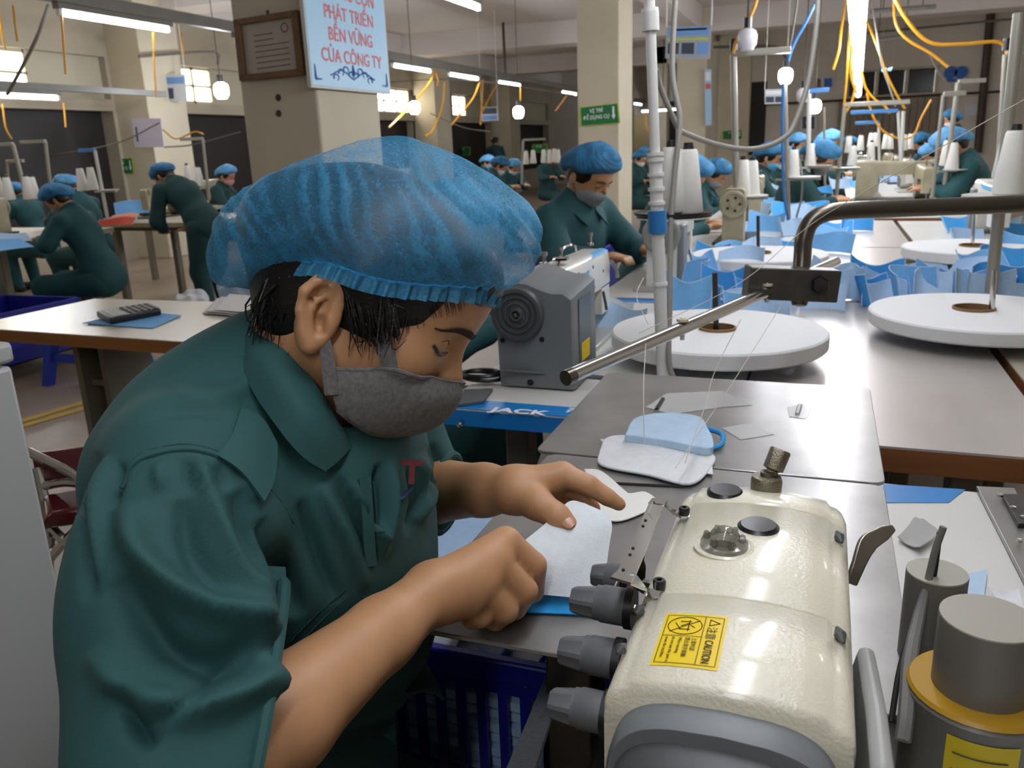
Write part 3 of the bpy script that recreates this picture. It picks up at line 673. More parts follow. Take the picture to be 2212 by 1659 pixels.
for zt, pts in ((0, [(-.35, .2), (.35, .2), (0, .75)]),):
    wl_ = MB(); e = [np.array([X2+.0482*math.cos(-1.62+u*.6), Y2_+.0482*math.sin(-1.62+u*.6), zb+.02+v*.055]) for u, v in pts]
    for i in range(3): wl_.tube([e[i], e[(i+1) % 3]], .0008, 5)
    for v in (.088, .075):
        wl_.tube([(X2+.0482*math.cos(a), Y2_+.0482*math.sin(a), zb+v) for a in np.linspace(-2.0, -1.3, 6)], .0006, 4)
    wl_.build('print', M_ink, mo)
ca = MB().tube([P(2038, 1138, .66), P(2020, 1190, .665), P(2003, 1262, .67), P(1985, 1330, .66), P(1965, 1430, .62), P(1958, 1540, .58), P(1950, 1600, .57)], [.0028, .0028, .003, .0045, .0055, .0055, .0055], 8, smooth=5)
tag(ca.build('cable', mat('grey_cable', '6b6a66', .45)), 'thick grey cable rising between the two upright motors', 'cable')
ca = MB().tube([P(2030, 1150, .662), P(2016, 1250, .675), P(1998, 1285, .668), P(1975, 1350, .665), P(1945, 1440, .64), P(1925, 1560, .62)], .0022, 8, smooth=5)
tag(ca.build('cable', M_matblack), 'thin black cable tied to the grey one beside the motor', 'cable')
o = MB().box((.10, .42, .757), (.13, .62, .79)).build('steel_bracket', mat('light_grey_metal', 'aaa9a5', .35, .6), bev=.004); tag(o, 'light grey metal bracket at the foot of the motors', 'bracket')
x0 = onz(2112, 1062, .757)
rl = empty('steel_rail', (.27, .98, .755), 0, 'bolted steel guide rail along the white table edge by the motors', 'rail')
MB().prism([onz(2108, 1058, .757), onz(2190, 1062, .757), onz(2320, 1290, .757), onz(2225, 1290, .757)], (0, 0, .006)).build('base_strip', M_steel2, rl, bev=.001)
MB().prism([onz(2163, 1075, .764), onz(2240, 1075, .764), onz(2300, 1140, .764), onz(2198, 1140, .764)], (0, 0, .006)).build('clamp_plate', M_steeld, rl, bev=.001)
for px, py in ((2160, 1072), (2188, 1099), (2200, 1170), (2210, 1120)): MB().lathe([(.0001, 0), (.004, 0), (.004, .003), (.0001, .0035)], 10, onz(px, py, .768)).build('bolt', M_chrome, rl)
M_cloth_w = mat('white_nonwoven', 'dde0e2', 0.85, noise=(90, .08), bump=(300, .15), sss=0)
M_cloth_p = mat('pale_blue_nonwoven', 'b9d3ea', 0.85, noise=(70, .08), bump=(300, .12))
M_cloth_b = mat('mask_blue_nonwoven', '3f9fe0', 0.8, noise=(60, .12), bump=(260, .12))
M_cloth_t = mat('strong_blue_cloth', '1a93d6', 0.8, noise=(120, .12), bump=(500, .1))
def scrap(name, px, z, m, label, cat='fabric piece', lift=.004, th=.0012, n=6, seed=0):
    """small flat cut piece lying at height z; px = outline corners (pixels) in order: 4 corners"""
    r = np.random.default_rng(seed); a, b, c, d = [onz(*p, z) for p in px]; g = np.zeros((n+1, n+1, 3))
    for i in range(n+1):
        for j in range(n+1):
            u, v = i/n, j/n; g[i, j] = a*(1-u)*(1-v)+b*u*(1-v)+c*u*v+d*(1-u)*v; g[i, j, 2] = z+th+lift*(.5+.5*math.sin(3*u+seed)*math.cos(2.6*v+seed*2))*r.uniform(.85, 1.15)
    o = MB().grid(g, th).build(name, m, smooth=60); return tag(o, label, cat)
scrap('paper_scrap', [(1938, 1168), (1975, 1133), (2030, 1165), (1985, 1195)], .757, mat('grey_paper', 'a9a9a6', .7), 'curled grey paper scrap behind the slim motor', lift=.014, seed=1)
scrap('cut_piece', [(2062, 1250), (2132, 1238), (2125, 1295), (2050, 1297)], .757, M_cloth_p, 'pale blue cut piece between the two motors', seed=2)
scrap('cut_piece', [(1842, 1200), (1900, 1185), (1945, 1330), (1845, 1365)], .757, M_cloth_p, 'pale blue cut piece beneath the presser lever', seed=3)
scrap('thread_waste', [(2130, 1285), (2200, 1280), (2212, 1330), (2150, 1310)], .757, M_cloth_w, 'crumpled white waste behind the stepped motor', lift=.012, seed=9)
# stacked pieces on the steel plate
scrap('cut_piece', [(1296, 955), (1340, 995), (1540, 1030), (1535, 960)], PZ+.001, M_cloth_w, 'white rounded cut piece under the pale blue stack', lift=.005, seed=4)
def outline_piece(name, px, z, m, label, th=.004, cat='fabric piece'):
    p = catmull([onz(*q, z) for q in px]+[onz(*px[0], z)], 5)[:-1]; o = MB().prism(p, (0, 0, th)).build(name, m, bev=.0015); return tag(o, label, cat)
outline_piece('cut_piece', [(1296, 975), (1310, 950), (1360, 945), (1470, 965), (1540, 985), (1535, 1015), (1490, 1050), (1400, 1030), (1298, 1008)], PZ+.003, M_cloth_w, 'large white rounded cut piece with cut corner on the plate')
outline_piece('cut_piece_stack', [(1350, 955), (1372, 918), (1440, 906), (1510, 915), (1528, 940), (1540, 965), (1530, 985), (1440, 968)], PZ+.007, M_cloth_p, 'stack of pale blue mask cuts on the steel plate', th=.012)
tag(MB().tube([onz(1525, 925, PZ+.012), onz(1560, 938, PZ+.012), onz(1558, 960, PZ+.006), onz(1535, 970, PZ+.004)], .004, 7, smooth=4).build('ear_loop', M_cloth_b), 'blue rolled edge curling from the pale blue stack', 'ear loop')
outline_piece('paper_template', [(1262, 1015), (1300, 1020), (1350, 1062), (1362, 1068), (1395, 1065), (1420, 1090), (1365, 1120), (1320, 1127), (1290, 1100)], PZ+.002, mat('white_paper', 'e4e4de', .6), 'white paper template under the pointing finger', th=.002, cat='template')
# ================================================================== white and grey machine on the lettered table
M_mwhite = mat('machine_white', 'dcd9cf', .25, coat=.3)
M_lblue = mat('light_blue_stripe', '5aa9dc', .35)
jm = empty('lockstitch_machine', (-.54, 1.80, TZ), 0, 'white lockstitch machine with grey motor end and ringed handwheel', 'sewing machine')
# grey motor end: outline in x,z swept along y
ol = [(-.622, .764), (-.626, .90), (-.622, .95), (-.606, .975), (-.578, .986), (-.55, .984), (-.52, .972), (-.50, .966), (-.475, .966), (-.458, .955), (-.456, .764)]
MB().loft([[(x+(.004 if x < -.55 else -.004), 1.562, z-(.004 if z > .8 else 0)) for x, z in ol], [(x, 1.570, z) for x, z in ol], [(x, 1.735, z+.012*(z > .8)) for x, z in ol]]).build('motor_housing', M_grey, jm, smooth=35)
hw = np.array([-.572, 1.560, .921])
hp = [(.0001, .0), (.053, .0), (.056, .004), (.056, .014), (.053, .019), (.046, .020), (.044, .015), (.041, .015), (.039, .018), (.034, .018), (.032, .014), (.029, .014), (.027, .018), (.022, .019), (.020, .015), (.016, .016), (.012, .021), (.009, .021), (.007, .012), (.0001, .012)]
wh = MB().lathe(hp, 48, hw, (0, -1, 0)).build('handwheel', M_greyd, jm, smooth=35)
MB().lathe([(.0001, .010), (.0035, .010), (.0035, .020), (.0001, .021)], 16, hw, (0, -1, 0)).build('axle_screw', M_chrome, wh)
for px, py in ((1086, 735), (1171, 733)): MB().lathe([(.0001, 0), (.0055, 0), (.0055, .002), (.0001, .002)], 14, ony(px, py, 1.5625), (0, -1, 0)).build('screw_hole', M_matblack, jm)
MB().lathe([(.0001, 0), (.007, 0), (.007, .002), (.0001, .002)], 14, ony(1146, 826, 1.5625), (0, -1, 0)).build('screw_hole', M_matblack, jm)
MB().box((-.4565, 1.60, .80), (-.455, 1.69, .945)).build('control_panel', mat('slate_panel', '4e5a66', .4), jm)
MB().box((-.4555, 1.615, .812), (-.4540, 1.675, .85)).build('yellow_label', M_yel, jm)
MB().box((-.50, 1.60, .9665), (-.475, 1.62, .968)).build('indicator_window', M_black, jm)
ax0, ax1 = -.617, -.531
def aring(y, r=.018, z0=.885, z1=.978, x0=ax0, x1=ax1):
    p = [(x0, y, z0), (x1, y, z0)]
    for a in np.linspace(0, 90, 5): p.append((x1-r+r*math.cos(math.radians(a)), y, z1-r+r*math.sin(math.radians(a))))
    for a in np.linspace(90, 180, 5): p.append((x0+r+r*math.cos(math.radians(a)), y, z1-r+r*math.sin(math.radians(a))))
    return p
MB().loft([aring(1.725, z1=.985), aring(1.80, z1=.985), aring(2.10), aring(2.16), aring(2.172, .03, .89, .965)]).build('arm', M_mwhite, jm, smooth=50)
MB().loft([aring(2.085, .012, .815, .90), aring(2.165, .012, .815, .90)]).build('head', M_mwhite, jm, smooth=50)
MB().box((ax0, 1.73, TZ+.012), (ax1, 1.85, .90)).build('column', M_mwhite, jm, bev=.008)
MB().box((-.66, 1.70, TZ), (-.50, 2.20, TZ+.012)).build('bed', mat('bed_grey', 'b7b6b0', .35, .3), jm, bev=.003)
def topstrip(x0, x1, ys, m, name, dz=.0008):
    MB().grid(np.array([[(x, y, (.985 if y < 1.85 else .978)+dz-(max(0, x-(ax1-.018))**2)/.036) for x in np.linspace(x0, x1, 6)] for y in ys]), .001).build(name, m, jm)
topstrip(-.557, -.533, (1.728, 1.85, 2.0, 2.165), M_lblue, 'blue_stripe')
MB().grid(bez([[(-.615, 1.732, .988), (-.585, 1.729, .9885), (-.555, 1.728, .988)], [(-.615, 1.75, .9875), (-.585, 1.748, .9878), (-.555, 1.75, .9875)]], 2, 4), .001).build('blue_stripe', M_blue, jm)
text('lettering', 'JACK', M_lblue, (ax1+.0008, onx(1258, 610, ax1)[1], onx(1258, 610, ax1)[2]), (0, 1, 0), (0, 0, 1), .030, jm, bold=.001)
for px, py in ((1250, 592), (1281, 577), (1284, 621), (1303, 585)): MB().lathe([(.0001, 0), (.004, 0), (.004, .0012), (.0001, .0012)], 12, onx(px, py, ax1), (1, 0, 0)).build('screw_hole', M_matblack, jm)
for (px, py), h, r in (((1176, 573), .03, .008), ((1213, 562), .03, .005), ((1276, 530), .035, .006)):
    p = onz(px, py, .985); MB().lathe([(.0001, 0), (r*1.5, 0), (r*1.5, .006), (r*.6, .008), (r*.6, h*.7), (r, h*.72), (r, h), (.0001, h)], 14, p).build('top_fitting', M_chrome, jm)
MB().tube([onz(1205, 575, .99), onz(1218, 535, 1.0), onz(1240, 530, 1.0), onz(1246, 545, .99)], .003, 6, smooth=4).build('thread_guide', M_chrome, jm)
MB().lathe([(.0001, 0), (.02, 0), (.02, .002), (.011, .004), (.02, .006), (.0001, .008)], 18, onz(1212, 562, .996)).build('bobbin_winder', M_chrome, jm)
MB().tube([(-.55, 2.15, .82), (-.55, 2.15, .775)], .004, 8).build('needle_bar', M_chrome, jm)
MB().tube([onx(1303, 630, ax1+.01), onx(1308, 655, ax1+.012), onx(1310, 668, ax1+.012)], .004, 6).build('knee_lever', M_greyd, jm)
MB().tube([onx(1320, 565, -.52), onx(1330, 580, -.52), onx(1334, 600, -.515)], .006, 6, smooth=3).build('thread_lever', M_grey, jm)
# black cable coil, phone like pedal pad on the lettered table
cc = onz(1040, 815, TZ+.012); coil = []
for a in np.linspace(0, 6*math.pi, 40): coil.append(cc+np.array([.045*math.cos(a)*(1+.06*math.sin(2.3*a)), .035*math.sin(a), .004*math.sin(a*.7)+.002*a/3]))
tag(MB().tube(coil, .0045, 6).build('cable_coil', M_black), 'coiled black cable lying beside the grey motor housing', 'cable')
o = MB().prism([onz(985, 880, TZ+.001), onz(1003, 848, TZ+.001), onz(1065, 846, TZ+.001), onz(1045, 872, TZ+.001)], (0, 0, .008)).build('foot_pad', mat('pad_grey', '5b5e60', .6), bev=.002); tag(o, 'flat dark grey pad on the lettered table under the chin', 'pad')
# lit cloth under the needle of the white machine
M_lcloth = M_cloth_p
# ================================================================== thread stand, post, pipe with clamp
M_post = mat('white_post_paint', 'd8d8d4', .35)
ps = empty('white_post', (-.291, 1.65, TZ), 0, 'white painted post with blue tape standing at the lettered table', 'post')
pb, pt = np.array([-.291, 1.655, TZ]), np.array([-.345, 1.655, 1.86])
at = lambda t: pb+(pt-pb)*t
MB().tube([at(0), at(1)], .0100, 16).build('pole', M_post, ps)
MB().tube([at(.0), at(.42)], .0130, 16).build('sleeve', M_post, ps)
for t_ in (.335, .36, .385, .41, .42): MB().tube([at(t_), at(t_+.006)], .0165, 16).build('collar', M_post, ps)
MB().tube([at(.625), at(.655)], .0165, 16).build('collar', M_post, ps)
MB().tube([at(.285), at(.325)], .0185, 14).build('blue_tape', mat('blue_tape', '2a77b8', .4), ps)
for t_ in (.19, .655): MB().tube([at(t_), at(t_+.006)], .0158, 14).build('cable_tie', M_white, ps)
M_hose = mat('grey_hose', '8b8880', .5)
def hang(name, px, D, r, m, label, cat='cable', sm=6, n=8, Y=None, X=None):
    pts = [onx(x, y, X) if X else ony(x, y, Y) if Y else P(x, y, D if np.isscalar(D) else np.interp(i/(len(px)-1), np.linspace(0, 1, len(D)), D)) for i, (x, y) in enumerate(px)]
    return tag(MB().tube(pts, r, n, smooth=sm).build(name, m), label, cat)
hang('hose', [(1768, -30), (1763, 60), (1745, 180), (1715, 270), (1690, 300), (1650, 318), (1600, 322), (1540, 310), (1490, 292), (1467, 280), (1452, 250), (1425, 185), (1418, 150)], (1.95, 1.9, 1.75), .0062, M_hose, 'grey hose sagging across from the white post to the ceiling', 'hose', n=10)
hang('cable', [(1460, -20), (1455, 60), (1452, 140), (1456, 190), (1468, 250), (1466, 300), (1458, 370), (1450, 470), (1448, 540), (1447, 650), (1445, 780), (1462, 832)], (1.72, 1.69, 1.69), .0058, M_hose, 'grey cable tied along the white post down to the table', n=10)
hang('cable', [(1085, 800), (1290, 815), (1340, 826), (1420, 826), (1500, 826), (1560, 835)], (1.72, 1.66, 1.62), .005, M_greyd, 'dark cable lying behind the steel plate edge', n=6)
# tray with thread cones on the post
M_cone = mat('white_thread', 'e2e0d9', .8, noise=(8, .04), bump=(90, .35, (.2, .2, 8)))
M_conecore = mat('black_cone_tip', '17171a', .5)
def thread_cone(r0=.036, r1=.021, h=.14):
    c = empty('thread_cone', (0, 0, 0)); MB().lathe([(.0001, 0), (r0*.9, 0), (r0, .006), (r1, h-.006), (r1*.85, h), (.0001, h)], 20).build('thread', M_cone, c, local=True)
    MB().lathe([(r1*.6, h-.004), (r1*.5, h+.014), (.0001, h+.015)], 12).build('core', M_conecore, c, local=True); return c
cone0 = thread_cone(); coneN = [0]
def cone(loc, label, group, scale=1.0, tilt=0):
    if coneN[0] == 0: o = cone0; o.location = tuple(loc); o.scale = (scale,)*3; o['label'] = label; o['group'] = group
    else: o = copy_tree(cone0, loc, 0, label=label, group=group, scale=scale)
    o['category'] = 'thread cone'; coneN[0] += 1; return o
ty = 1.80; tc = ony(1455, 466, ty)
tyo = empty('cone_tray', tc, 0, 'black round thread tray clamped to the white post', 'tray')
MB().lathe([(.0001, 0), (.078, 0), (.083, .004), (.083, .009), (.078, .007), (.0001, .006)], 32, tc+np.array([.0, 0, 0])).build('disc', M_black, tyo, smooth=40)
MB().lathe([(.0001, -.004), (.080, -.004), (.080, -.001), (.0001, -.001)], 32, tc).build('rim', M_mwhite, tyo)
MB().tube([tc+np.array([0, 0, -.004]), at((tc[2]-TZ)/1.1)], .006, 8).build('arm', M_post, tyo)
for px, py, s in ((1448, 458, .95), (1484, 462, .95)):
    cone(ony(px, py, ty+.02*(px > 1460)-.01), 'large white thread cone %s on the black tray' % ('touching the white post' if px < 1460 else 'outermost from the white post'), 'thread cones by the white post', s)
# thick pipe, clamp block, chrome rod
M_gun = mat('gunmetal_pipe', '6d675e', .3, .9, noise=(3, .15))
cl = empty('clamp_arm', P(1735, 660, 1.42), 0, 'thick bent steel pipe with clamp block holding a slanting chrome rod', 'pipe')
MB().tube([P(2420, 428, 1.36), P(2212, 440, 1.38), P(2000, 448, 1.39), P(1830, 455, 1.40), P(1778, 463, 1.405), P(1750, 482, 1.41), P(1737, 515, 1.415), P(1733, 560, 1.42), P(1727, 650, 1.42)], .0148, 20, smooth=5).build('pipe', M_gun, cl)
MB().lathe([(.0148, 0), (.012, .008), (.0001, .010)], 16, P(1727, 650, 1.42), P(1727, 660, 1.42)-P(1733, 600, 1.42)).build('pipe_end', M_gun, cl)
c = P(1708, 612, 1.40); ex = unit(P(1805, 620, 1.40)-P(1612, 612, 1.40)); ez = unit([0, 0, 1]-ex*ex[2]); ey = np.cross(ez, ex)
B = Matrix(((ex[0], ey[0], ez[0], c[0]), (ex[1], ey[1], ez[1], c[1]), (ex[2], ey[2], ez[2], c[2]), (0, 0, 0, 1)))
MB().box((-.076, -.021, -.027), (.076, .021, .027), B).build('clamp_block', mat('cast_grey', '57544e', .45, .6, noise=(40, .2)), cl, bev=.0025)
bc = P(1770, 615, 1.375)
MB().lathe([(.0001, 0), (.0155, 0), (.0155, .001), (.0001, .001)], 6, bc, -ey).build('bolt_recess', M_black, cl, smooth=0)
MB().lathe([(.0001, .0), (.0125, .0), (.0125, .007), (.0001, .008)], 6, bc, -ey).build('hex_bolt', M_steeld, cl, smooth=0)
r0, r1 = P(1226, 815, 1.05), P(1806, 566, 1.56)
MB().tube([r0, r1], .0098, 20).build('rod', M_chrome, cl)
MB().tube([r0-unit(r1-r0)*.004, r0+unit(r1-r0)*.010], .0102, 18).build('rod_tip', M_gun, cl)
for t_ in (.335, .66):
    q = r0+(r1-r0)*t_; MB().tube([q+np.array([0, 0, -.018]), q+np.array([0, 0, .016])], .0035, 8).build('thread_eye', M_white, cl); MB().lathe([(.0001, 0), (.009, 0), (.009, .004), (.0001, .004)], 12, q+np.array([0, 0, .010])).build('washer', mat('ivory', 'cfc5ac', .4), cl)
# ================================================================== big white rolls
M_roll = mat('white_tape_roll', 'dedfdf', .75, bump=(60, .06))
M_card = mat('cardboard', '8a6a44', .8)
def roll(c, R, h, label, gap, pin_h=.10, pin_m=M_chrome, core=.05, coreoff=(0, 0), Z=TZ, pin=(0, 0)):
    o = empty('tape_roll', (c[0], c[1], Z), 0, label, 'tape roll'); z0 = Z+gap
    p = [(core, 0), (R-.004, 0), (R, .004), (R, h-.004), (R-.004, h), (core, h)]
    n = 64; v = []
    rs = [[(c[0]+(r*math.cos(a) if r > core+1e-6 else coreoff[0]+r*math.cos(a)), c[1]+(r*math.sin(a) if r > core+1e-6 else coreoff[1]+r*math.sin(a)), z0+q) for a in np.linspace(0, 2*math.pi, n, endpoint=False)] for r, q in p+[p[0]]]
    MB().loft(rs, caps=False).build('tape', M_roll, o, smooth=35)
    MB().lathe([(core-.004, 0), (core, 0), (core, h+.006), (core-.004, h+.006), (core-.004, 0)], 28, (c[0]+coreoff[0], c[1]+coreoff[1], z0)).build('core', M_card, o)
    MB().lathe([(.0001, 0), (R*.5, 0), (R*.5, .006), (.0001, .006)], 32, (c[0], c[1], z0-.007)).build('support_disc', M_steeld, o)
    MB().tube([(c[0]+pin[0], c[1]+pin[1], Z), (c[0]+pin[0]-.01, c[1]+pin[1], z0+h+pin_h)], .0065, 10).build('spindle', pin_m, o); return o
roll((-.212, 1.905), .243, .036, 'big white tape roll with tan cardboard core nearest the clamp', .032, .13, M_steeld, .042)
roll((.372, 2.245), .25, .034, 'big white tape roll on the steel table cut by the picture edge', .03, .10, M_chrome, .048, coreoff=(-.01, .02), pin=(.03, .0))
roll((.545, 3.58), .25, .04, 'big white tape roll behind the upright blue piece', .02, .12, M_chrome, .05)
roll((-.22, 3.28), .25, .035, 'big white tape roll half hidden behind the clamp block', .03, .14, M_steeld, .045)
o = MB().lathe([(.012, 0), (.11, 0), (.11, .03), (.012, .03)], 32, onz(1158, 500, .62), (-.25, -.9, .35)).build('small_tape_roll', M_roll); tag(o, 'small white tape disc standing in the blue bin beside the cap', 'tape roll')
# loose masks and strips on the tables
M_bl1 = mat('mask_blue_light', 'b4d2f0', .8, noise=(80, .08), bump=(300, .1)); M_bl2 = mat('mask_blue_mid', '7abaf0', .8, noise=(80, .08), bump=(300, .1)); M_bl3 = mat('mask_blue_deep', '48a6ea', .8, noise=(80, .08), bump=(300, .1))
RM = np.random.default_rng(3)
def mask_piece(px, py, z, L, W, yaw, curl, lean, m, label, group):
    c = onz(px, py, z); nu, nv = 12, 6; g = np.zeros((nu+1, nv+1, 3)); ph = RM.uniform(0, 6)
    for i in range(nu+1):
        for j in range(nv+1):
            u = i/nu*2-1; v = j/nv; a = u*curl
            x = math.sin(a)*L/2/max(curl, .2); y = -(1-math.cos(a))*L/2/max(curl, .2)+.012*math.sin(2.2*u+ph)*(v)
            hgt = v*W*math.cos(lean)*(.92+.13*abs(u)**1.6*(1+.6*math.sin(ph)*u)-.14*max(0, u*math.cos(ph))); y += v*W*math.sin(lean)+.006*math.sin(5*u+ph)*v
            g[i, j] = (x, y, max(.002, hgt+.01*math.sin(2.7*u+ph)*v))
    ca, sa = math.cos(yaw), math.sin(yaw); q = g.copy(); q[..., 0] = ca*g[..., 0]-sa*g[..., 1]; q[..., 1] = sa*g[..., 0]+ca*g[..., 1]
    q[..., :2] += c[:2]; q[..., 2] += z
    e = empty('mask_piece', (c[0], c[1], z), 0, label, 'mask', group)
    MB().grid(q, .0015).build('panel', m, e, smooth=70)
    [MB().tube(t_, .0016, 5).build('hem', M_cloth_p, e) for t_ in (q[:, -1], q[0], q[-1])]
    return e
G1, G2 = 'mask pieces along the front of the rolls', 'mask pieces farther down the tables'
RM2 = np.random.default_rng(12)
row1 = [(1485, 676, .2, 'upright blue mask piece beside the white post'), (1535, 668, -.3, 'blue mask piece behind the tan cored roll'), (1590, 675, .5, 'blue mask piece under the clamp block'), (1640, 676, -.2, 'pale mask piece hanging behind the chrome rod'), (1775, 668, .1, 'pale mask piece just past the clamp bolt'),
        (1868, 655, .7, 'small blue mask piece standing right of the clamp block'), (1905, 658, -.1, 'broad pale mask piece bowed like a cup'), (1950, 652, .4, 'arched blue mask piece between the two cup shaped ones'), (2010, 655, -.15, 'second bowed pale mask piece with bright blue inside'), (2065, 640, .5, 'blue mask piece before the far roll'), (2110, 652, .1, 'crumpled pale mask piece left of the thin grey pole'), (2180, 655, -.3, 'pale mask piece at the picture edge behind the cut roll')]
ms = [M_bl2, M_bl3, M_bl2, M_bl1, M_bl1, M_bl3, M_bl1, M_bl2, M_bl1, M_bl2, M_bl1, M_bl1]
for (x, y, yw, lab), m in zip(row1, ms): mask_piece(x, y, TZ+.002, .16*RM2.uniform(.85, 1.35), .085*RM2.uniform(.8, 1.3), yw+RM2.uniform(-.4, .4), .7+.8*RM.random(), .1+.55*RM.random(), m, lab, G1)
_ord = 'first second third fourth fifth sixth seventh eighth ninth tenth eleventh twelfth thirteenth fourteenth fifteenth sixteenth'.split()
_ch = sorted(((1500, 640), (1560, 645), (1620, 648), (1690, 662), (1735, 655), (1800, 652), (1838, 648), (1885, 640), (1930, 645), (1985, 640), (2040, 642), (2090, 632), (2150, 640), (2200, 645), (1520, 610), (1600, 600)))
for k_, (x, y) in enumerate(_ch):
    mask_piece(x, y, TZ+.002, .15*RM2.uniform(.8, 1.4), .10*RM2.uniform(.8, 1.25), RM2.uniform(-1.1, 1.1), .5+.9*RM2.random(), RM2.uniform(0, .7), (M_bl1, M_bl2, M_bl1, M_bl3)[RM2.integers(4)], '%s blue piece of the folded mask chain behind the rolls, counted from the white post' % _ord[k_], 'folded mask chain behind the rolls')
row2 = [(1545, 560, .3, M_bl3, 'blue mask piece beside the old cream machine'), (1590, 556, -.5, M_bl2, 'blue mask piece at the foot of the slim stand pole'), (1640, 565, .6, M_bl1, 'pale mask piece behind the clamp block far side'), (1690, 545, -.2, M_bl3, 'upright blue mask piece left of the bent pipe'), (1700, 510, .3, M_bl1, 'pale mask heap piece under the bent pipe corner'), (1785, 520, .1, M_bl2, 'blue mask piece inside the pipe bend'), (1805, 500, -.4, M_bl3, 'crumpled deep blue mask piece inside the pipe bend'), (1850, 498, .5, M_bl3, 'flat blue mask piece beyond the pipe bend'), (1800, 545, -.1, M_bl2, 'folded blue piece with white edge by the pipe bend'),
        (2075, 535, .2, M_bl1, 'pale folded piece behind the far roll'), (2130, 620, -.2, M_bl2, 'tall upright blue piece beside the thin grey pole'), (2165, 600, .4, M_bl3, 'tall deep blue piece leaning at the picture edge'), (2190, 560, -.3, M_bl2, 'blue piece stacked at the picture edge'), (2195, 520, .3, M_bl3, 'top blue piece of the heap at the picture edge'), (2060, 500, .1, M_bl3, 'small blue piece left of the far spindle'), (2120, 498, -.3, M_bl2, 'blue piece behind the far spindle'), (2160, 505, .2, M_bl1, 'pale piece behind the thin pole'), (1335, 715, .3, M_bl1, 'brightly lit pale piece beneath the white machine needle'), (1305, 690, -.4, M_cloth_w, 'white lit cloth beneath the white machine needle')]
for x, y, yw, m, lab in row2: mask_piece(x, y, TZ+.002, .20, (.10 if 'tall' not in lab else .16)*RM2.uniform(.7, 1.15), yw+RM2.uniform(-.7, .7), .6+.8*RM.random(), .3+.5*RM.random(), m, lab, G2)
far = [(1690, 425), (1720, 440), (1750, 452), (1640, 470), (1660, 455), (1770, 430), (1810, 408), (1840, 405), (1880, 400), (1930, 395), (1960, 392), (1700, 470), (1730, 478), (1655, 500), (1760, 470), (1790, 395), (1850, 385), (1905, 380)]
for i, (x, y) in enumerate(far): mask_piece(x, y, TZ+.002, .22, .11, RM.uniform(-.8, .8), .9, .5, (M_bl1, M_bl2, M_bl3)[i % 3], 'small blue mask piece in the heaps far down the table row', 'far mask heaps')
# threads crossing the foreground
M_thr = mat('thread_fibre', 'c9c5bb', .7)
for i, (px, D, lab) in enumerate([([(2230, 205), (1900, 395), (1745, 490), (1600, 610), (1380, 720)], (1.0, 1.3, 1.2), 'thread running diagonally over the thick pipe'), ([(1400, 700), (1375, 640), (1390, 600)], (1.2, 1.4), 'short thread rising from the chrome rod eye'), ([(1700, 640), (1650, 720), (1580, 830), (1500, 950), (1460, 1010)], (1.4, 1.2, 1.0), 'thread falling from the clamp onto the steel plate'), ([(1600, 690), (1545, 800), (1525, 870), (1480, 1000)], (1.4, 1.2, 1.0), 'second thread falling onto the pale blue stack'), ([(1395, 740), (1390, 840), (1392, 960)], (1.15, 1.0, .95), 'thread hanging from the chrome rod eye'), ([(1410, 1085), (1340, 1240), (1300, 1330), (1330, 1300)], (.68, .66, .62), 'thread looped through the polished thread guide')]):
    hang('thread', px, D, .0006, M_thr, lab, 'thread', 5, 4)
# ================================================================== things at the left
M_cab = mat('grey_cabinet_paint', '9fa09c', .45, bump=(200, .05))
cb = empty('cabinet', (-1.2, .4, 0), 0, 'plain grey cabinet at the picture edge beside the worker', 'cabinet')
MB().box((-1.5, -.05, 0), (-.908, .693, 1.018)).build('body', M_cab, cb, bev=.006)
MB().box((-1.5, -.05, 1.021), (-.905, .697, 1.047)).build('top', M_cab, cb, bev=.006)
tL = empty('wooden_table', (-1.9, 2.1, 0), 0, 'white topped table with orange wooden edge carrying the calculator', 'table')
LZ_ = .75
lt = [(-2.60, 1.845), (-1.48, 1.812), (-1.48, 2.405), (-2.59, 2.365)]
MB().prism([(x, y, LZ_-.003) for x, y in lt], (0, 0, .003)).build('tabletop', mat('ivory_laminate', 'cfc7b4', .22, noise=(2, .05)), tL)
MB().prism([(x, y, LZ_-.04) for x, y in lt], (0, 0, .037)).build('edge', M_woodl, tL)
for lx in (-2.26, -1.62):
    for s in (-1, 1): MB().box((lx-.012+s*.055, 2.0, 0), (lx+.012+s*.055, 2.2, .71)).build('upright', M_legs, tL)
    for zz in (.03, .2, .36, .52, .67): MB().box((lx-.05, 2.03, zz), (lx+.05, 2.17, zz+.02)).build('rung', M_legs, tL)
    MB().box((lx-.045, 2.10, 0), (lx+.045, 2.115, .7)).build('web', mat('dark_leg_web', '4d463c', .6), tL)
# calculator on a blue mask, sheaf of papers
scrap('mask_sheet', [(178, 700), (330, 722-12), (392, 683), (300, 672)], LZ_+.001, M_bl2, 'flat blue mask under the calculator', 'mask', lift=.002, n=4, seed=5)
cz = LZ_+.004; ca_ = [onz(210, 686, cz), onz(240, 702, cz), onz(350, 681, cz), onz(330, 667, cz)]
kc = empty('calculator', (ca_[0]+ca_[2])/2, 0, 'black desk calculator lying on the white topped table', 'calculator')
MB().prism(ca_, (0, 0, .022)).build('body', M_black, kc, bev=.005)
e1 = ca_[3]-ca_[0]; e2 = ca_[1]-ca_[0]
for i in range(5):
    for j in range(4):
        q = ca_[0]+e1*(.42+.11*i)+e2*(.16+.2*j)+np.array([0, 0, .023]); MB().cbox(q+np.array([0, 0, .002]), (.014, .012, .005)).build('key', mat('key_grey', '8d8a86', .5), kc, bev=.001)
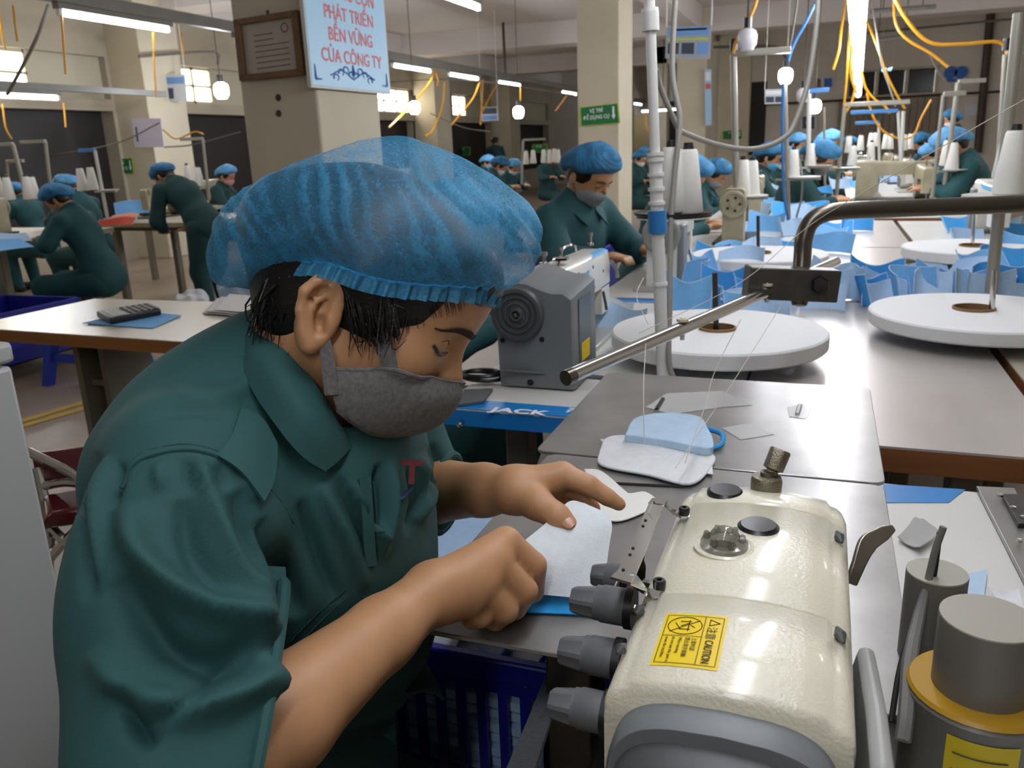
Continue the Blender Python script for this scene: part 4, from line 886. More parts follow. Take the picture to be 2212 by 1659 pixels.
q = ca_[0]+e1*.2+e2*.5+np.array([0, 0, .0235]); MB().prism([ca_[0]+e1*u+e2*v+np.array([0, 0, .0222]) for u, v in ((.08, .1), (.08, .9), (.32, .9), (.32, .1))], (0, 0, .001)).build('display', mat('display_grey', '5c6058', .3), kc)
for i, (dx, dy, lab) in enumerate(((0, 0, 'lowest paper sheet of the sheaf on the wooden table'), (8, -4, 'middle paper sheet of the sheaf behind the worker nape'), (26, -8, 'top paper sheet of the sheaf behind the worker nape'))):
    scrap('paper_sheet', [(437+dx, 678+dy), (560+dx, 690+dy), (600+dx, 655+dy), (470+dx, 646+dy)], LZ_+.002+.006*i, mat('sheet_paper', 'd3d1cd', .6), lab, 'paper', lift=.004, seed=6+i)
# red chair with chrome frame
ch = empty('folding_chair', (-1.55, 1.42, 0), 0, 'dark red padded chair with chrome frame behind the worker', 'chair')
M_red = mat('dark_red_vinyl', '4d1216', .3)
cA = P(150, 1010, 1.75)
MB().grid(bez([[P(70, 985, 1.78), P(150, 975, 1.8), P(215, 965, 1.82)], [P(75, 1010, 1.76), P(150, 1003, 1.78), P(212, 995, 1.8)], [P(85, 1045, 1.75), P(150, 1040, 1.77), P(205, 1030, 1.79)]], 5, 5), .03).build('backrest', M_red, ch, bev=.01)
MB().grid(bez([[P(90, 1085, 1.72), P(150, 1075, 1.80), P(240, 1060, 1.9)], [P(95, 1130, 1.62), P(150, 1120, 1.7), P(250, 1105, 1.8)]], 5, 5), .04).build('seat', M_red, ch, bev=.012)
for pts in ([(60, 975), (110, 1000), (165, 1030), (185, 1080)], [(95, 1050), (140, 1042), (180, 1045)], [(100, 1135), (170, 1110), (210, 1100)], [(110, 1140), (150, 1180), (200, 1230)], [(180, 1130), (140, 1170), (100, 1215)], [(80, 1010), (100, 1100), (105, 1160)]):
    MB().tube([P(x, y, 1.72) for x, y in pts], .010, 8, smooth=4).build('frame_tube', M_chrome, ch)
for a, b_ in (((110, 1140), -.05), ((190, 1120), .05)):
    q = P(*a, 1.74); MB().tube([q, (q[0]+b_, q[1]-.1, 0.02)], .010, 8).build('leg', M_chrome, ch)
    MB().tube([q, (q[0]-b_, q[1]+.25, 0.02)], .010, 8).build('leg', M_chrome, ch)
# blue plastic stool and blue crates
M_bplast = mat('blue_plastic', '2742b0', .4); M_bdark = mat('navy_plastic', '1a1f8c', .4)
so = empty('plastic_stool', (-4.0, 3.6, 0), .3, 'blue plastic stool standing under the wooden table', 'stool')
MB().box((-4.2, 3.42, .26), (-3.8, 3.78, .30)).build('seat', M_bplast, so, bev=.012)
for sx in (-1, 1):
    for sy in (-1, 1): MB().loft([[(-4.0+sx*.165+a*.03, 3.6+sy*.15+b_*.03, .26) for a, b_ in ((-1, -1), (1, -1), (1, 1), (-1, 1))], [(-4.0+sx*.21+a*.025, 3.6+sy*.19+b_*.025, 0) for a, b_ in ((-1, -1), (1, -1), (1, 1), (-1, 1))]]).build('leg', M_bplast, so)
for sy in (-1, 1): MB().box((-4.15, 3.6+sy*.165-.01, .14), (-3.85, 3.6+sy*.165+.01, .19)).build('rail', M_bplast, so)
def crate(name, x0, x1, y0, y1, z0, z1, label, slots=True, m=M_bdark, fill=None):
    e = empty(name, ((x0+x1)/2, (y0+y1)/2, z0), 0, label, 'basket'); rim = MB(); t = .012
    rim.box((x0-t, y0-t, z1-.03), (x1+t, y0+.004, z1)).box((x0-t, y1-.004, z1-.03), (x1+t, y1+t, z1)).box((x0-t, y0+.004, z1-.03), (x0+.004, y1-.004, z1)).box((x1-.004, y0+.004, z1-.03), (x1+t, y1-.004, z1))
    rim.build('rim', m, e, bev=.004)
    MB().box((x0, y0, z0), (x1, y1, z0+.008)).build('floor_panel', m, e)
    zs = [(z0+.02, (z0+z1)/2-.03), ((z0+z1)/2, z1-.055)] if slots else []
    for nm, (a, b_, fx) in dict(a=(x0, x1, 0), b=(y0, y1, 1)).items():
        for wv in ((y0, y0+.006), (y1-.006, y1)) if fx == 0 else ((x0, x0+.006), (x1-.006, x1)):
            wall = MB(); n_ = max(4, int((b_-a)/.028))
            mk = lambda u0, u1, q0, q1: wall.box((u0, wv[0], q0), (u1, wv[1], q1)) if fx == 0 else wall.box((wv[0], u0, q0), (wv[1], u1, q1))
            if not slots: mk(a, b_, z0, z1-.03)
            else:
                mk(a, b_, z0, z0+.02); mk(a, b_, zs[0][1], zs[1][0]); mk(a, b_, zs[1][1], z1-.03)
                for i in range(n_+1):
                    u = a+(b_-a)*i/n_
                    for q0, q1 in zs: mk(max(a, u-.006), min(b_, u+.006), q0, q1)
            wall.build('side', m, e)
    return e
bk = crate('storage_basket', -.62, -.275, .80, 1.34, .30, .66, 'navy blue slotted basket of cut masks under the work plate')
for i, (px, py, m) in enumerate([(960, 1405, M_cloth_w), (1035, 1415, M_bl1), (1090, 1425, M_bl2), (1140, 1435, M_cloth_w), (1000, 1395, M_bl1), (920, 1390, M_cloth_w)]):
    c = onz(px, py, .64); nu = 10; rr = np.random.default_rng(40+i); g = np.zeros((nu+1, nu+1, 3))
    for a in range(nu+1):
        for b_ in range(nu+1):
            u, v = a/nu*2-1, b_/nu*2-1; g[a, b_] = (c[0]*0+np.clip(c[0], -.54, -.35)+u*.06+.01*v, np.clip(c[1], .885, 1.25)+v*.075-.01*u, .628+.022*math.cos(u*1.3+i)*math.cos(v*1.4)+.006*math.sin(5*v+i)+.004*i*(i % 2))
    tag(MB().grid(g, .003).build('cut_mask', m, smooth=70), ['white mask cut lying at the worker side of the blue basket', 'pale blue mask cut in the middle of the slotted basket', 'blue mask cut curling in the slotted basket', 'white mask cut at the corner of the slotted basket', 'pale blue mask cut buried in the slotted basket', 'white mask cut half hidden by the forearm in the basket'][i], 'mask')
inner = MB()
for i in range(16):
    z = .312+i*.0185; inner.box((-.605+.01*(i % 3), .815+.004*(i % 2), z), (-.292-.012*(i % 2), 1.325, z+.012))
tag(inner.build('mask_bundle', M_bl1), 'layered pale blue mask stock filling the slotted basket', 'mask stock', kind='stuff')
crate('storage_basket', -5.1, -4.48, 3.35, 3.95, .10, .42, 'blue basket on the floor at the picture edge beside the wooden table', slots=False)
crate('storage_basket', -3.7+.0, -3.2, 5.2, 5.7, .0, .35, 'navy basket under the bench of the bent standing worker', slots=False)
# ================================================================== the worker in front
M_skin = mat('skin', 'bb8b63', .5, noise=(35, .10), bump=(350, .08), sss=.12)
M_hair = mat('black_hair', '0e0b0a', .38, bump=(500, .3, (.3, 1, 1)))
M_shirt = mat('teal_cotton', '245050', .8, noise=(7, .12), bump=(900, .22))
M_shirt_d = mat('teal_cotton_seam', '163f40', .85)
M_trous = mat('dark_green_trousers', '12302e', .85, bump=(700, .2))
M_maskg = mat('heather_grey_jersey', '757472', .9, noise=(260, .35), bump=(700, .25))
M_nail = mat('nail', 'c08a72', .3)
wk = empty('person', (-.55, .55, 0), 0, 'woman in teal shirt, blue hair cap and grey mask guiding cloth at the machine', 'person')
def frame(fc, uc):
    f_ = unit(fc); u_ = unit(np.array(uc)-f_*np.dot(f_, uc)); s_ = np.cross(f_, u_); return RC @ f_, RC @ u_, RC @ s_
hf, hu, hs = frame((.925, .38, .03), (.38, -.925, -.05))
HO = P(715, 700, .625)-hs*.070
def Hd(f, u, s): return HO+hf*f+hu*u+hs*s
HA = np.array([hf, hu, hs])
B_ = SDF((-.78, .24, .50), (-.12, .98, 1.30), .0029)
Rsh, Rel, Rwr = P(415, 1010, .61), P(405, 1715, .505), P(925, 1285, .70)
Lsh, Lel, Lwr = P(800, 830, .92), P(850, 1060, 1.02), P(1105, 1058, .865)
Nb = P(610, 890, .745); Pel = np.array([-.60, .60, .52])
# head
B_.ell(Hd(.002, .046, 0), (.094, .080, .073), HA, .01)
B_.ell(Hd(.042, -.004, 0), (.046, .058, .056), HA, .02)
B_.ell(Hd(.056, .060, 0), (.049, .042, .056), HA, .02)
B_.ell(Hd(.054, .025, 0), (.035, .035, .050), HA, .02)
for s in (-1, 1):
    B_.cone(Hd(.0, -.025, s*.052), Hd(.060, -.052, s*.012), .014, .011, .03)
    B_.ell(Hd(.058, -.004, s*.046), (.018, .016, .014), HA, .02)
    B_.cone(Hd(.085, .037, s*.010), Hd(.067, .033, s*.042), .009, .008, .014)
B_.ell(Hd(.066, -.050, 0), (.016, .012, .018), HA, .015)
B_.cone(Hd(.0845, .026, 0), Hd(.0965, -.004, 0), .0062, .0080, .010)
B_.ell(Hd(.0975, -.009, 0), (.0085, .0075, .0085), HA, .006)
for s in (-1, 1):
    B_.ell(Hd(.089, -.011, s*.0115), (.0085, .007, .006), HA, .006)
    B_.ell(Hd(.095, .017, s*.032), (.014, .010, .016), HA, .012, 'sub')
    B_.ell(Hd(.0715, .015, s*.033), (.0125, .0120, .0135), HA, .005)
    B_.ell(Hd(.0775, .019, s*.033), (.007, .005, .0135), HA, .005)
    # ear
    e = lambda f, u, o=0.0: Hd(f*.9-.006, u*.9, s*(.0745+.10*max(0, .012-f)+o))
    B_.ell(e(-.004, .004, -.002), (.017, .030, .007), HA, .005)
    B_.chain([e(.006, .012), e(.005, .024), e(-.003, .031, .002), e(-.014, .029, .004), e(-.020, .018, .005), e(-.018, .002, .004), e(-.010, -.014, .002), e(-.003, -.024)], [.0035, .0045, .0048, .005, .005, .0045, .005, .0065], .003)
    B_.ell(e(-.006, .012, .006), (.0085, .015, .0075), HA, .002, 'sub')
    B_.ell(e(-.001, -.004, .005), (.008, .009, .010), HA, .002, 'sub')
    B_.chain([e(-.002, .024, .002), e(-.009, .014, .0035), e(-.010, .0, .003), e(-.004, -.012, .002)], [.0022, .0028, .0028, .003], .002)
    B_.ell(e(.007, .000, .001), (.004, .006, .004), HA, .003)
B_.cone(Hd(-.020, -.02, 0), Nb, .053, .058, .03)
# trunk and arms (trunk lies under the shirt)
B_.cone(Nb, Pel+np.array([0, 0, .1]), .07, .10, .04)
B_.cone(Nb, Rsh, .05, .045, .03).cone(Nb, Lsh, .05, .045, .03)
B_.chain([Rsh, Rel], [.036, .032], .02)
B_.chain([Rel, Rel+(Rwr-Rel)*.3, Rel+(Rwr-Rel)*.75, Rwr], [.034, .0385, .0275, .0235], .012)
B_.chain([Lsh, Lel], [.036, .032], .02)
B_.chain([Lel, Lel+(Lwr-Lel)*.35, Lel+(Lwr-Lel)*.8, Lwr], [.036, .0385, .0275, .0225], .012)
# right hand: a loose fist pressing the cloth, seen from the back of the hand
def fing(pts, rs, k=.0025):
    B_.chain([P(*p) for p in pts], rs, k)
rk = [(1092, 1172, .742), (1072, 1218, .726), (1045, 1265, .716), (1012, 1302, .712)]
rp = [(1152, 1222, .752), (1132, 1276, .735), (1092, 1318, .726), (1040, 1330, .722)]
rd = [(1150, 1275, .768), (1112, 1312, .758), (1070, 1338, .748), (1020, 1338, .742)]
rt = [(1120, 1292, .785), (1085, 1305, .778), (1050, 1320, .772), (1005, 1320, .765)]
for a, (q, w_) in enumerate(zip(rk, (.0150, .0150, .0140, .0125))):
    B_.cone(Rwr+(P(*q)-Rwr)*.12, P(*q), .020, w_, .014)
for q, p_, d_, t_, r_ in zip(rk, rp, rd, rt, (.0118, .0118, .0110, .0098)):
    fing([q, p_, d_, t_], [r_+.0022, r_+.0008, r_-.0006, r_-.0022], .002)
B_.chain([Rwr+unit(P(1000, 1250, .78)-Rwr)*.02, P(1020, 1235, .775), P(1085, 1262, .80), P(1125, 1290, .80)], [.020, .0165, .0125, .0095], .008)      # thumb on the far side
# left hand: index pointing, others curled, thumb pressing the cloth
lk = [(1214, 1026, .868), (1222, 1042, .890), (1216, 1058, .908), (1200, 1072, .922)]
for q, w_ in zip(lk, (.0150, .0145, .0135, .012)): B_.cone(Lwr+(P(*q)-Lwr)*.10, P(*q), .0190, w_, .014)
fing([lk[0], (1272, 1048, .858), (1312, 1074, .856), (1337, 1089, .858)], [.0132, .0108, .0092, .0074])
fing([lk[1], (1262, 1074, .880), (1278, 1100, .874), (1278, 1122, .872)], [.0128, .0106, .0092, .0076])
fing([lk[2], (1242, 1090, .895), (1252, 1112, .886), (1248, 1130, .880)], [.0122, .0102, .0088, .0074])
fing([lk[3], (1215, 1100, .905), (1220, 1122, .895), (1215, 1138, .885)], [.0112, .0092, .008, .0068])
B_.chain([Lwr+(P(1165, 1088, .845)-Lwr)*.2, P(1160, 1088, .842), P(1202, 1115, .828), P(1228, 1134, .822)], [.021, .0158, .0125, .0098], .008)
bv, bf = B_.nets(); bv = relax(bv, bf, 2, .35)
qmesh('body', bv, bf, M_skin, wk)
def nailp(c, ax, nrm, L, W):
    ax = unit(ax); nrm = unit(nrm); sd = np.cross(ax, nrm); g = []
    for i in np.linspace(-1, 1, 7):
        g.append([c+ax*L*i*.5*math.sqrt(1)+sd*W*j*.5*math.sqrt(max(.05, 1-max(0, abs(i)-.4)**2*1.8))-nrm*(.0016*j*j)+nrm*.0004 for j in np.linspace(-1, 1, 7)])
    return np.array(g)
tt = P(1226, 1130, .815); td = P(1232, 1138, .822)-P(1205, 1117, .828)
tn = RC @ np.array([.15, -.35, -.9]); tc_ = B_.snap(tt+tn*.01, .0003)[0]
MB().grid(nailp(tc_, td, tn, .0125, .0115), .0006).build('thumbnail', M_nail, wk, smooth=80)
# brow and lashes
def facestrip(pts, ws, name, m, off=.0006, wup=None):
    p = catmull([Hd(*q) for q in pts], 6); p = B_.snap(p, off); w = np.interp(np.linspace(0, 1, len(p)), np.linspace(0, 1, len(ws)), ws); g = []
    for i in range(len(p)):
        t = unit(p[min(i+1, len(p)-1)]-p[max(i-1, 0)]); n = B_.grad(p[i:i+1])[0]; s = np.cross(n, t); g.append([p[i]+s*w[i]*j+n*.0006*(1-abs(j)) for j in (-1, -.5, 0, .5, 1)])
    MB().grid(np.array(g)).build(name, m, wk, smooth=80)
for s in (1, -1):
    facestrip([(.094, .034, s*.010), (.090, .037, s*.020), (.081, .037, s*.033), (.066, .030, s*.045)], [.0026, .0034, .0026, .0006], 'eyebrow', mat('brow_hair', '1d1511', .8), off=.0012)
    facestrip([(.086, .011, s*.020), (.0865, .009, s*.030), (.081, .009, s*.040), (.072, .013, s*.048)], [.0007, .0015, .0018, .0015], 'eyelashes', M_hair, off=.0009)
    facestrip([(.085, .018, s*.020), (.086, .021, s*.031), (.078, .019, s*.044)], [.0003, .0005, .0003], 'eyelid_crease', mat('crease_skin', '6e4630', .7), off=.0004)
# hair: shell over the skull, nape and loose strands
Hs = SDF(HO-.17, HO+.17, .0032)
Hs.ell(Hd(.000, .050, 0), (.101, .086, .0795), HA, .01)
Hs.ell(Hd(.056, .072, 0), (.0545, .040, .060), HA, .01)
Hs.ell(Hd(-.030, .005, 0), (.048, .052, .066), HA, .02)
Hs.ell(Hd(-.070, .060, 0), (.046, .040, .050), HA, .03)
for s in (1, -1):
    Hs.cone(Hd(.010, .045, s*.066), Hd(.040, .000, s*.0655), .014, .004, .012)
    Hs.ell(Hd(-.008, .002, s*.084), (.018, .024, .016), HA, .004, 'sub')
# remove the face: below the slanting hairline
xs = [(Hs.lo[i]+Hs.h*np.arange(Hs.n[i])) for i in range(3)]
gx, gy, gz = np.meshgrid(*[x.astype(np.float32) for x in xs], indexing='ij')
qf = (gx-HO[0])*hf[0]+(gy-HO[1])*hf[1]+(gz-HO[2])*hf[2]; qu = (gx-HO[0])*hu[0]+(gy-HO[1])*hu[1]+(gz-HO[2])*hu[2]; qs = (gx-HO[0])*hs[0]+(gy-HO[1])*hs[1]+(gz-HO[2])*hs[2]
cutd = ((qf-.037)*.88-qu-.001+.002*np.sin(qs*90))*.66
cutd = np.minimum(cutd, .058-qu)
Hs.d = np.where(qf > .004, np.maximum(Hs.d, cutd), Hs.d).astype(np.float32)
hv, hfc = Hs.nets(); hv = relax(hv, hfc, 2, .4)
qmesh('hair', hv, hfc, M_hair, wk)
rr = np.random.default_rng(11); st_ = MB()
for i in range(260):
    a = rr.uniform(0, 1); p0 = P(575+110*a+rr.normal(0, 6), 600+rr.normal(0, 12), .645+rr.uniform(-.02, .05)); p1 = P(550+115*a+rr.normal(0, 10), 665+rr.normal(0, 15), .645+rr.uniform(-.02, .05)); p2 = P(538+105*a+rr.normal(0, 12)+20*a, 722+rr.normal(0, 22), .655+rr.uniform(-.02, .05))
    st_.tube([p0, p1, p2], [.0008, .0008, .0003], 4, smooth=3)
for i in range(60):
    a = rr.uniform(0, 1); p0 = Hd(-.005+.045*a, .035+rr.normal(0, .004), .0775); p1 = Hd(.012+.04*a, .012+rr.normal(0, .006), .0745); p2 = Hd(.022+.030*a+rr.normal(0, .004), -.008+.018*a+rr.normal(0, .006), .0665+.003*a)
    st_.tube([p0, p1, p2], [.0007, .0007, .0002], 4, smooth=3)
for i in range(70):
    a = rr.uniform(0, 1); f0 = .040+.045*a; p0 = Hd(f0-.016, f0-.004+rr.normal(0, .003), .067-.30*max(0, f0-.055)); q = B_.snap(Hd(f0+.002, f0-.034+rr.normal(0, .003), .060-.5*max(0, f0-.055)), .0012)[0]
    st_.tube([p0, (p0+q)/2+hs*.002, q], [.0004, .0003, .0001], 4)
so_ = st_.build('hair_strands', M_hair, wk, smooth=0); so_['kind'] = 'stuff'
# disposable cap
def cap_material():
    m = bpy.data.materials.new('blue_nonwoven_cap'); m.use_nodes = True; nt = m.node_tree; N = nt.nodes; L = nt.links; N.clear()
    out = N.new('ShaderNodeOutputMaterial'); mix = N.new('ShaderNodeMixShader'); tr = N.new('ShaderNodeBsdfTransparent'); add = N.new('ShaderNodeMixShader'); di = N.new('ShaderNodeBsdfPrincipled'); tl_ = N.new('ShaderNodeBsdfTranslucent')
    c = lin('489fcb'); di.inputs['Base Color'].default_value = c; di.inputs['Roughness'].default_value = .55; tl_.inputs['Color'].default_value = c
    add.inputs[0].default_value = .42; L.new(di.outputs[0], add.inputs[1]); L.new(tl_.outputs[0], add.inputs[2])
    tc = N.new('ShaderNodeTexCoord')
    n1 = N.new('ShaderNodeTexNoise'); n1.inputs['Scale'].default_value = 420; n1.inputs['Detail'].default_value = 4; L.new(tc.outputs['Object'], n1.inputs['Vector'])
    n2 = N.new('ShaderNodeTexNoise'); n2.inputs['Scale'].default_value = 38; n2.inputs['Detail'].default_value = 3; L.new(tc.outputs['Object'], n2.inputs['Vector'])
    vo = N.new('ShaderNodeTexVoronoi'); vo.inputs['Scale'].default_value = 700; L.new(tc.outputs['Object'], vo.inputs['Vector'])
    at_ = N.new('ShaderNodeAttribute'); at_.attribute_name = 'tint'
    def math_(op, a, b):
        q = N.new('ShaderNodeMath'); q.operation = op
        for i, v in enumerate((a, b)):
            if isinstance(v, (int, float)): q.inputs[i].default_value = v
            else: L.new(v, q.inputs[i])
        return q.outputs[0]
    a = math_('MULTIPLY', math_('SUBTRACT', n1.outputs['Fac'], .5), .9)
    b = math_('MULTIPLY', math_('SUBTRACT', n2.outputs['Fac'], .5), .55)
    v = math_('MULTIPLY', math_('LESS_THAN', vo.outputs['Distance'], .28), .10)
    t = math_('ADD', math_('ADD', math_('ADD', a, b), v), at_.outputs['Fac'])
    cl_ = N.new('ShaderNodeClamp'); cl_.inputs['Min'].default_value = .06; cl_.inputs['Max'].default_value = .97; L.new(t, cl_.inputs[0])
    L.new(cl_.outputs[0], mix.inputs[0]); L.new(tr.outputs[0], mix.inputs[1]); L.new(add.outputs[0], mix.inputs[2]); L.new(mix.outputs[0], out.inputs[0])
    return m
M_cap = cap_material()
def cap_mesh(name, parent, Hd_, m, n_az=200, n_pr=12, wr=1.0, tint0=.36):
    prof = dict(front=[(.107, .074), (.128, .104), (.110, .140), (.056, .162), (.0, .165)], back=[(.062, .004), (.114, -.010), (.126, .040), (.080, .112), (.0, .165)], side=[(.087, .042), (.106, .066), (.098, .112), (.055, .152), (.0, .165)])
    pr = {k: catmull(np.array(v), n_pr//2) for k, v in prof.items()}; K = len(pr['front']); g = np.zeros((n_az, K, 3)); tint = np.zeros((n_az, K))
    r = np.random.default_rng(5); ph = r.uniform(0, 6, 12)
    for i in range(n_az):
        th = 2*math.pi*i/n_az; c, s = math.cos(th), math.sin(th); fb = pr['front'] if c > 0 else pr['back']; sd = pr['side']
        for j in range(K):
            rf, uf = fb[j]; rs, us = sd[j]; rad = 1/math.sqrt((c/max(rf, 1e-4))**2+(s/max(rs, 1e-4))**2) if rf > 1e-4 else 0
            u = uf*c*c+us*s*s; t = j/(K-1)
            f_, s_ = rad*c, rad*s
            w = math.sin(math.pi*min(1, t*1.35))**.7 if t*1.35 < 1 else 0
            lump = .0035*math.sin(3*th+ph[0]+4*t)*w+.0025*math.sin(7*th+ph[1]-6*t)*w
            q = (f_*.64+u*.77)/.0140+.35*math.sin(9*u*10+ph[3])+.5*math.sin(f_*24+ph[4]); tri = abs((q % 1)*2-1)
            pl = (.0022*(tri-.5))*w*wr
            gath = .0020*math.sin(46*th+ph[2])*max(0, 1-t*5)
            k = 1+(lump+pl+gath)/max(rad, .03)
            g[i, j] = Hd_(f_*k, u+(lump+pl)*.8, s_*k)
            back = max(0, -c)
            tint[i, j] = tint0+.42*max(0, min(1, (tri-.45)*5))*w*(.35+.65*max(0, 1-abs(t-.5)*2.0))*(.62+.38*math.sin(70*f_+40*u))+.30*back*max(0, 1-2.2*t)+.16*max(0, 1-t*7)+.10*max(0, c)
    v = g.reshape(-1, 3); f = [(i*K+j, ((i+1) % n_az)*K+j, ((i+1) % n_az)*K+j+1, i*K+j+1) for i in range(n_az) for j in range(K-1)]
    return qmesh(name, v, np.array(f), m, parent, col=tint.ravel()), g
cp, cg = cap_mesh('hair_cap', wk, Hd, M_cap, 260, 22)
# gathered frill below the elastic
nA = 520; fr = []
for i in range(nA+1):
    th = 2*math.pi*i/nA; base = cg[int(i/nA*260) % 260, 0]; k = (i/nA*260) % 1; base = base*(1-k)+cg[(int(i/nA*260)+1) % 260, 0]*k
    rad = unit(base-Hd(0, .045, 0)-hu*np.dot(base-Hd(0, .045, 0), hu)); rf = .0016*math.sin(78*th)+.0006*math.sin(31*th)
    hgt = .011 if math.cos(th) > -.75 else .006
    fr.append([base+rad*(.001), base-hu*hgt*.5+rad*(.0020+rf), base-hu*hgt+rad*(.0025+1.3*rf)])
frg = np.array(fr); K3 = 3
qmesh('cap_frill', frg.reshape(-1, 3), np.array([(i*3+j, (i+1)*3+j, (i+1)*3+j+1, i*3+j+1) for i in range(nA) for j in range(2)]), M_cap, cp, col=np.full((nA+1)*3, .78))
MB().tube([p+hu*.0005 for p in cg[:, 0]]+[cg[0, 0]], .0013, 6).build('elastic', mat('cap_elastic', '2585bd', .7), cp)
# grey mask
rows = [[(.107, -.008, 0), (.098, -.010, .020), (.0845, -.011, .038), (.0605, -.011, .0555), (.036, -.023, .0645), (.014, -.031, .068)],
        [(.1105, -.022, 0), (.102, -.024, .024), (.086, -.026, .044), (.062, -.027, .0575), (.038, -.035, .0645), (.018, -.040, .0675)],
        [(.107, -.040, 0), (.098, -.042, .023), (.081, -.045, .042), (.061, -.047, .054), (.041, -.050, .061), (.022, -.050, .066)],
        [(.096, -.056, 0), (.088, -.060, .018), (.074, -.064, .033), (.059, -.066, .045), (.044, -.064, .055), (.027, -.058, .0625)],
        [(.080, -.067, 0), (.074, -.069, .015), (.065, -.071, .028), (.054, -.071, .040), (.042, -.067, .051), (.028, -.061, .061)]]
full = [[(f, u, -s) for f, u, s in r[:0:-1]]+r for r in rows]
mg = bez([[Hd(*p) for p in r] for r in full], 7, 5)
# keep the cloth clear of the face
sh_ = mg.shape; q = mg.reshape(-1, 3); d = B_.at(q); gq = B_.grad(q); q = q+gq*np.maximum(0, .0022-d)[:, None]; mg = q.reshape(sh_)
mk = MB().grid(mg, .002).build('face_mask', M_maskg, wk, smooth=80)
for edge in (mg[0], mg[-1], mg[:, 0], mg[:, -1]): MB().tube(edge, .0016, 6).build('hem', M_maskg, mk)
MB().tube([p for p in mg[:, sh_[1]//2]], .0007, 5).build('seam', mat('grey_seam', '5d5d5c', .9), mk)
def band(pts, w, m, name, par):
    p = catmull([Hd(*q) for q in pts], 6); g = []
    for i in range(len(p)):
        t = unit(p[min(i+1, len(p)-1)]-p[max(0, i-1)]); s = unit(np.cross(hs, t)); g.append([p[i]-s*w/2, p[i]+hs*.0012, p[i]+s*w/2])
    MB().grid(np.array(g), .0018).build(name, m, par, smooth=80)
for s in (1, -1):
    band([(.054, -.016, s*.0605), (.046, -.004, s*.0650), (.036, .008, s*.0690), (.022, .020, s*.0725), (.004, .034, s*.076)], .012, M_maskg, 'upper_strap', mk)
    band([(.020, -.050, s*.0680), (.013, -.036, s*.0700), (.006, -.022, s*.0720), (-.002, -.010, s*.0750)], .010, M_maskg, 'lower_strap', mk)
# ------------------------------------------------------------------ shirt
S_ = SDF((-.85, .22, .48), (-.14, 1.06, 1.22), .0036)
fa = unit(np.array([.93, .36, 0])); la = np.array([-fa[1], fa[0], 0]); va = np.array([0, 0, 1.0]); TA = np.array([fa, la, va])
tilt = np.array([unit(fa*.82-va*.57), la, unit(fa*.57+va*.82)])
S_.ell((Rsh+Lsh)/2*.5+Nb*.5+np.array([-.02, 0, -.10]), (.115, .175, .17), tilt, .05)
S_.ell((Rsh+Lsh)/2+np.array([-.055, -.01, -.20]), (.130, .175, .20), tilt, .06)
S_.ell(np.array([-.53, .60, .74]), (.145, .175, .20), TA, .07)
S_.ell(np.array([-.55, .60, .58]), (.155, .19, .14), TA, .05)
S_.cone(Nb+np.array([-.02, 0, -.02]), Rsh+np.array([0, 0, -.01]), .066, .056, .05).cone(Nb+np.array([-.02, 0, -.02]), Lsh, .066, .056, .05)
S_.chain([P(612, 815, .72), P(530, 900, .71), P(440, 985, .69), P(385, 1060, .67)], [.060, .068, .070, .072], .04)
S_.cone(P(700, 1010, .74), P(760, 1330, .80), .07, .08, .05)
L_ = SDF((-.85, .22, .48), (-.14, 1.06, 1.22), .0036)
fd = unit(Rwr-Rel); cuffR = P(575, 1530, .540)
L_.chain([Rsh+np.array([-.005, 0, 0]), P(392, 1180, .585), P(392, 1380, .555), P(400, 1600, .525), Rel], [.058, .062, .064, .062, .058], .03)
L_.cone(Rel, Rel+fd*.10, .058, .052, .03)
L_.ell(P(330, 1300, .56), (.05, .05, .06), None, .03)
n0 = RC @ unit(np.array([.90, .25, .30])); 
L_.plane(P(583, 1480, .535), n0)
LL = SDF((-.85, .22, .48), (-.14, 1.06, 1.22), .0036)
LL.chain([Lsh, P(835, 960, .975), Lel], [.062, .064, .062], .03); ld = unit(Lwr-Lel); LL.cone(Lel, Lel+ld*.06, .060, .054, .03)
LL.plane(P(948, 1050, .93), RC @ unit(np.array([.93, .18, -.3])))
for q_ in (L_, LL):
    k = .022; a = S_.d; b = q_.d; h = np.clip(.5+.5*(a-b)/k, 0, 1); S_.d = (a+(b-a)*h-k*h*(1-h)).astype(np.float32)
for c_, n_, R_ in ((Rel+fd*.145, fd, .0),): pass
S_.cone(Hd(.0, -.05, 0), Nb+np.array([.05, .01, -.01]), .052, .042, .01, 'sub')     # neck opening
S_.cone(P(760, 930, .73), P(790, 1030, .73), .020, .008, .012, 'sub')
sv, sf = S_.nets(); sv = relax(sv, sf, 2, .4); nn = vnormals(sv, sf)
def ridge(px, amp, wid, D=None):
    """raise (amp>0) or sink a fold along a line on the cloth"""
    global sv
    pts = catmull(np.array(px, float), 5); pr_ = proj(sv); facing = np.einsum('ij,ij->i', nn, EYE-sv) > 0
    d2 = np.full(len(sv), 1e9); sfr = np.zeros(len(sv)); NP = len(pts)-1
    for i in range(len(pts)-1):
        a, b = pts[i], pts[i+1]; ab = b-a; t = np.clip(((pr_[:, :2]-a) @ ab)/max(ab @ ab, 1e-6), 0, 1); q = a+t[:, None]*ab; dn_ = ((pr_[:, :2]-q)**2).sum(1); sfr = np.where(dn_ < d2, (i+t)/NP, sfr); d2 = np.minimum(d2, dn_)
    if D is not None: facing &= np.abs(pr_[:, 2]-D) < .14
    sv = sv+nn*(1.9*amp*np.clip(np.sin(np.pi*sfr), 0, 1)**.6*np.exp(-d2/(wid*.9)**2)*facing)[:, None]
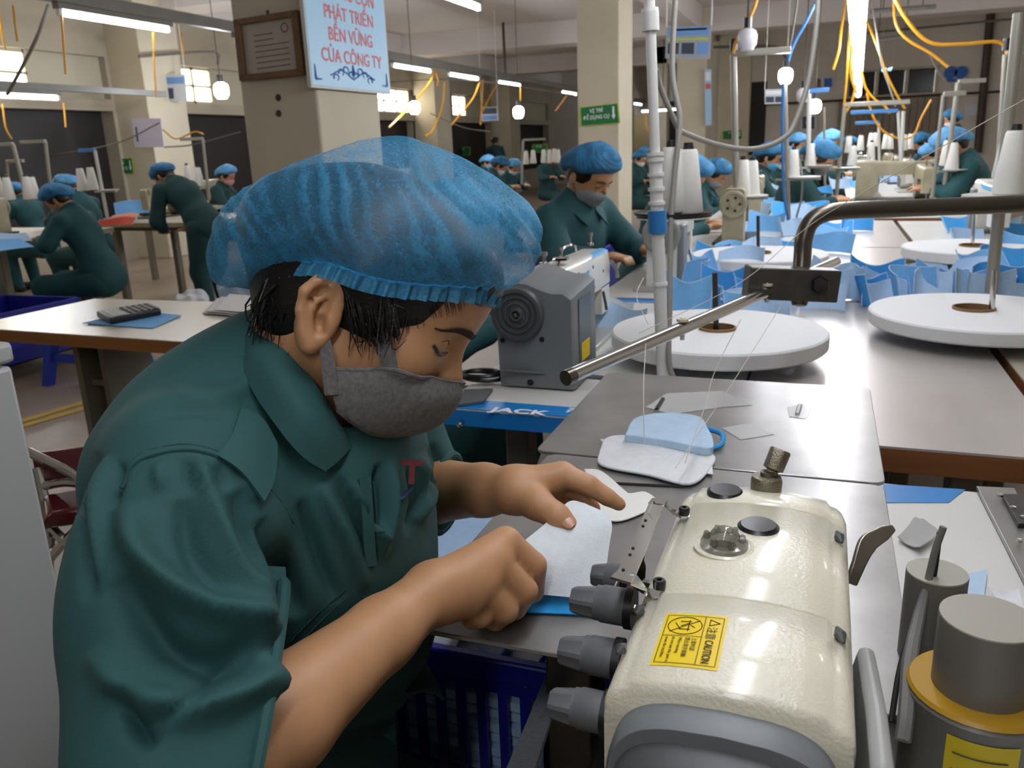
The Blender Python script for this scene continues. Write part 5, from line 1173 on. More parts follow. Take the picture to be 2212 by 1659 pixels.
for args in [([(285, 1085), (300, 1190), (400, 1290), (540, 1340), (600, 1375)], .011, 34), ([(440, 1020), (475, 1130), (545, 1250), (592, 1335)], .007, 26), ([(200, 1400), (300, 1505), (430, 1530), (560, 1480), (610, 1440)], .010, 40),
             ([(250, 1250), (350, 1390), (470, 1430), (560, 1410)], -.012, 42), ([(390, 1080), (420, 1190), (500, 1290)], -.007, 26), ([(505, 1060), (545, 1150), (590, 1240)], -.007, 24),
             ([(345, 1000), (350, 1060)], .004, 13), ([(400, 990), (410, 1060)], -.004, 11), ([(430, 990), (445, 1060)], .004, 12), ([(470, 1000), (485, 1060)], -.004, 11), ([(520, 1025), (550, 1085)], .004, 12),
             ([(560, 1120), (620, 1230), (640, 1330)], -.010, 20), ([(215, 980), (190, 1100), (190, 1300)], -.006, 16), ([(240, 990), (215, 1100), (205, 1250)], .005, 12), ([(265, 1000), (240, 1100)], -.005, 11),
             ([(690, 1040), (740, 1150), (790, 1270)], .006, 16), ([(730, 1030), (780, 1130), (815, 1220)], -.006, 14), ([(650, 1080), (690, 1200), (730, 1300)], -.007, 18), ([(760, 1040), (800, 1130), (830, 1200)], .005, 12),
             ([(846, 990), (838, 1100), (814, 1215)], .007, 11), ([(822, 1000), (816, 1110), (798, 1215)], -.009, 12), ([(905, 985), (925, 1060), (905, 1130)], .006, 14), ([(885, 1000), (900, 1080), (880, 1150)], -.005, 12), ([(930, 960), (950, 1010), (935, 1080)], -.005, 12),
             ([(330, 1560), (420, 1500), (520, 1440)], -.006, 18), ([(240, 1480), (330, 1620)], -.008, 24), ([(380, 860), (500, 850), (560, 800)], .003, 22), ([(320, 900), (420, 880), (500, 900)], -.003, 20),
             ([(620, 1500), (700, 1560), (900, 1500)], .006, 20), ([(700, 1620), (820, 1590), (930, 1530)], -.007, 22)]:
    ridge(*args)
nn = vnormals(sv, sf)
sr = np.random.default_rng(2); ph = sr.uniform(0, 6, (10, 1)); kk = sr.normal(0, 1, (10, 3)); kk = kk/np.linalg.norm(kk, axis=1)[:, None]*sr.uniform(25, 80, (10, 1))
sv = sv+nn*(np.sin(sv @ kk.T+ph.T).sum(1)*.0004)[:, None]
so2 = qmesh('work_shirt', sv, sf, M_shirt, wk)
nt = S_
def on_shirt(px, D0, off=.002):
    """first hit of the pixel ray with the finished shirt"""
    d = RC @ np.array([px[0]-CX, px[1]-CY, F])/F; ts = np.linspace(D0-.13, D0+.16, 400); pts = EYE+ts[:, None]*d; v = S_.at(pts); i = np.argmax(v < 0) if (v < 0).any() else np.argmin(v)
    return pts[i]-unit(d)*off
def cloth_patch(ctrl, name, m, th=.003, nu=5, nv=5, parent=so2): return MB().grid(bez(ctrl, nu, nv), th).build(name, m, parent, smooth=70)
# collar, epaulette, seams, pocket
cloth_patch([[P(500, 730, .68), P(530, 700, .68), P(570, 690, .69)], [P(540, 830, .630), P(580, 780, .628), P(622, 750, .648)], [P(606, 930, .612), P(650, 875, .615), P(690, 850, .640)], [P(652, 985, .615), P(695, 935, .622), P(728, 912, .648)], [P(700, 1018, .628), P(732, 992, .638), P(758, 964, .660)]], 'collar', M_shirt, .0035)
cloth_patch([[P(742, 985, .69), P(768, 955, .70)], [P(775, 1020, .715), P(795, 985, .725)], [P(800, 1062, .73), P(806, 1025, .74)]], 'collar', M_shirt, .003)
cloth_patch([[on_shirt((470, 985), .57, .004), on_shirt((500, 940), .58, .005), on_shirt((520, 882), .59, .005)], [on_shirt((520, 1020), .57, .010), on_shirt((550, 970), .58, .012), on_shirt((565, 905), .60, .010)], [on_shirt((570, 1085), .58, .012), on_shirt((592, 1030), .59, .016), on_shirt((598, 960), .62, .014)]], 'shoulder_tab', M_shirt, .0025)
def seam(px, D0, name='seam', r=.0011, off=.0012, m=M_shirt_d): MB().tube([on_shirt(p, D0, off) for p in catmull(np.array(px, float), 5)], r, 5).build(name, m, so2)
sl_ = [(262, 1055), (285, 1012), (320, 988), (400, 973), (470, 987), (540, 1022), (600, 1078), (632, 1130)]
seam(sl_, .58, r=.0016); seam([(x-4, y-14) for x, y in sl_[1:-1]], .58, r=.0007)
seam([(640, 1398), (700, 1335), (750, 1290), (800, 1252)], .72, r=.0008, off=.001); seam([(628, 1385), (690, 1322), (745, 1275), (792, 1238)], .72, r=.0006, off=.001)
cloth_patch([[on_shirt((775, 1035), .72, .003), on_shirt((800, 1030), .73, .004)], [on_shirt((782, 1130), .73, .003), on_shirt((806, 1125), .74, .005)], [on_shirt((788, 1225), .74, .003), on_shirt((812, 1220), .75, .005)]], 'placket', M_shirt, .0025)
cloth_patch([[P(850, 1440, .80), P(905, 1425, .80), P(905, 1410, .82)], [P(870, 1480, .78), P(920, 1475, .79), P(945, 1480, .80)], [P(880, 1500, .77), P(930, 1492, .78), P(958, 1512, .80)]], 'pocket_flap', M_shirt, .003)
# left front edge with the printed emblem
os_ = lambda x, y, o=.004: on_shirt((x, y), .79, o)
text('emblem', 'T', mat('red_print', '6b2a30', .8), os_(868, 1042, .007), RC @ unit([.95, .0, .25]), RC @ unit([.12, -1, 0]), .026, so2, bold=.0012)
MB().tube([os_(852, 1030), os_(855, 1070), os_(864, 1078), os_(890, 1055)], .0016, 5, smooth=4).build('emblem', mat('navy_print', '1d2b63', .7), so2)
MB().tube([os_(x, y, .001) for x, y in ((806, 1040), (812, 1100), (812, 1160), (800, 1225))], .0016, 5, smooth=3).build('front_edge', M_shirt_d, so2)
MB().tube([cuffR, cuffR+fd*.001], .0005, 4)
# rolled cuffs
for fld, c0, nrm in ((L_, P(583, 1480, .535), n0), (LL, P(948, 1050, .93), RC @ unit(np.array([.93, .18, -.3])))):
    axp, axd = (Rel, fd) if fld is L_ else (Lel, ld); t0 = np.dot(c0-axp, nrm)/np.dot(axd, nrm); o_ = axp+axd*t0; e1_ = unit(np.cross(nrm, [0.1, 0.3, 1])); e2_ = np.cross(nrm, e1_); rg_ = []
    for a in np.linspace(0, 2*math.pi, 48, endpoint=False):
        dr = math.cos(a)*e1_+math.sin(a)*e2_; rs_ = np.linspace(.02, .11, 60); v_ = fld.at(o_-nrm*.004+rs_[:, None]*dr); k_ = np.argmax(v_ > -.0005) if (v_ > -.0005).any() else 59; rg_.append(o_-nrm*.003+dr*(rs_[k_]-.001))
    rg_ = np.array(rg_)
    for _ in range(4): rg_ = (np.roll(rg_, 1, 0)+rg_*2+np.roll(rg_, -1, 0))/4
    MB().tube(np.vstack([rg_, rg_[:2]]), .0048, 8).build('cuff', M_shirt, so2)
# trousers
T_ = SDF((-.85, .2, .30), (.12, 1.0, .78), .007)
for hp, kn in ((np.array([-.56, .50, .51]), np.array([-.14, .52, .47])), (np.array([-.56, .66, .51]), np.array([-.15, .67, .46]))):
    T_.chain([hp, kn], [.092, .070], .04)
    T_.cone(kn, kn+np.array([-.05, 0, -.40]), .070, .06, .03)
T_.ell((-.60, .60, .54), (.14, .20, .10), None, .05)
tv, tf = T_.nets(); tv = relax(tv, tf, 2)
qmesh('trousers', tv, tf, M_trous, wk)
for y in (.52, .67):
    sh2 = MB(); sh2.tube([(-.19, y, .34), (-.2, y, .07)], [.06, .05], 12); sh2.build('trouser_leg', M_trous, wk)
    MB().cbox((-.14, y, .04), (.24, .085, .08)).build('shoe', M_black, wk, bev=.025, seg=3)
stl = empty('work_stool', (-.62, .6, 0), 0, 'low stool under the woman at the cream machine', 'stool')
MB().box((-.76, .44, .40), (-.46, .76, .435)).build('seat', M_woodl, stl, bev=.006)
for x in (-.73, -.49):
    for y in (.47, .73): MB().box((x-.015, y-.015, 0), (x+.015, y+.015, .40)).build('leg', M_steeld, stl)
# cloth in her hands
ch_ = empty('mask_workpiece', P(1220, 1230, .80), 0, 'white and blue cloth piece held by both hands of the woman', 'fabric piece')
M_fleece = mat('white_fleece', 'dfe6ea', .95, noise=(120, .06), bump=(500, .3))
MB().grid(bez([[P(1128, 1172, .80), P(1180, 1130, .82), P(1228, 1085, .84), P(1262, 1088, .845)], [P(1148, 1205, .79), P(1205, 1185, .80), P(1262, 1140, .815), P(1318, 1120, .825)], [P(1165, 1245, .785), P(1215, 1232, .79), P(1268, 1205, .80), P(1314, 1190, .808)], [P(1150, 1282, .785), P(1210, 1288, .785), P(1255, 1292, .785), P(1300, 1292, .785)]], 7, 7), .0015).build('fleece_layer', M_fleece, ch_, smooth=80)
MB().grid(bez([[onz(1120, 1296, PZ+.004), onz(1180, 1285, PZ+.006), onz(1250, 1290, PZ+.006), onz(1310, 1300, PZ+.005)], [onz(1110, 1316, PZ+.004), onz(1180, 1310, PZ+.005), onz(1250, 1312, PZ+.005), onz(1310, 1318, PZ+.005)], [onz(1100, 1322, PZ+.003), onz(1180, 1325, PZ+.003), onz(1250, 1328, PZ+.003), onz(1320, 1332, PZ+.003)]], 4, 5), .0015).build('blue_layer', M_cloth_t, ch_, smooth=80)
# ================================================================== workers farther away
M_capf = mat('far_cap_blue', '3583b4', .7, noise=(30, .45, (1, .4, 1)), bump=(60, .8), alpha=.9)
M_capf2 = mat('far_cap_light', '5d9fd0', .7, noise=(30, .35), bump=(60, .8))
M_green = mat('dark_green_uniform', '0f3a3a', .85, noise=(6, .15), bump=(300, .3))
M_teal = mat('teal_uniform', '16494d', .8, noise=(6, .15), bump=(300, .25))
M_mgrey2 = mat('grey_mask', '8b8c8e', .9, noise=(120, .15)); M_mpink = mat('pink_mask', 'cf9aa0', .9); M_mwhite2 = mat('white_mask', 'd5d6d6', .9); M_mblue = mat('blue_mask', '4fa3c9', .9)
def make_worker(lean=.35, pitch=.55, turn=0.0, pz=.50, h=.010, shirt=None, mask=None, cap=None, stand=False, reach=.30, hz=.84, mesh_n=(70, 10), handy=.10, twist=0.0):
    """a worker at a bench facing +x; all parts are children of an Empty at the feet"""
    o = empty('person', (0, 0, 0)); shirt = shirt or M_green; mask = mask or M_mgrey2; cap = cap or M_capf
    pel = np.array([0, 0, pz+.05]); d = np.array([math.sin(lean), 0, math.cos(lean)])
    chest = pel+d*.30; nb = pel+d*.50; up2 = np.array([math.sin(lean*1.25), 0, math.cos(lean*1.25)])
    ho = nb+np.array([math.sin(lean+.35), 0, math.cos(lean+.35)])*.105
    c, s = math.cos(turn), math.sin(turn)
    f0 = np.array([math.cos(pitch)*c, math.cos(pitch)*s, -math.sin(pitch)]); u0 = np.array([math.sin(pitch)*c, math.sin(pitch)*s, math.cos(pitch)]); s0 = np.cross(f0, u0); A = np.array([f0, u0, s0])
    hd = lambda f, u, q: ho+f0*f+u0*u+s0*q
    bd = SDF((-.45, -.55, pz-.2), (.85, .55, pz+1.0), h)
    bd.ell(hd(.002, .046, 0), (.094, .080, .073), A, .01).ell(hd(.045, -.008, 0), (.050, .064, .056), A, .02).ell(hd(.056, .050, 0), (.050, .046, .056), A, .02)
    bd.cone(hd(.091, .026, 0), hd(.106, -.004, 0), .008, .010, .010)
    for q in (-1, 1):
        bd.cone(hd(0, -.02, q*.05), hd(.068, -.064, q*.012), .014, .013, .03)
        bd.ell(hd(.101, .013, q*.030), (.012, .009, .016), A, .010, 'sub'); bd.ell(hd(.080, .011, q*.031), (.0125, .012, .0135), A, .004)
        bd.ell(hd(-.010, .004, q*.078), (.016, .030, .008), A, .004)
    bd.cone(hd(-.02, -.03, 0), nb, .052, .056, .03).cone(nb, pel, .06, .09, .03)
    sh = SDF((-.45, -.55, pz-.25), (.85, .55, pz+1.0), h)
    TA_ = np.array([[math.cos(lean), 0, -math.sin(lean)], [0, 1, 0], d])
    sh.ell(chest+d*.04, (.115, .175, .22), TA_, .05).ell(pel+d*.08, (.13, .175, .20), TA_, .05).ell(pel-d*.04+np.array([0, 0, 0]), (.14, .185, .13), TA_, .05).cone(nb-d*.03, nb+d*.02, .075, .062, .03)
    for q, dy in ((-1, 0), (1, twist)):
        shd = nb+np.array([-.01, q*.17, -.055]); hand = np.array([pel[0]+reach+math.sin(lean)*.35+dy, q*handy, hz]); mid = (shd+hand)/2; el = mid+np.array([-.03, q*.10, -.09])
        sh.cone(nb-d*.03, shd, .062, .058, .04).chain([shd, el, el+(hand-el)*.55], [.062, .062, .050], .03)
        bd.chain([shd, el, hand+(el-hand)*.25], [.045, .038, .027], .02)
        bd.ell(hand, (.045, .035, .022), None, .01)
        for k in range(4): bd.chain([hand+np.array([.02, (k-1.5)*.016, .004]), hand+np.array([.065, (k-1.5)*.015, .0]), hand+np.array([.085, (k-1.5)*.013, -.02])], [.010, .009, .007], .003)
        bd.chain([hand+np.array([0, -q*.025, 0]), hand+np.array([.035, -q*.045, -.005])], [.012, .009], .004)
    v, f = bd.nets(); qmesh('body', relax(v, f, 1), f, M_skin, o, local=True)
    for q in (1, -1):
        MB().tube(bd.snap(catmull([hd(.098, .034, q*.012), hd(.092, .038, q*.026), hd(.076, .033, q*.042)], 3), .0015), [.0026, .0032, .0014], 5).build('eyebrow', MATS['brow_hair'], o, local=True)
        MB().tube(bd.snap(catmull([hd(.094, .012, q*.020), hd(.093, .010, q*.032), hd(.083, .012, q*.044)], 3), .001), [.0012, .0022, .0012], 5).build('eyelashes', M_hair, o, local=True)
    v, f = sh.nets(); v = relax(v, f, 2); n = vnormals(v, f)
    k3 = np.random.default_rng(int(lean*100)).normal(0, 1, (6, 3)); k3 = k3/np.linalg.norm(k3, axis=1)[:, None]*np.linspace(14, 40, 6)[:, None]
    v = v+n*(np.sin(v @ k3.T).sum(1)*.0022)[:, None]; qmesh('work_shirt', v, f, shirt, o, local=True)
    for q in (1, -1): MB().grid(bez([[nb+np.array([-.05, q*.045, .045]), nb+np.array([-.06, q*.085, .0])], [nb+np.array([.03, q*.055, .03]), nb+np.array([.04, q*.10, -.02])], [nb+np.array([.085, q*.015, -.03]), nb+np.array([.11, q*.06, -.09])]], 4, 3), .006).build('collar', shirt, o, local=True, smooth=70)
    tr_ = SDF((-.45, -.4, 0), (.75, .4, pz+.3), .016)
    for q in (-1, 1):
        if stand: tr_.chain([pel+np.array([0, q*.09, -.03]), np.array([.06, q*.10, .45]), np.array([0, q*.10, .08])], [.115, .08, .065], .04)
        else: tr_.chain([pel+np.array([0, q*.09, -.04]), np.array([.42, q*.12, pz-.02]), np.array([.36, q*.12, .08])], [.115, .085, .06], .04)
        fx = .0 if stand else .36
        MB().cbox((fx+.06, q*.11, .04), (.25, .09, .08)).build('shoe', M_black, o, bev=.025, local=True)
    v, f = tr_.nets(); qmesh('trousers', relax(v, f, 1), f, shirt, o, local=True)
    hr_ = SDF(ho-.17, ho+.17, .008)
    hr_.ell(hd(-.002, .048, 0), (.100, .086, .080), A, .01).ell(hd(-.035, .005, 0), (.048, .052, .067), A, .02)
    g = [x.astype(np.float32) for x in np.meshgrid(*[(hr_.lo[i]+hr_.h*np.arange(hr_.n[i])) for i in range(3)], indexing='ij')]
    qf_ = sum((g[i]-ho[i])*f0[i] for i in range(3)); qu_ = sum((g[i]-ho[i])*u0[i] for i in range(3))
    hr_.d = np.where(qf_ > .004, np.maximum(hr_.d, ((qf_-.037)*1.05-qu_)*.66), hr_.d).astype(np.float32)
    v, f = hr_.nets(); qmesh('hair', relax(v, f, 1), f, M_hair, o, local=True)
    pc, _ = cap_mesh('hair_cap', o, hd, cap, mesh_n[0], mesh_n[1], wr=1.6)
    mgr = bez([[hd(*p) for p in r] for r in full], 3, 2); qq = mgr.reshape(-1, 3); dd = bd.at(qq); mgr = (qq+bd.grad(qq)*np.maximum(0, .004-dd)[:, None]).reshape(mgr.shape)
    mo_ = MB().grid(mgr, .003).build('face_mask', mask, o, smooth=80, local=True)
    for q in (1, -1): MB().tube([hd(.02, -.03, q*.070), hd(.0, .0, q*.079), hd(-.012, .03, q*.080)], .0025, 5).build('ear_strap', mask, mo_, local=True)
    return o, ho
PROT = {}
def worker(kind, px, Y, rz, label, group=None, mask=None, cap=None, dz=None, hook='head', shirt=None):
    """stand the worker so that the head is seen at pixel px, at distance Y along the hall"""
    o0, ho, used = PROT[kind]; hw_ = ony(px[0], px[1], Y); c, s = math.cos(rz), math.sin(rz)
    lx, ly = c*ho[0]-s*ho[1], s*ho[0]+c*ho[1]; loc = (hw_[0]-lx, hw_[1]-ly, 0); 
    sc = np.clip((hw_[2])/(ho[2]+.03), .88, 1.12)
    if not used: o = o0; PROT[kind][2] = True; o.location = loc; o.rotation_euler = (0, 0, rz); o['label'] = label
    else: o = copy_tree(o0, loc, rz, label=label)
    o.scale = (sc,)*3; o['category'] = 'person'
    if group: o['group'] = group
    elif 'group' in o: del o['group']
    for ch in kids(o):
        st = ch.name.split('.')[0]
        nm = {'face_mask': mask, 'hair_cap': cap}.get(st)
        if st in ('work_shirt', 'collar', 'trousers') and shirt: nm = shirt
        if nm:
            for sl in ch.material_slots: sl.link = 'OBJECT'; sl.material = nm
            for g in kids(ch):
                for sl in g.material_slots: sl.link = 'OBJECT'; sl.material = nm
    return o
for k, kw in dict(sit=dict(), upright=dict(lean=.12, pitch=.25), bend=dict(lean=.75, pitch=.75, pz=.80, stand=True, reach=.18, hz=.80), stand=dict(lean=.05, pitch=.2, pz=.88, stand=True, reach=.3, hz=1.05), woman=dict(lean=.16, pitch=.42, h=.0062, shirt=M_teal, mesh_n=(150, 16), reach=.30, hz=.85, handy=.12)).items():
    o, ho = make_worker(**kw); PROT[k] = [o, ho, False]
Rt = math.pi
def sz(d): return d
worker('woman', (1268, 372), 3.25, -.42, 'woman in teal shirt and grey mask bowed at the second white and blue machine', shirt=M_teal)
worker('sit', (965, 470), 2.1, 0.35, 'worker hidden behind the blue cap of the near woman, only a teal sleeve showing', shirt=M_teal)
worker('sit', (1483, 376), 4.7, .1, 'worker half hidden behind the tall thread cones by the white post')
worker('sit', (1545, 372), 6.3, -.1, 'worker in grey mask bent behind the old cream machine with round belt guard', shirt=M_teal)
worker('upright', (1658, 338), 7.0, .1, 'worker with light blue mask behind the slim lamp pole', mask=M_mblue)
worker('upright', (1688, 342), 8.1, -.3, 'worker with pale mask peeping out behind the lamp pole', mask=M_mwhite2)
worker('sit', (1762, 338), 6.1, .05, 'worker seen from behind reaching toward the long cream machine', shirt=M_green)
worker('upright', (1785, 306), 9.5, 0, 'worker whose cap shows above the reaching worker', cap=M_capf2)
worker('sit', (2068, 310), 6.6, Rt, 'worker with broad dark green back beside the tall white cones', cap=M_capf2)
worker('sit', (2012, 330), 9.8, Rt+.3, 'worker in blue cap and pale mask across the table beside the cone pole', mask=M_mwhite2, cap=M_capf2)
worker('sit', (1992, 306), 11.0, Rt+.3, 'worker in blue cap and black mask farther across the table', mask=M_matblack)
worker('stand', (2058, 256), 11.8, Rt-.2, 'standing worker with white mask behind the seated ones by the drain pipe', mask=M_mwhite2)
worker('sit', (125, 428), 4.3, Rt+.25, 'worker with rounded dark green back bent at the bench by the picture edge')
worker('sit', (146, 402), 5.6, Rt, 'worker whose cap shows just behind the rounded green back', cap=M_capf2)
worker('sit', (32, 415), 6.2, Rt, 'worker half hidden behind cones at the picture edge')
worker('bend', (352, 398), 5.3, Rt-.15, 'standing worker leaning far over the pale bench beside the green sign')
worker('upright', (488, 378), 7.6, .25, 'worker in pink mask and bright blue cap beside the thick column', mask=M_mpink, cap=M_capf2)
worker('sit', (1078, 356), 9.6, .5, 'far worker in white mask turned sideways by the cream door', mask=M_mwhite2)
worker('sit', (1110, 360), 10.8, -.5, 'far worker next to the one by the cream door', mask=M_mwhite2, cap=M_capf2)
worker('stand', (1070, 328), 19.0, 2.0, 'distant standing person before the cream door', cap=M_hair)
worker('upright', (1188, 342), 13.5, -.6, 'distant worker with reddish mask behind the capped woman', mask=mat('red_mask', '8c3a40', .9))
worker('upright', (1382, 356), 11.5, -.4, 'distant worker between the green sign column and the white post', mask=M_mwhite2)
worker('upright', (1390, 330), 14.5, .4, 'farthest worker between the green sign column and the white post', cap=M_capf2)
worker('upright', (1052, 350), 12.0, .2, 'distant worker just beyond the large blue cap', cap=M_capf2)
worker('upright', (1840, 312), 13.0, Rt, 'distant worker at the end of the centre tables')
worker('upright', (1715, 310), 10.5, .0, 'worker whose blue cap shows behind the slim white pole', cap=M_capf2)
# ================================================================== machines on the far tables
M_standg = mat('wheel_grey', '8d8c86', .4)
def machine(style):
    o = empty('sewing_machine', (0, 0, 0)); m = {'old': M_creamold, 'new': M_mwhite}[style]
    MB().box((-.09, 0, 0), (.09, .50, .014)).build('bed', M_steeld if style == 'old' else MATS['bed_grey'], o, bev=.003, local=True)
    def rg(y, x0, x1, z0, z1, r=.02):
        p = [(x0, y, z0), (x1, y, z0)]
        for a in np.linspace(0, 90, 4): p.append((x1-r+r*math.cos(math.radians(a)), y, z1-r+r*math.sin(math.radians(a))))
        for a in np.linspace(90, 180, 4): p.append((x0+r+r*math.cos(math.radians(a)), y, z1-r+r*math.sin(math.radians(a))))
        return p
    MB().loft([rg(.03, -.05, .05, .014, .26), rg(.13, -.05, .05, .014, .26), rg(.17, -.045, .045, .06, .255)]).build('column', m, o, local=True, smooth=50)
    MB().loft([rg(.12, -.046, .046, .155, .256), rg(.30, -.043, .043, .165, .25), rg(.47, -.042, .042, .165, .25), rg(.485, -.035, .035, .17, .24)]).build('arm', m, o, local=True, smooth=50)
    MB().loft([rg(.40, -.040, .040, .075, .19, .01), rg(.482, -.036, .036, .075, .19, .01)]).build('head', m, o, local=True, smooth=50)
    w = MB().lathe([(.0001, 0), (.056, 0), (.064, .006), (.064, .016), (.058, .022), (.048, .022), (.044, .014), (.020, .014), (.016, .024), (.0001, .026)], 28, (0, .03, .19), (0, -1, 0)).build('handwheel', m if style == 'old' else M_standg, o, local=True)
    for a in range(5): MB().lathe([(.0001, 0), (.007, 0), (.007, .001), (.0001, .001)], 8, (.031*math.cos(a*1.257), .015, .19+.031*math.sin(a*1.257)), (0, -1, 0)).build('wheel_hole', M_matblack, w, local=True)
    MB().tube([(0, .44, .08), (0, .44, .02)], .005, 8).build('needle_bar', M_chrome, o, local=True)
    MB().lathe([(.0001, 0), (.016, 0), (.016, .006), (.008, .008), (.014, .012), (.006, .02), (.0001, .022)], 14, (-.046, .38, .20), (-1, 0, 0)).build('tension_dial', M_chrome, o, local=True)
    MB().tube([(0, .25, .25), (0, .25, .30)], .004, 6).build('spool_pin', M_chrome, o, local=True)
    MB().tube([(.0, .35, .25), (.0, .35, .275), (.03, .35, .28)], .003, 6).build('thread_guide', M_chrome, o, local=True)
    if style == 'new':
        MB().box((.046, .05, .03), (.07, .14, .22)).build('control_box', M_grey, o, bev=.008, local=True)
        MB().box((.0435, .16, .225), (.0445, .47, .245)).build('blue_stripe', M_lblue, o, local=True)
    else:
        MB().box((-.06, .41, .20), (-.042, .47, .25)).build('cover_plate', M_creamold, o, bev=.003, local=True)
    return o
PM = {k: [machine(k), False] for k in ('old', 'new')}
def put_machine(k, loc, rz, label, group=None, scale=1.0):
    p, used = PM[k]
    if not used: o = p; PM[k][1] = True; o.location = tuple(loc); o.rotation_euler = (0, 0, rz); o['label'] = label
    else: o = copy_tree(p, loc, rz, label=label)
    if group: o['group'] = group
    elif 'group' in o: del o['group']
    o.scale = (scale,)*3; o['category'] = 'sewing machine'; return o
put_machine('new', (-.50, 2.74, TZ), 0, 'white and blue machine behind the blue taped post')
o = put_machine('old', (-.40, 4.05, TZ), 0, 'old cream machine with round belt guard next to the grey thread stand')
put_machine('old', (-.42, 5.4, TZ), 0, 'cream machine before the worker in grey mask'); None
c = onz(1835, 432, TZ); put_machine('old', (c[0], c[1]-.03, TZ), -Rt/2-.05, 'long cream machine seen broadside beyond the thick pipe', scale=1.12)
pm = kids(bpy.data.objects[[q.name for q in bpy.data.objects if q.get('label', '').startswith('long cream machine')][0]])
text('lettering', 'LH-3568', M_ink, tuple(ony(1872, 396, c[1]-.03-.055)), (1, 0, 0), (0, 0, 1), .045, bpy.data.objects[[q.name for q in bpy.data.objects if q.get('label', '').startswith('long cream machine')][0]])
for i, (x, y, rz) in enumerate([(.72, 4.6, Rt), (.66, 6.9, Rt), (.66, 8.2, Rt), (.66, 9.5, Rt), (.33, 7.3, 0), (.33, 8.6, 0), (.33, 9.9, 0), (.66, 10.8, Rt)]):
    put_machine('old' if i % 2 else 'new', (x, y, TZ), rz, ['machine behind the pole at the picture edge', 'cream machine before the broad backed worker', 'distant machine on the aisle tables', 'distant machine on the aisle tables', 'distant machine on the long row', 'distant machine on the long row', 'distant machine on the long row', 'distant machine on the aisle tables'][i], 'distant machines' if i > 1 else None)
# benches at the left
for i, (x0, x1, y0, y1, lab) in enumerate([(-6.35, -5.15, 3.9, 5.0, 'pale bench in front of the rounded green back'), (-5.75, -4.62, 5.35, 6.3, 'pale bench that the standing worker leans over'), (-6.9, -6.0, 6.9, 8.2, 'bench of the worker in pink mask'), (-5.6, -4.9, 9.6, 11.0, 'far bench of the worker turned sideways')]):
    sew_table('bench', x0, x1, y0, y1, MATS['cream_laminate'], M_creamold, lab, 'bench')
put_machine('old', (-5.75, 4.6, TZ), Rt, 'cream machine at the rounded green back worker'); put_machine('old', (-5.5, 6.2, TZ), Rt, 'cream machine behind the leaning standing worker', scale=1.0)
put_machine('old', (-6.4, 7.8, TZ), Rt, 'cream machine before the pink masked worker'); put_machine('old', (-5.2, 10.2, TZ), Rt/2, 'far cream machine before the sideways worker')
crate('storage_basket', -4.5, -4.1, 6.6, 7.1, .0, .50, 'tall navy bin under the pale bench', slots=False); crate('storage_basket', -1.72, -1.28, 5.0, 5.45, .30, .62, 'navy bin holding the small tape disc', slots=False)
M_bag = mat('white_plastic_bag', 'cfd0d4', .4, bump=(20, 1.0))
for p, lab in ((onx(395, 590, -4.3), 'stuffed white plastic bag under the pale bench'), (onz(525, 632, .5), 'blue and white wrapped bundle beside the wooden table')):
    q = SDF(p-.25, p+.25, .012); q.ell(p, (.13, .14, .15), None, .05).ell(p+np.array([.04, .05, .1]), (.08, .07, .08), None, .05); v, f = q.nets(); n = vnormals(v, f); v = v+n*(.008*np.sin(v @ np.array([60, 40, 30]))+.006*np.sin(v @ np.array([-50, 70, 45])))[:, None]
    v[:, 2] -= v[:, 2].min() if 'stuffed' in lab else 0
    tag(qmesh('plastic_bag' if 'bag' in lab else 'cloth_bundle', v, f, M_bag if 'bag' in lab else M_bl1), lab, 'bag')
tag(MB().box((-1.0-.55, 1.9, 0), (-1.3, 2.0, .3)).build('floor_box', M_bdark), 'navy box standing under the wooden table', 'box') if False else None
# coloured stacks on the benches
for i, (px, z, m, lab) in enumerate([((262, 478), TZ, mat('salmon_cloth', 'd98a72', .8), 'salmon coloured cloth stack on the pale bench'), ((250, 487), TZ, mat('red_cloth', 'b8412c', .8), 'red cloth scrap before the salmon stack'), ((288, 462), TZ+.03, M_bl2, 'blue mask sheet standing on the salmon stack'), ((15, 525), TZ, M_bl1, 'pale blue sheets on the bench of the rounded back worker'), ((20, 540), TZ, M_bl2, 'blue sheet hanging on the bench edge')]):
    mask_piece(px[0], px[1], z+.002, .30, .12, .4*i, .5, 1.1 if i != 2 else .2, m, lab, 'cloth stacks on the benches')
# ================================================================== thread stands
M_stand = mat('stand_grey', '9a968a', .4, .3); M_standw = mat('stand_white', 'c9c9c4', .4); M_clip = mat('blue_clip', '3f7cba', .4)
SN = [0]
def stand(px0, px1, Y, label, r=.013, m=None, bar=.22, bardir=1, tray=None, clip=False, frame=False, plug=False):
    """upright thread stand: px0 top, px1 foot"""
    a, b = ony(*px0, Y), ony(*px1, Y); b = np.array([b[0], b[1], max(b[2], TZ)]); m = m or M_stand
    o = empty('thread_stand', b, 0, label, 'thread stand')
    MB().tube([b, a], r, 10).build('pole', m, o)
    if bar: MB().box((min(a[0], a[0]+bar*bardir), a[1]-.015, a[2]-.01), (max(a[0], a[0]+bar*bardir), a[1]+.015, a[2]+.018)).build('crossbar', M_clip if clip else m, o, bev=.003)
    if plug: MB().tube([a+np.array([0, 0, .018]), a+np.array([0, 0, .07])], .018, 10).build('plug', M_black, o)
    if tray is not None:
        z = ony(*tray, Y)[2]; MB().lathe([(.0001, 0), (.075, 0), (.08, .004), (.08, .008), (.0001, .008)], 24, (b[0]+.06, b[1], z)).build('tray', M_standw, o)
        MB().box((b[0]-.08, b[1]-.012, z-.012), (b[0]+.14, b[1]+.012, z-.001)).build('tray_arm', m, o)
    return o
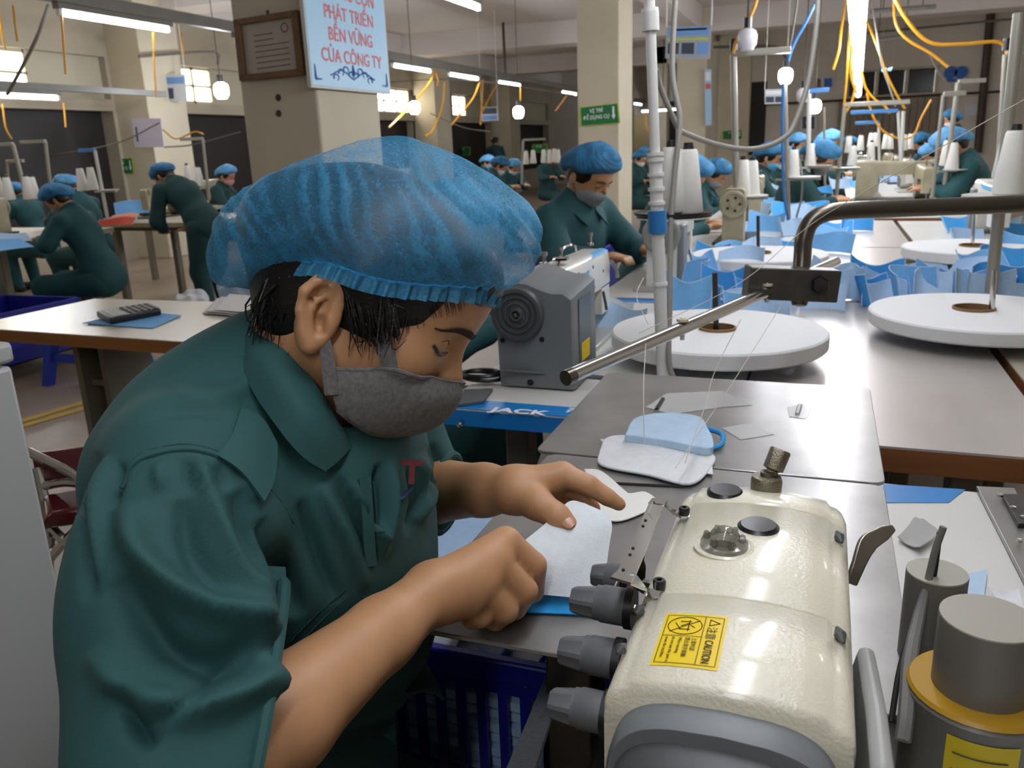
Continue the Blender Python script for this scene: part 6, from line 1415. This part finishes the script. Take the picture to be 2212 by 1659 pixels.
def cone_px(px, Y, label, group, s=1.0): return cone(ony(px[0], px[1], Y), label, group, s)
GC_ = 'thread cones on the farther stands'
stand((1584, 118), (1590, 578), 4.3, 'grey thread stand with black plug and yellow cable, before the old cream machine', .016, bar=.26, plug=True, tray=(1610, 425))
cone_px((1602, 424), 4.32, 'white thread cone on the grey plug topped stand', GC_, 1.25); cone_px((1622, 425), 4.36, 'second white thread cone on the grey plug topped stand', GC_, 1.25)
stand((1695, 175), (1701, 560), 4.6, 'slim grey pole carrying a bright lamp', .012, bar=0, tray=(1706, 385))
cone_px((1712, 384), 4.62, 'white thread cone on the lamp pole', GC_, 1.0)
stand((1748, 198), (1745, 432), 6.0, 'white pole with blue clip and one cone', .015, M_standw, bar=.12, clip=True, tray=(1745, 360)); cone_px((1750, 359), 6.02, 'white thread cone on the blue clip pole', GC_, 1.05)
stand((1540, 575), (1540, 660), 1.91, 'dark short peg by the tan cored roll', .006, M_steeld, bar=0) if False else None
stand((2203, 28), (2140, 632), 2.62, 'thick grey pole crossing the frame by the picture edge', .016, bar=0); stand((2173, 118), (2150, 470), 4.6, 'grey thread stand with plug behind the thick grey pole', .014, bar=.12, plug=True)
stand((2070, 178), (2035, 440), 6.4, 'grey stand under the two round blue signs', .016, bar=.16, tray=(2052, 368)); cone_px((2055, 366), 6.4, 'white thread cone on the stand under the round blue signs', GC_, 1.25); cone_px((2042, 358), 6.5, 'thread cone partly hidden on the stand under the round blue signs', GC_, 1.2)
stand((1825, 228), (1806, 430), 6.3, 'pale gantry shaped stand with long crossbar', .014, bar=.40, tray=(1830, 364)); cone_px((1840, 358), 6.3, 'white thread cone under the gantry shaped stand', GC_, .95); cone_px((1880, 346), 8.2, 'double white thread cone beyond the gantry stand', GC_, 1.1)
stand((1952, 240), (1945, 380), 7.2, 'white stand with wide blue crossbar', .014, M_standw, bar=-.0) ; stand((1940, 240), (1948, 385), 7.3, 'stand with long blue crossbar under the lamps', .012, M_standw, bar=.34, bardir=-1, clip=True)
stand((1898, 265), (1900, 380), 8.6, 'smaller stand with blue crossbar behind', .012, M_standw, bar=.2, bardir=-1, clip=True)
stand((1780, 232), (1782, 400), 8.0, 'slim far stand beside the blue clip pole', .011, bar=0)
stand((2038, 205), (2012, 440), 5.8, 'slim stand left of the round signs pole', .011, bar=.12)
tA = 2.55
tc2 = ony(2168, 425, 2.55); e = empty('cone_tray', tc2, 0, 'pale tray carrying the tallest cones at the picture edge', 'tray'); MB().lathe([(.0001, 0), (.10, 0), (.10, .006), (.0001, .006)], 28, tc2).build('disc', M_standw, e); MB().tube([tc2, tc2+np.array([-.03, .07, -.01])], .008, 8).build('arm', M_stand, e)
cone(tc2+np.array([.01, .0, .007]), 'tallest white thread cone at the picture edge', GC_, 1.15); cone(tc2+np.array([.078, .01, .007]), 'white thread cone cut by the picture edge', GC_, 1.0); cone(ony(2168, 385, 2.75), 'white thread cone behind the tallest one', GC_, .9)
for i, (x, y, Y) in enumerate([(1832, 330, 8), (1858, 325, 9), (1880, 318, 9.5), (1890, 316, 10), (1912, 322, 9), (1922, 322, 9), (1952, 325, 8.5), (1965, 322, 9), (1772, 352, 8), (1800, 345, 9)]):
    cone_px((x, y), Y, 'small white thread cone in the cluster far down the table row', 'far thread cones', 1.0)
# stands and cones at the left
stand((28, 312), (60, 435), 5.0, 'pale stand leaning with crossbar before the dark window', .016, bar=.30, bardir=-1); stand((98, 306), (112, 430), 5.4, 'second pale stand before the dark window', .014, bar=.28, bardir=-1)
stand((205, 325), (232, 470), 5.2, 'white stand with blue crossbar beside the green sign', .013, M_standw, bar=.16, bardir=-1, clip=True, tray=(215, 412)); stand((438, 300), (452, 432), 6.6, 'pale stand before the dark doorway beside the thick column', .014, bar=.26, bardir=-1)
stand((15, 350), (20, 430), 5.6, 'short pale stand at the picture edge', .012, bar=.2)
for x, y, Y, lab in ((22, 432, 4.9, 'tilted white cone near the picture edge bench'), (2, 430, 4.9, 'white cone cut by the picture edge bench side'), (64, 430, 5.0, 'pair of white cones beside the capped head, first'), (76, 430, 5.1, 'pair of white cones beside the capped head, second'), (180, 412, 5.2, 'white cone on the blue stand, outer'), (202, 410, 5.2, 'white cone on the blue stand, inner'), (432, 402, 6.6, 'white cone before the dark doorway'), (408, 396, 6.8, 'white cone behind the leaning worker')): cone_px((x, y), Y, lab, 'thread cones at the benches', 1.25)
for i, (x, y) in enumerate([(1137, 355), (1152, 353), (1175, 352), (1188, 352), (1198, 350), (1205, 352)]): cone_px((x, y), 10.5, 'tiny white thread cone behind the capped woman', 'tiny far cones', 1.2)
stand((1130, 303), (1127, 400), 10.5, 'thin far frame stand beside the capped woman', .015, bar=.3)
# ================================================================== signs
M_signb = mat('sign_blue', 'a9d3ee', .4); M_sred = mat('sign_red', 'd8686a', .5); M_sblue = mat('sign_print_blue', '2f63b4', .5); M_green_s = mat('sign_green', '13743c', .5); M_lime = mat('sign_border', 'b4c832', .5)
M_paper = mat('poster_paper', 'c9ccd2', .5); M_pblue = mat('poster_blue', '6f9ad0', .5); M_pdark = mat('poster_dark', '3a4656', .5)
sx = BC[1]+.02; bl_, br_ = onx(668, 188, sx), onx(836, 198, sx); zb_ = (bl_[2]+br_[2])/2
sb = empty('slogan_board', (sx, (bl_[1]+br_[1])/2, zb_), 0, 'light blue slogan board with red lettering on the thick column', 'sign'); ya, yb = bl_[1], br_[1]; hgt = 1.05
MB().box((sx, ya, zb_), (sx+.018, yb, zb_+hgt)).build('panel', M_signb, sb, bev=.002)
MB().box((sx-.002, ya-.008, zb_-.008), (sx+.016, yb+.008, zb_+hgt+.01)).build('rim', M_standw, sb)
W = yb-ya; yc = (ya+yb)/2
for i, (s, ws) in enumerate((('CỦA CÔNG TY', 1.0), ('BỀN VỮNG', .78), ('PHÁT TRIỂN', .82), ('TRONG CÔN', .92))):
    z = onx(752, 132-45*i, sx+.02)[2]-.012; text('lettering', s, M_sred, (sx+.0195, yc+.01, z), (0, 1, 0), (0, 0, 1), .080, sb, align='CENTER', bold=.001, squeeze=W/.72)
orn = MB(); oc = np.array([sx+.0195, yc, zb_+.062])
for s in (-1, 1):
    for k in range(4): 
        a0 = oc+np.array([0, s*(.02+.045*k), .02*math.sin(k*1.4)]); orn.tube([a0+np.array([0, .022*math.cos(t)*s, .014*math.sin(t)]) for t in np.linspace(-.5, 4.3, 10)], [.004, .003, .0015], 4)
    orn.tube([oc+np.array([0, 0, -.02]), oc+np.array([0, s*.1, .015]), oc+np.array([0, s*.2, -.01])], .003, 5, smooth=4)
orn.tube([oc, oc+np.array([0, 0, .045])], [.012, .003], 6)
for s in (-1, 1):
    cpt = np.array([sx+.0195, yc+s*(W/2-.03), zb_+.03]); orn.tube([cpt, cpt+np.array([0, 0, .06])], [.006, .002], 5); orn.tube([cpt, cpt-np.array([0, s*.05, 0])], [.006, .002], 5)
orn.build('ornament', M_sblue, sb, smooth=30)
# framed notice
fy = BC[2]-.02; fc = [ony(x, y, fy) for x, y in ((510, 44), (648, 22), (663, 162), (524, 176))]
fo = empty('framed_notice', fc[3], 0, 'brown framed notice hanging tilted on the thick column', 'picture frame'); M_fr = mat('frame_brown', '7a5a36', .45, noise=(20, .3))
cen = sum(fc)/4
inn = [cen+(p-cen)*.80 for p in fc]
for i in range(4): MB().prism([fc[i], fc[(i+1) % 4], inn[(i+1) % 4], inn[i]], (0, -.025, 0)).build('frame_bar', M_fr, fo, bev=.003)
MB().prism([p+np.array([0, -.006, 0]) for p in inn], (0, .004, 0)).build('sheet', mat('notice_paper', 'b5aa9c', .35), fo)
ln = MB(); ex_ = unit(inn[1]-inn[0]); ez_ = unit(inn[0]-inn[3])
for i in range(9):
    a = inn[0]*.86+inn[1]*.14-ez_*(.045+.021*i)*1.1+np.array([0, -.0075, 0]); ln.tube([a+ex_*.02, a+ex_*(.20 if i > 1 else .12)], .0018, 4)
for a in np.linspace(0, 6, 8): ln.tube([inn[1]-ex_*.05-ez_*.035+np.array([.018*math.cos(a), -.0075, .018*math.sin(a)]), inn[1]-ex_*.05-ez_*.035+np.array([.018*math.cos(a+.7), -.0075, .018*math.sin(a+.7)])], .003, 4)
ln.build('print', mat('faded_ink', '7d7468', .6), fo)
MB().tube([ony(578, 22, fy), ony(578, 34, fy)], .006, 6).build('hook', M_pipe, fo)
for px in ((601, 211), (602, 245)): tag(MB().lathe([(.0001, 0), (.016, 0), (.012, .006), (.0001, .007)], 10, ony(px[0], px[1], BC[2]), (0, -1, 0)).build('wall_plug', M_pipe), 'dark %s plug hole in the thick column' % ('small upper' if px[1] < 220 else 'larger lower'), 'plug')
def green_sign(px4, Y, lines, label, arrow=True, ax='Y', X=None):
    q = [ony(x, y, Y) if X is None else onx(x, y, X) for x, y in px4]; o = empty('green_sign', q[3], 0, label, 'sign'); nrm = np.array([0, -1, 0]) if X is None else np.array([1, 0, 0])
    MB().prism(q, nrm*.006).build('border', M_lime, o); c = sum(q)/4
    MB().prism([c+(p-c)*.93+nrm*.0062 for p in q], nrm*.003).build('panel', M_green_s, o)
    e = unit(q[1]-q[0]); u = unit(q[0]-q[3]); w = np.linalg.norm(q[1]-q[0]); h_ = np.linalg.norm(q[0]-q[3])
    for i, s in enumerate(lines): text('lettering', s, M_whiteink, q[0]+e*w*.43-u*h_*(.36+.34*i)+nrm*.0105, e, u, h_*.27, o, align='CENTER', bold=.001, squeeze=min(1, w*.66/(len(s)*h_*.27*.62)))
    if arrow:
        a = q[0]+e*w*.87-u*h_*.15+nrm*.0105; ar = MB(); t = h_*.05
        ar.prism([a-e*t, a+e*t, a+e*t-u*h_*.45, a-e*t-u*h_*.45], nrm*.001); b = a-u*h_*.45; ar.prism([b-e*t*2.2, b+e*t*2.2, b-u*h_*.22], nrm*.001); ar.build('arrow', M_whiteink, o)
    return o
green_sign([(1252, 232), (1336, 222), (1340, 266), (1254, 273)], GC[2]-.01, ['VỊ TRÍ', 'ĐỂ DỤNG CỤ'], 'green sign with white lettering and down arrow on the square column')
green_sign([(238, 344), (287, 341), (290, 374), (242, 377)], 8.58, ['VỊ TRÍ', 'ĐỂ DỤNG CỤ'], 'green sign with arrow on the wall pier behind the leaning worker')
green_sign([(447, 258), (486, 260), (489, 286), (450, 289)], 11.0, ['VỊ TRÍ', 'DỤNG CỤ'], 'dark green sign hanging before the doorway beside the thick column', False)
green_sign([(1561, 283), (1603, 280), (1603, 300), (1561, 301)], YB-.4, ['VỊ TRÍ'], 'small green sign behind the grey thread stand')
for i, (a, b, Y) in enumerate(((984, 318, 20), (1150, 312, 20))): green_sign([(a, b), (a+32, b-1), (a+32, b+17), (a, b+18)], Y, ['VỊ TRÍ'], ['tiny green sign beyond the blue slogan column', 'tiny green sign near the far doors'][i], False)
def poster(px4, Y, label, blocks, m=None, X=None):
    q = [ony(x, y, Y) if X is None else onx(x, y, X) for x, y in px4]; nrm = np.array([0, -1, 0]) if X is None else np.array([1, 0, 0]); o = empty('poster', q[3], 0, label, 'poster'); MB().prism(q, nrm*.006).build('sheet', m or M_paper, o)
    for u0, v0, u1, v1, mm in blocks:
        pt = lambda u, v: (q[0]*(1-u)+q[1]*u)*(1-v)+(q[3]*(1-u)+q[2]*u)*v+nrm*.0065
        MB().prism([pt(u0, v0), pt(u1, v0), pt(u1, v1), pt(u0, v1)], nrm*.001).build('print', mm, o)
    if 'hung' in label or 'hanging' in label or 'among the yellow' in label or 'behind the lamp pole' in label or 'clock' in label:
        for p_ in (q[0], q[1]): MB().tube([p_, (p_[0], p_[1], ZC)], .004, 4).build('cord', M_white, o)
    return o
M_pocket = mat('pale_plastic', 'cfcbe0', .3)  # pale plastic of the document pocket
poster([(284, 255), (348, 256), (355, 318), (292, 318)], 8.4, 'white plastic document pocket on the wall pier', [(.1, .3, .16, .8, M_pdark)], M_pocket)
poster([(345, 162), (400, 160), (405, 218), (350, 220)], 9.0, 'poster hanging before the daylit window', [(.05, .1, .95, .35, M_pblue), (.1, .5, .5, .9, M_pdark), (.55, .5, .9, .9, M_paper)])
poster([(1440, 60), (1537, 55), (1534, 128), (1437, 126)], 7.6, 'clear hung poster with blue heading beside the white post', [(.05, .02, .95, .28, M_pblue), (.1, .06, .9, .12, M_sred), (.05, .36, .95, .42, M_lime), (.05, .5, .3, .85, M_pdark), (.36, .5, .64, .85, M_pdark), (.7, .5, .95, .85, M_pblue)], mat('poster_grey', '9ea2ab', .4))
poster([(1522, 150), (1537, 149), (1537, 270), (1524, 271)], 15.7, 'tall narrow blue board on the far column', [(.1, .05, .9, .2, M_whiteink), (.1, .25, .9, .35, M_sred)], M_signb)
poster([(1652, 193), (1697, 192), (1697, 224), (1652, 225)], 11.0, 'poster with two dark pictures behind the lamp pole', [(.05, .5, .45, .9, M_pdark), (.5, .5, .95, .9, M_pdark), (.05, .1, .95, .35, M_whiteink)])
poster([(1728, 246), (1765, 246), (1765, 284), (1728, 284)], YB-.05, 'white rimmed notice board with dark middle on the back wall', [(.15, .15, .85, .85, M_pdark), (.35, .4, .65, .6, M_whiteink)])
poster([(1756, 168), (1800, 166), (1800, 190), (1756, 192)], YB-.05, 'small sign pair left of the hanging lamps', [(.1, .1, .4, .9, M_fr), (.55, .1, .95, .9, M_sblue)])
poster([(1040, 232), (1075, 231), (1077, 260), (1042, 262)], 14.0, 'grey poster among the yellow leads', [(.05, .05, .95, .5, M_pdark), (.05, .6, .95, .95, M_pblue)])
po = poster([(2040, 148), (2088, 146), (2088, 176), (2042, 178)], YB-.05, 'white board with two round blue safety signs', [])
for dx in (2053, 2076): MB().lathe([(.0001, 0), (.11, 0), (.11, .006), (.0001, .006)], 20, ony(dx, 157, YB-.06), (0, -1, 0)).build('round_sign', M_sblue, po)
MB().prism([ony(x, y, YB-.06) for x, y in ((2044, 170), (2066, 169), (2066, 177), (2044, 178))], (0, -.003, 0)).build('print', M_sblue, po)
ck = poster([(1902, 148), (1928, 147), (1928, 156), (1902, 157)], YB-.6, 'small digital clock with pale blue digits above the back window', [], M_black); text('lettering', '08:47', mat('clock_digits', 'a8d8ff', .5, emit=1.5), ony(1904, 154.5, YB-.62), (1, 0, 0), (0, 0, 1), .09, ck, squeeze=.9)
poster([(2085, 225), (2112, 224), (2110, 250), (2084, 250)], YB-.05, 'pale paper notice beside the drain pipe', [])
# ================================================================== lamps on cords, cables
def bulb(px, Y, r, lit, label):
    p = ony(*px, Y); o = empty('bulb_lamp', p, 0, label, 'light')
    MB().lathe([(.0001, -r*1.15), (r*.6, -r*1.1), (r*.95, -r*.6), (r, r*.3), (r*.85, r*.75), (r*.45, r*1.0), (.0001, r)], 18, p).build('globe', mat('bulb_glow', 'f3f6ff', .4, emit=32) if lit else mat('opal_bulb', 'd9d8dc', .3), o)
    MB().tube([p+np.array([0, 0, r]), p+np.array([0, 0, r*2.0])], r*.42, 10).build('socket', M_black, o)
    MB().tube([p+np.array([0, 0, r*2]), p+np.array([.0, 0, r*2+.05]) if Y == 4.6 else (p[0], p[1], ZC)], .005, 6).build('cord', M_pipe, o); return o
bulb((478, 195), 8.5, .085, True, 'bright globe bulb between the daylit window and the thick column'); bulb((895, 232), 10.5, .075, True, 'bright globe bulb just beyond the slogan board'); bulb((1120, 242), 11.5, .075, True, 'bright bulb hanging below the far trunking'); bulb((1760, 229), 9.0, .06, True, 'small bright bulb beside the blue clip pole')
bulb((1697, 163), 4.6, .035, True, 'bright bulb on top of the slim grey pole'); bulb((1614, 84), 4.2, .045, False, 'unlit white bulb above the grey plug topped stand'); bulb((1735, 205), 8.5, .06, False, 'unlit white bulb behind the blue clip pole')
M_ycab = mat('yellow_cable', 'd99a1c', .45); M_bcab = mat('blue_cable', '2f6fb0', .45); M_lead = mat('grey_lead', '5a544c', .6)
def yc_(px, Y, r, lab, m=None, nm='power_cable', X=None): hang(nm, px, 0, r, m or M_ycab, lab, 'cable', 5, 6, Y=Y, X=X)
yc_([(1640, -20), (1628, 20), (1608, 60), (1590, 90), (1584, 115)], 4.2, .008, 'yellow cable dropping to the plug of the grey stand')
yc_([(1925, -20), (1950, 30), (1985, 75), (2020, 95), (2080, 95), (2150, 90), (2170, 100), (2176, 118)], 4.6, .0085, 'thick yellow cable sweeping to the stand at the picture edge')
yc_([(1930, -10), (1935, 50), (1960, 85), (2010, 115), (2048, 145)], 6.2, .009, 'yellow cable ending above the round blue signs')
yc_([(1832, -20), (1818, 60), (1812, 110), (1800, 150)], 6.5, .009, 'yellow cable left of the glowing lamp row')
yc_([(1838, 0), (1832, 120), (1828, 180), (1822, 240)], 7.0, .009, 'yellow cable hanging straight down beside the lamp row')
yc_([(1870, 40), (1895, 100), (1915, 160), (1940, 210), (1955, 235)], 7.0, .009, 'yellow cable reaching to the stand with long blue crossbar')
yc_([(1860, 150), (1870, 190), (1890, 215), (1910, 228), (1922, 245)], 7.5, .010, 'yellow cable curling under the lamp row')
yc_([(1850, 180), (1840, 220), (1825, 245), (1820, 255)], 8.0, .011, 'yellow loop of cable under the lamp row end')
yc_([(1872, 200), (1885, 250), (1910, 285), (1950, 300), (1975, 290), (1990, 255), (2012, 215)], 8.0, .010, 'yellow cable sagging between the far stands')
yc_([(1845, 0), (1842, 90), (1838, 160), (1852, 205)], 6.0, .008, 'yellow cable tangled among the glowing lamps')
yc_([(1880, -10), (1895, 80), (1905, 140), (1920, 185), (1935, 230)], 6.5, .006, 'pale grey cable right of the glowing lamp row', M_hose)
yc_([(1762, 5), (1740, 50), (1715, 95), (1700, 140)], 4.6, .008, 'blue air tube slanting above the lamp pole', M_bcab)
yc_([(1692, 180), (1690, 300), (1694, 420), (1705, 480), (1716, 500)], 4.55, .008, 'blue air tube hanging down along the lamp pole', M_bcab)
yc_([(1724, -10), (1712, 70), (1705, 110), (1700, 150)], 4.6, .006, 'dark cord holding the lamp above the slim pole', M_lead)
yc_([(1700, 320), (1728, 350), (1732, 420), (1720, 470)], 4.7, .006, 'thin grey cable curling beside the lamp pole', M_hose)
yc_([(2010, 120), (2030, 160), (2058, 190)], 6.2, .006, 'dark lead end over the round blue signs', M_lead)
for px, Y, lab in [([(-5, 0), (2, 60), (12, 110)], 5.2, 'yellow lead at the upper picture corner, longest'), ([(28, 12), (33, 55), (38, 90)], 5.2, 'short yellow lead with white socket at the upper corner'), ([(132, 20), (136, 80), (142, 160)], 5.4, 'dull yellow lead under the long tube start'), ([(331, 70), (333, 140), (338, 210)], 6.4, 'yellow lead passing before the daylit window'), ([(392, 70), (395, 105), (397, 122)], 6.4, 'short yellow lead with white plug under the long tube end'), ([(5, 225), (12, 275), (25, 300)], 5.6, 'orange lead below the low tube'), ([(137, 222), (140, 250), (142, 275)], 5.6, 'short lead with white plug below the low tube'),
        ([(352, 280), (380, 300), (420, 285), (440, 290)], 7.0, 'orange cable looping before the dark doorway'), ([(940, 155), (920, 190), (880, 235), (840, 275)], 10.5, 'yellow lead slanting beside the first tubes'), ([(942, 158), (946, 175), (944, 185)], 10.6, 'short yellow lead end between the first tubes'), ([(960, 178), (955, 230), (935, 280), (920, 293)], 9.5, 'orange lead hanging to the near cap edge'), ([(1043, 172), (1042, 205), (1038, 270)], 12.5, 'double yellow lead below the tube gap'), ([(1036, 178), (1020, 215), (975, 270)], 12.5, 'yellow lead slanting from the tube gap'), ([(1072, 184), (1055, 215), (1043, 240)], 12.8, 'yellow lead slanting under the third tube'), ([(1124, 185), (1124, 205), (1124, 220)], 11.5, 'short yellow lead above the hanging bulb'), ([(1225, 205), (1215, 220), (1200, 240)], 15.0, 'faint yellow lead before the square column'), ([(1395, 240), (1395, 270), (1405, 290)], 14.0, 'thin yellow lead left of the white post')]:
    yc_(px, Y, .008 if Y < 8 else .014, lab, X=-7.6 if 'low tube' in lab else None if 'dark doorway' in lab or 'square column' in lab or 'white post' in lab else LX)
yc_([(105, 10), (80, 80), (45, 150), (15, 205)], 5.3, .014, 'dark slanting cable between the two trunkings', M_lead)
for px, Y, lab in [([(345, 265), (250, 310), (115, 335)], 7.4, 'dark wire sagging from the document pocket'), ([(830, 178), (1000, 172), (1240, 205)], 13.0, 'thin stay wire under the far trunking'), ([(355, 318), (420, 312), (520, 285)], 7.4, 'dark wire sagging to the thick column'), ([(930, 245), (1000, 275), (1060, 285)], 13.0, 'dark wire crossing above the far benches')]: yc_(px, Y, .008, lab, M_lead)
o = MB().tube([ony(1540, 102, YB-1), ony(1660, 100, YB-1), ony(1685, 108, YB-1), ony(1702, 130, YB-1)], .03, 6, smooth=4).build('wall_conduit', M_greymetal); tag(o, 'bent grey conduit behind the unlit white bulb', 'pipe')
tag(MB().tube([onx(300, 122, -7.9), onx(460, 112, -7.9), onx(470, 140, -7.9)], .02, 6, smooth=3).build('wall_conduit', M_greymetal), 'bent conduit above the daylit window', 'pipe')
# ================================================================== end
for o in bpy.data.objects:
    if 'mw' in o: del o['mw']
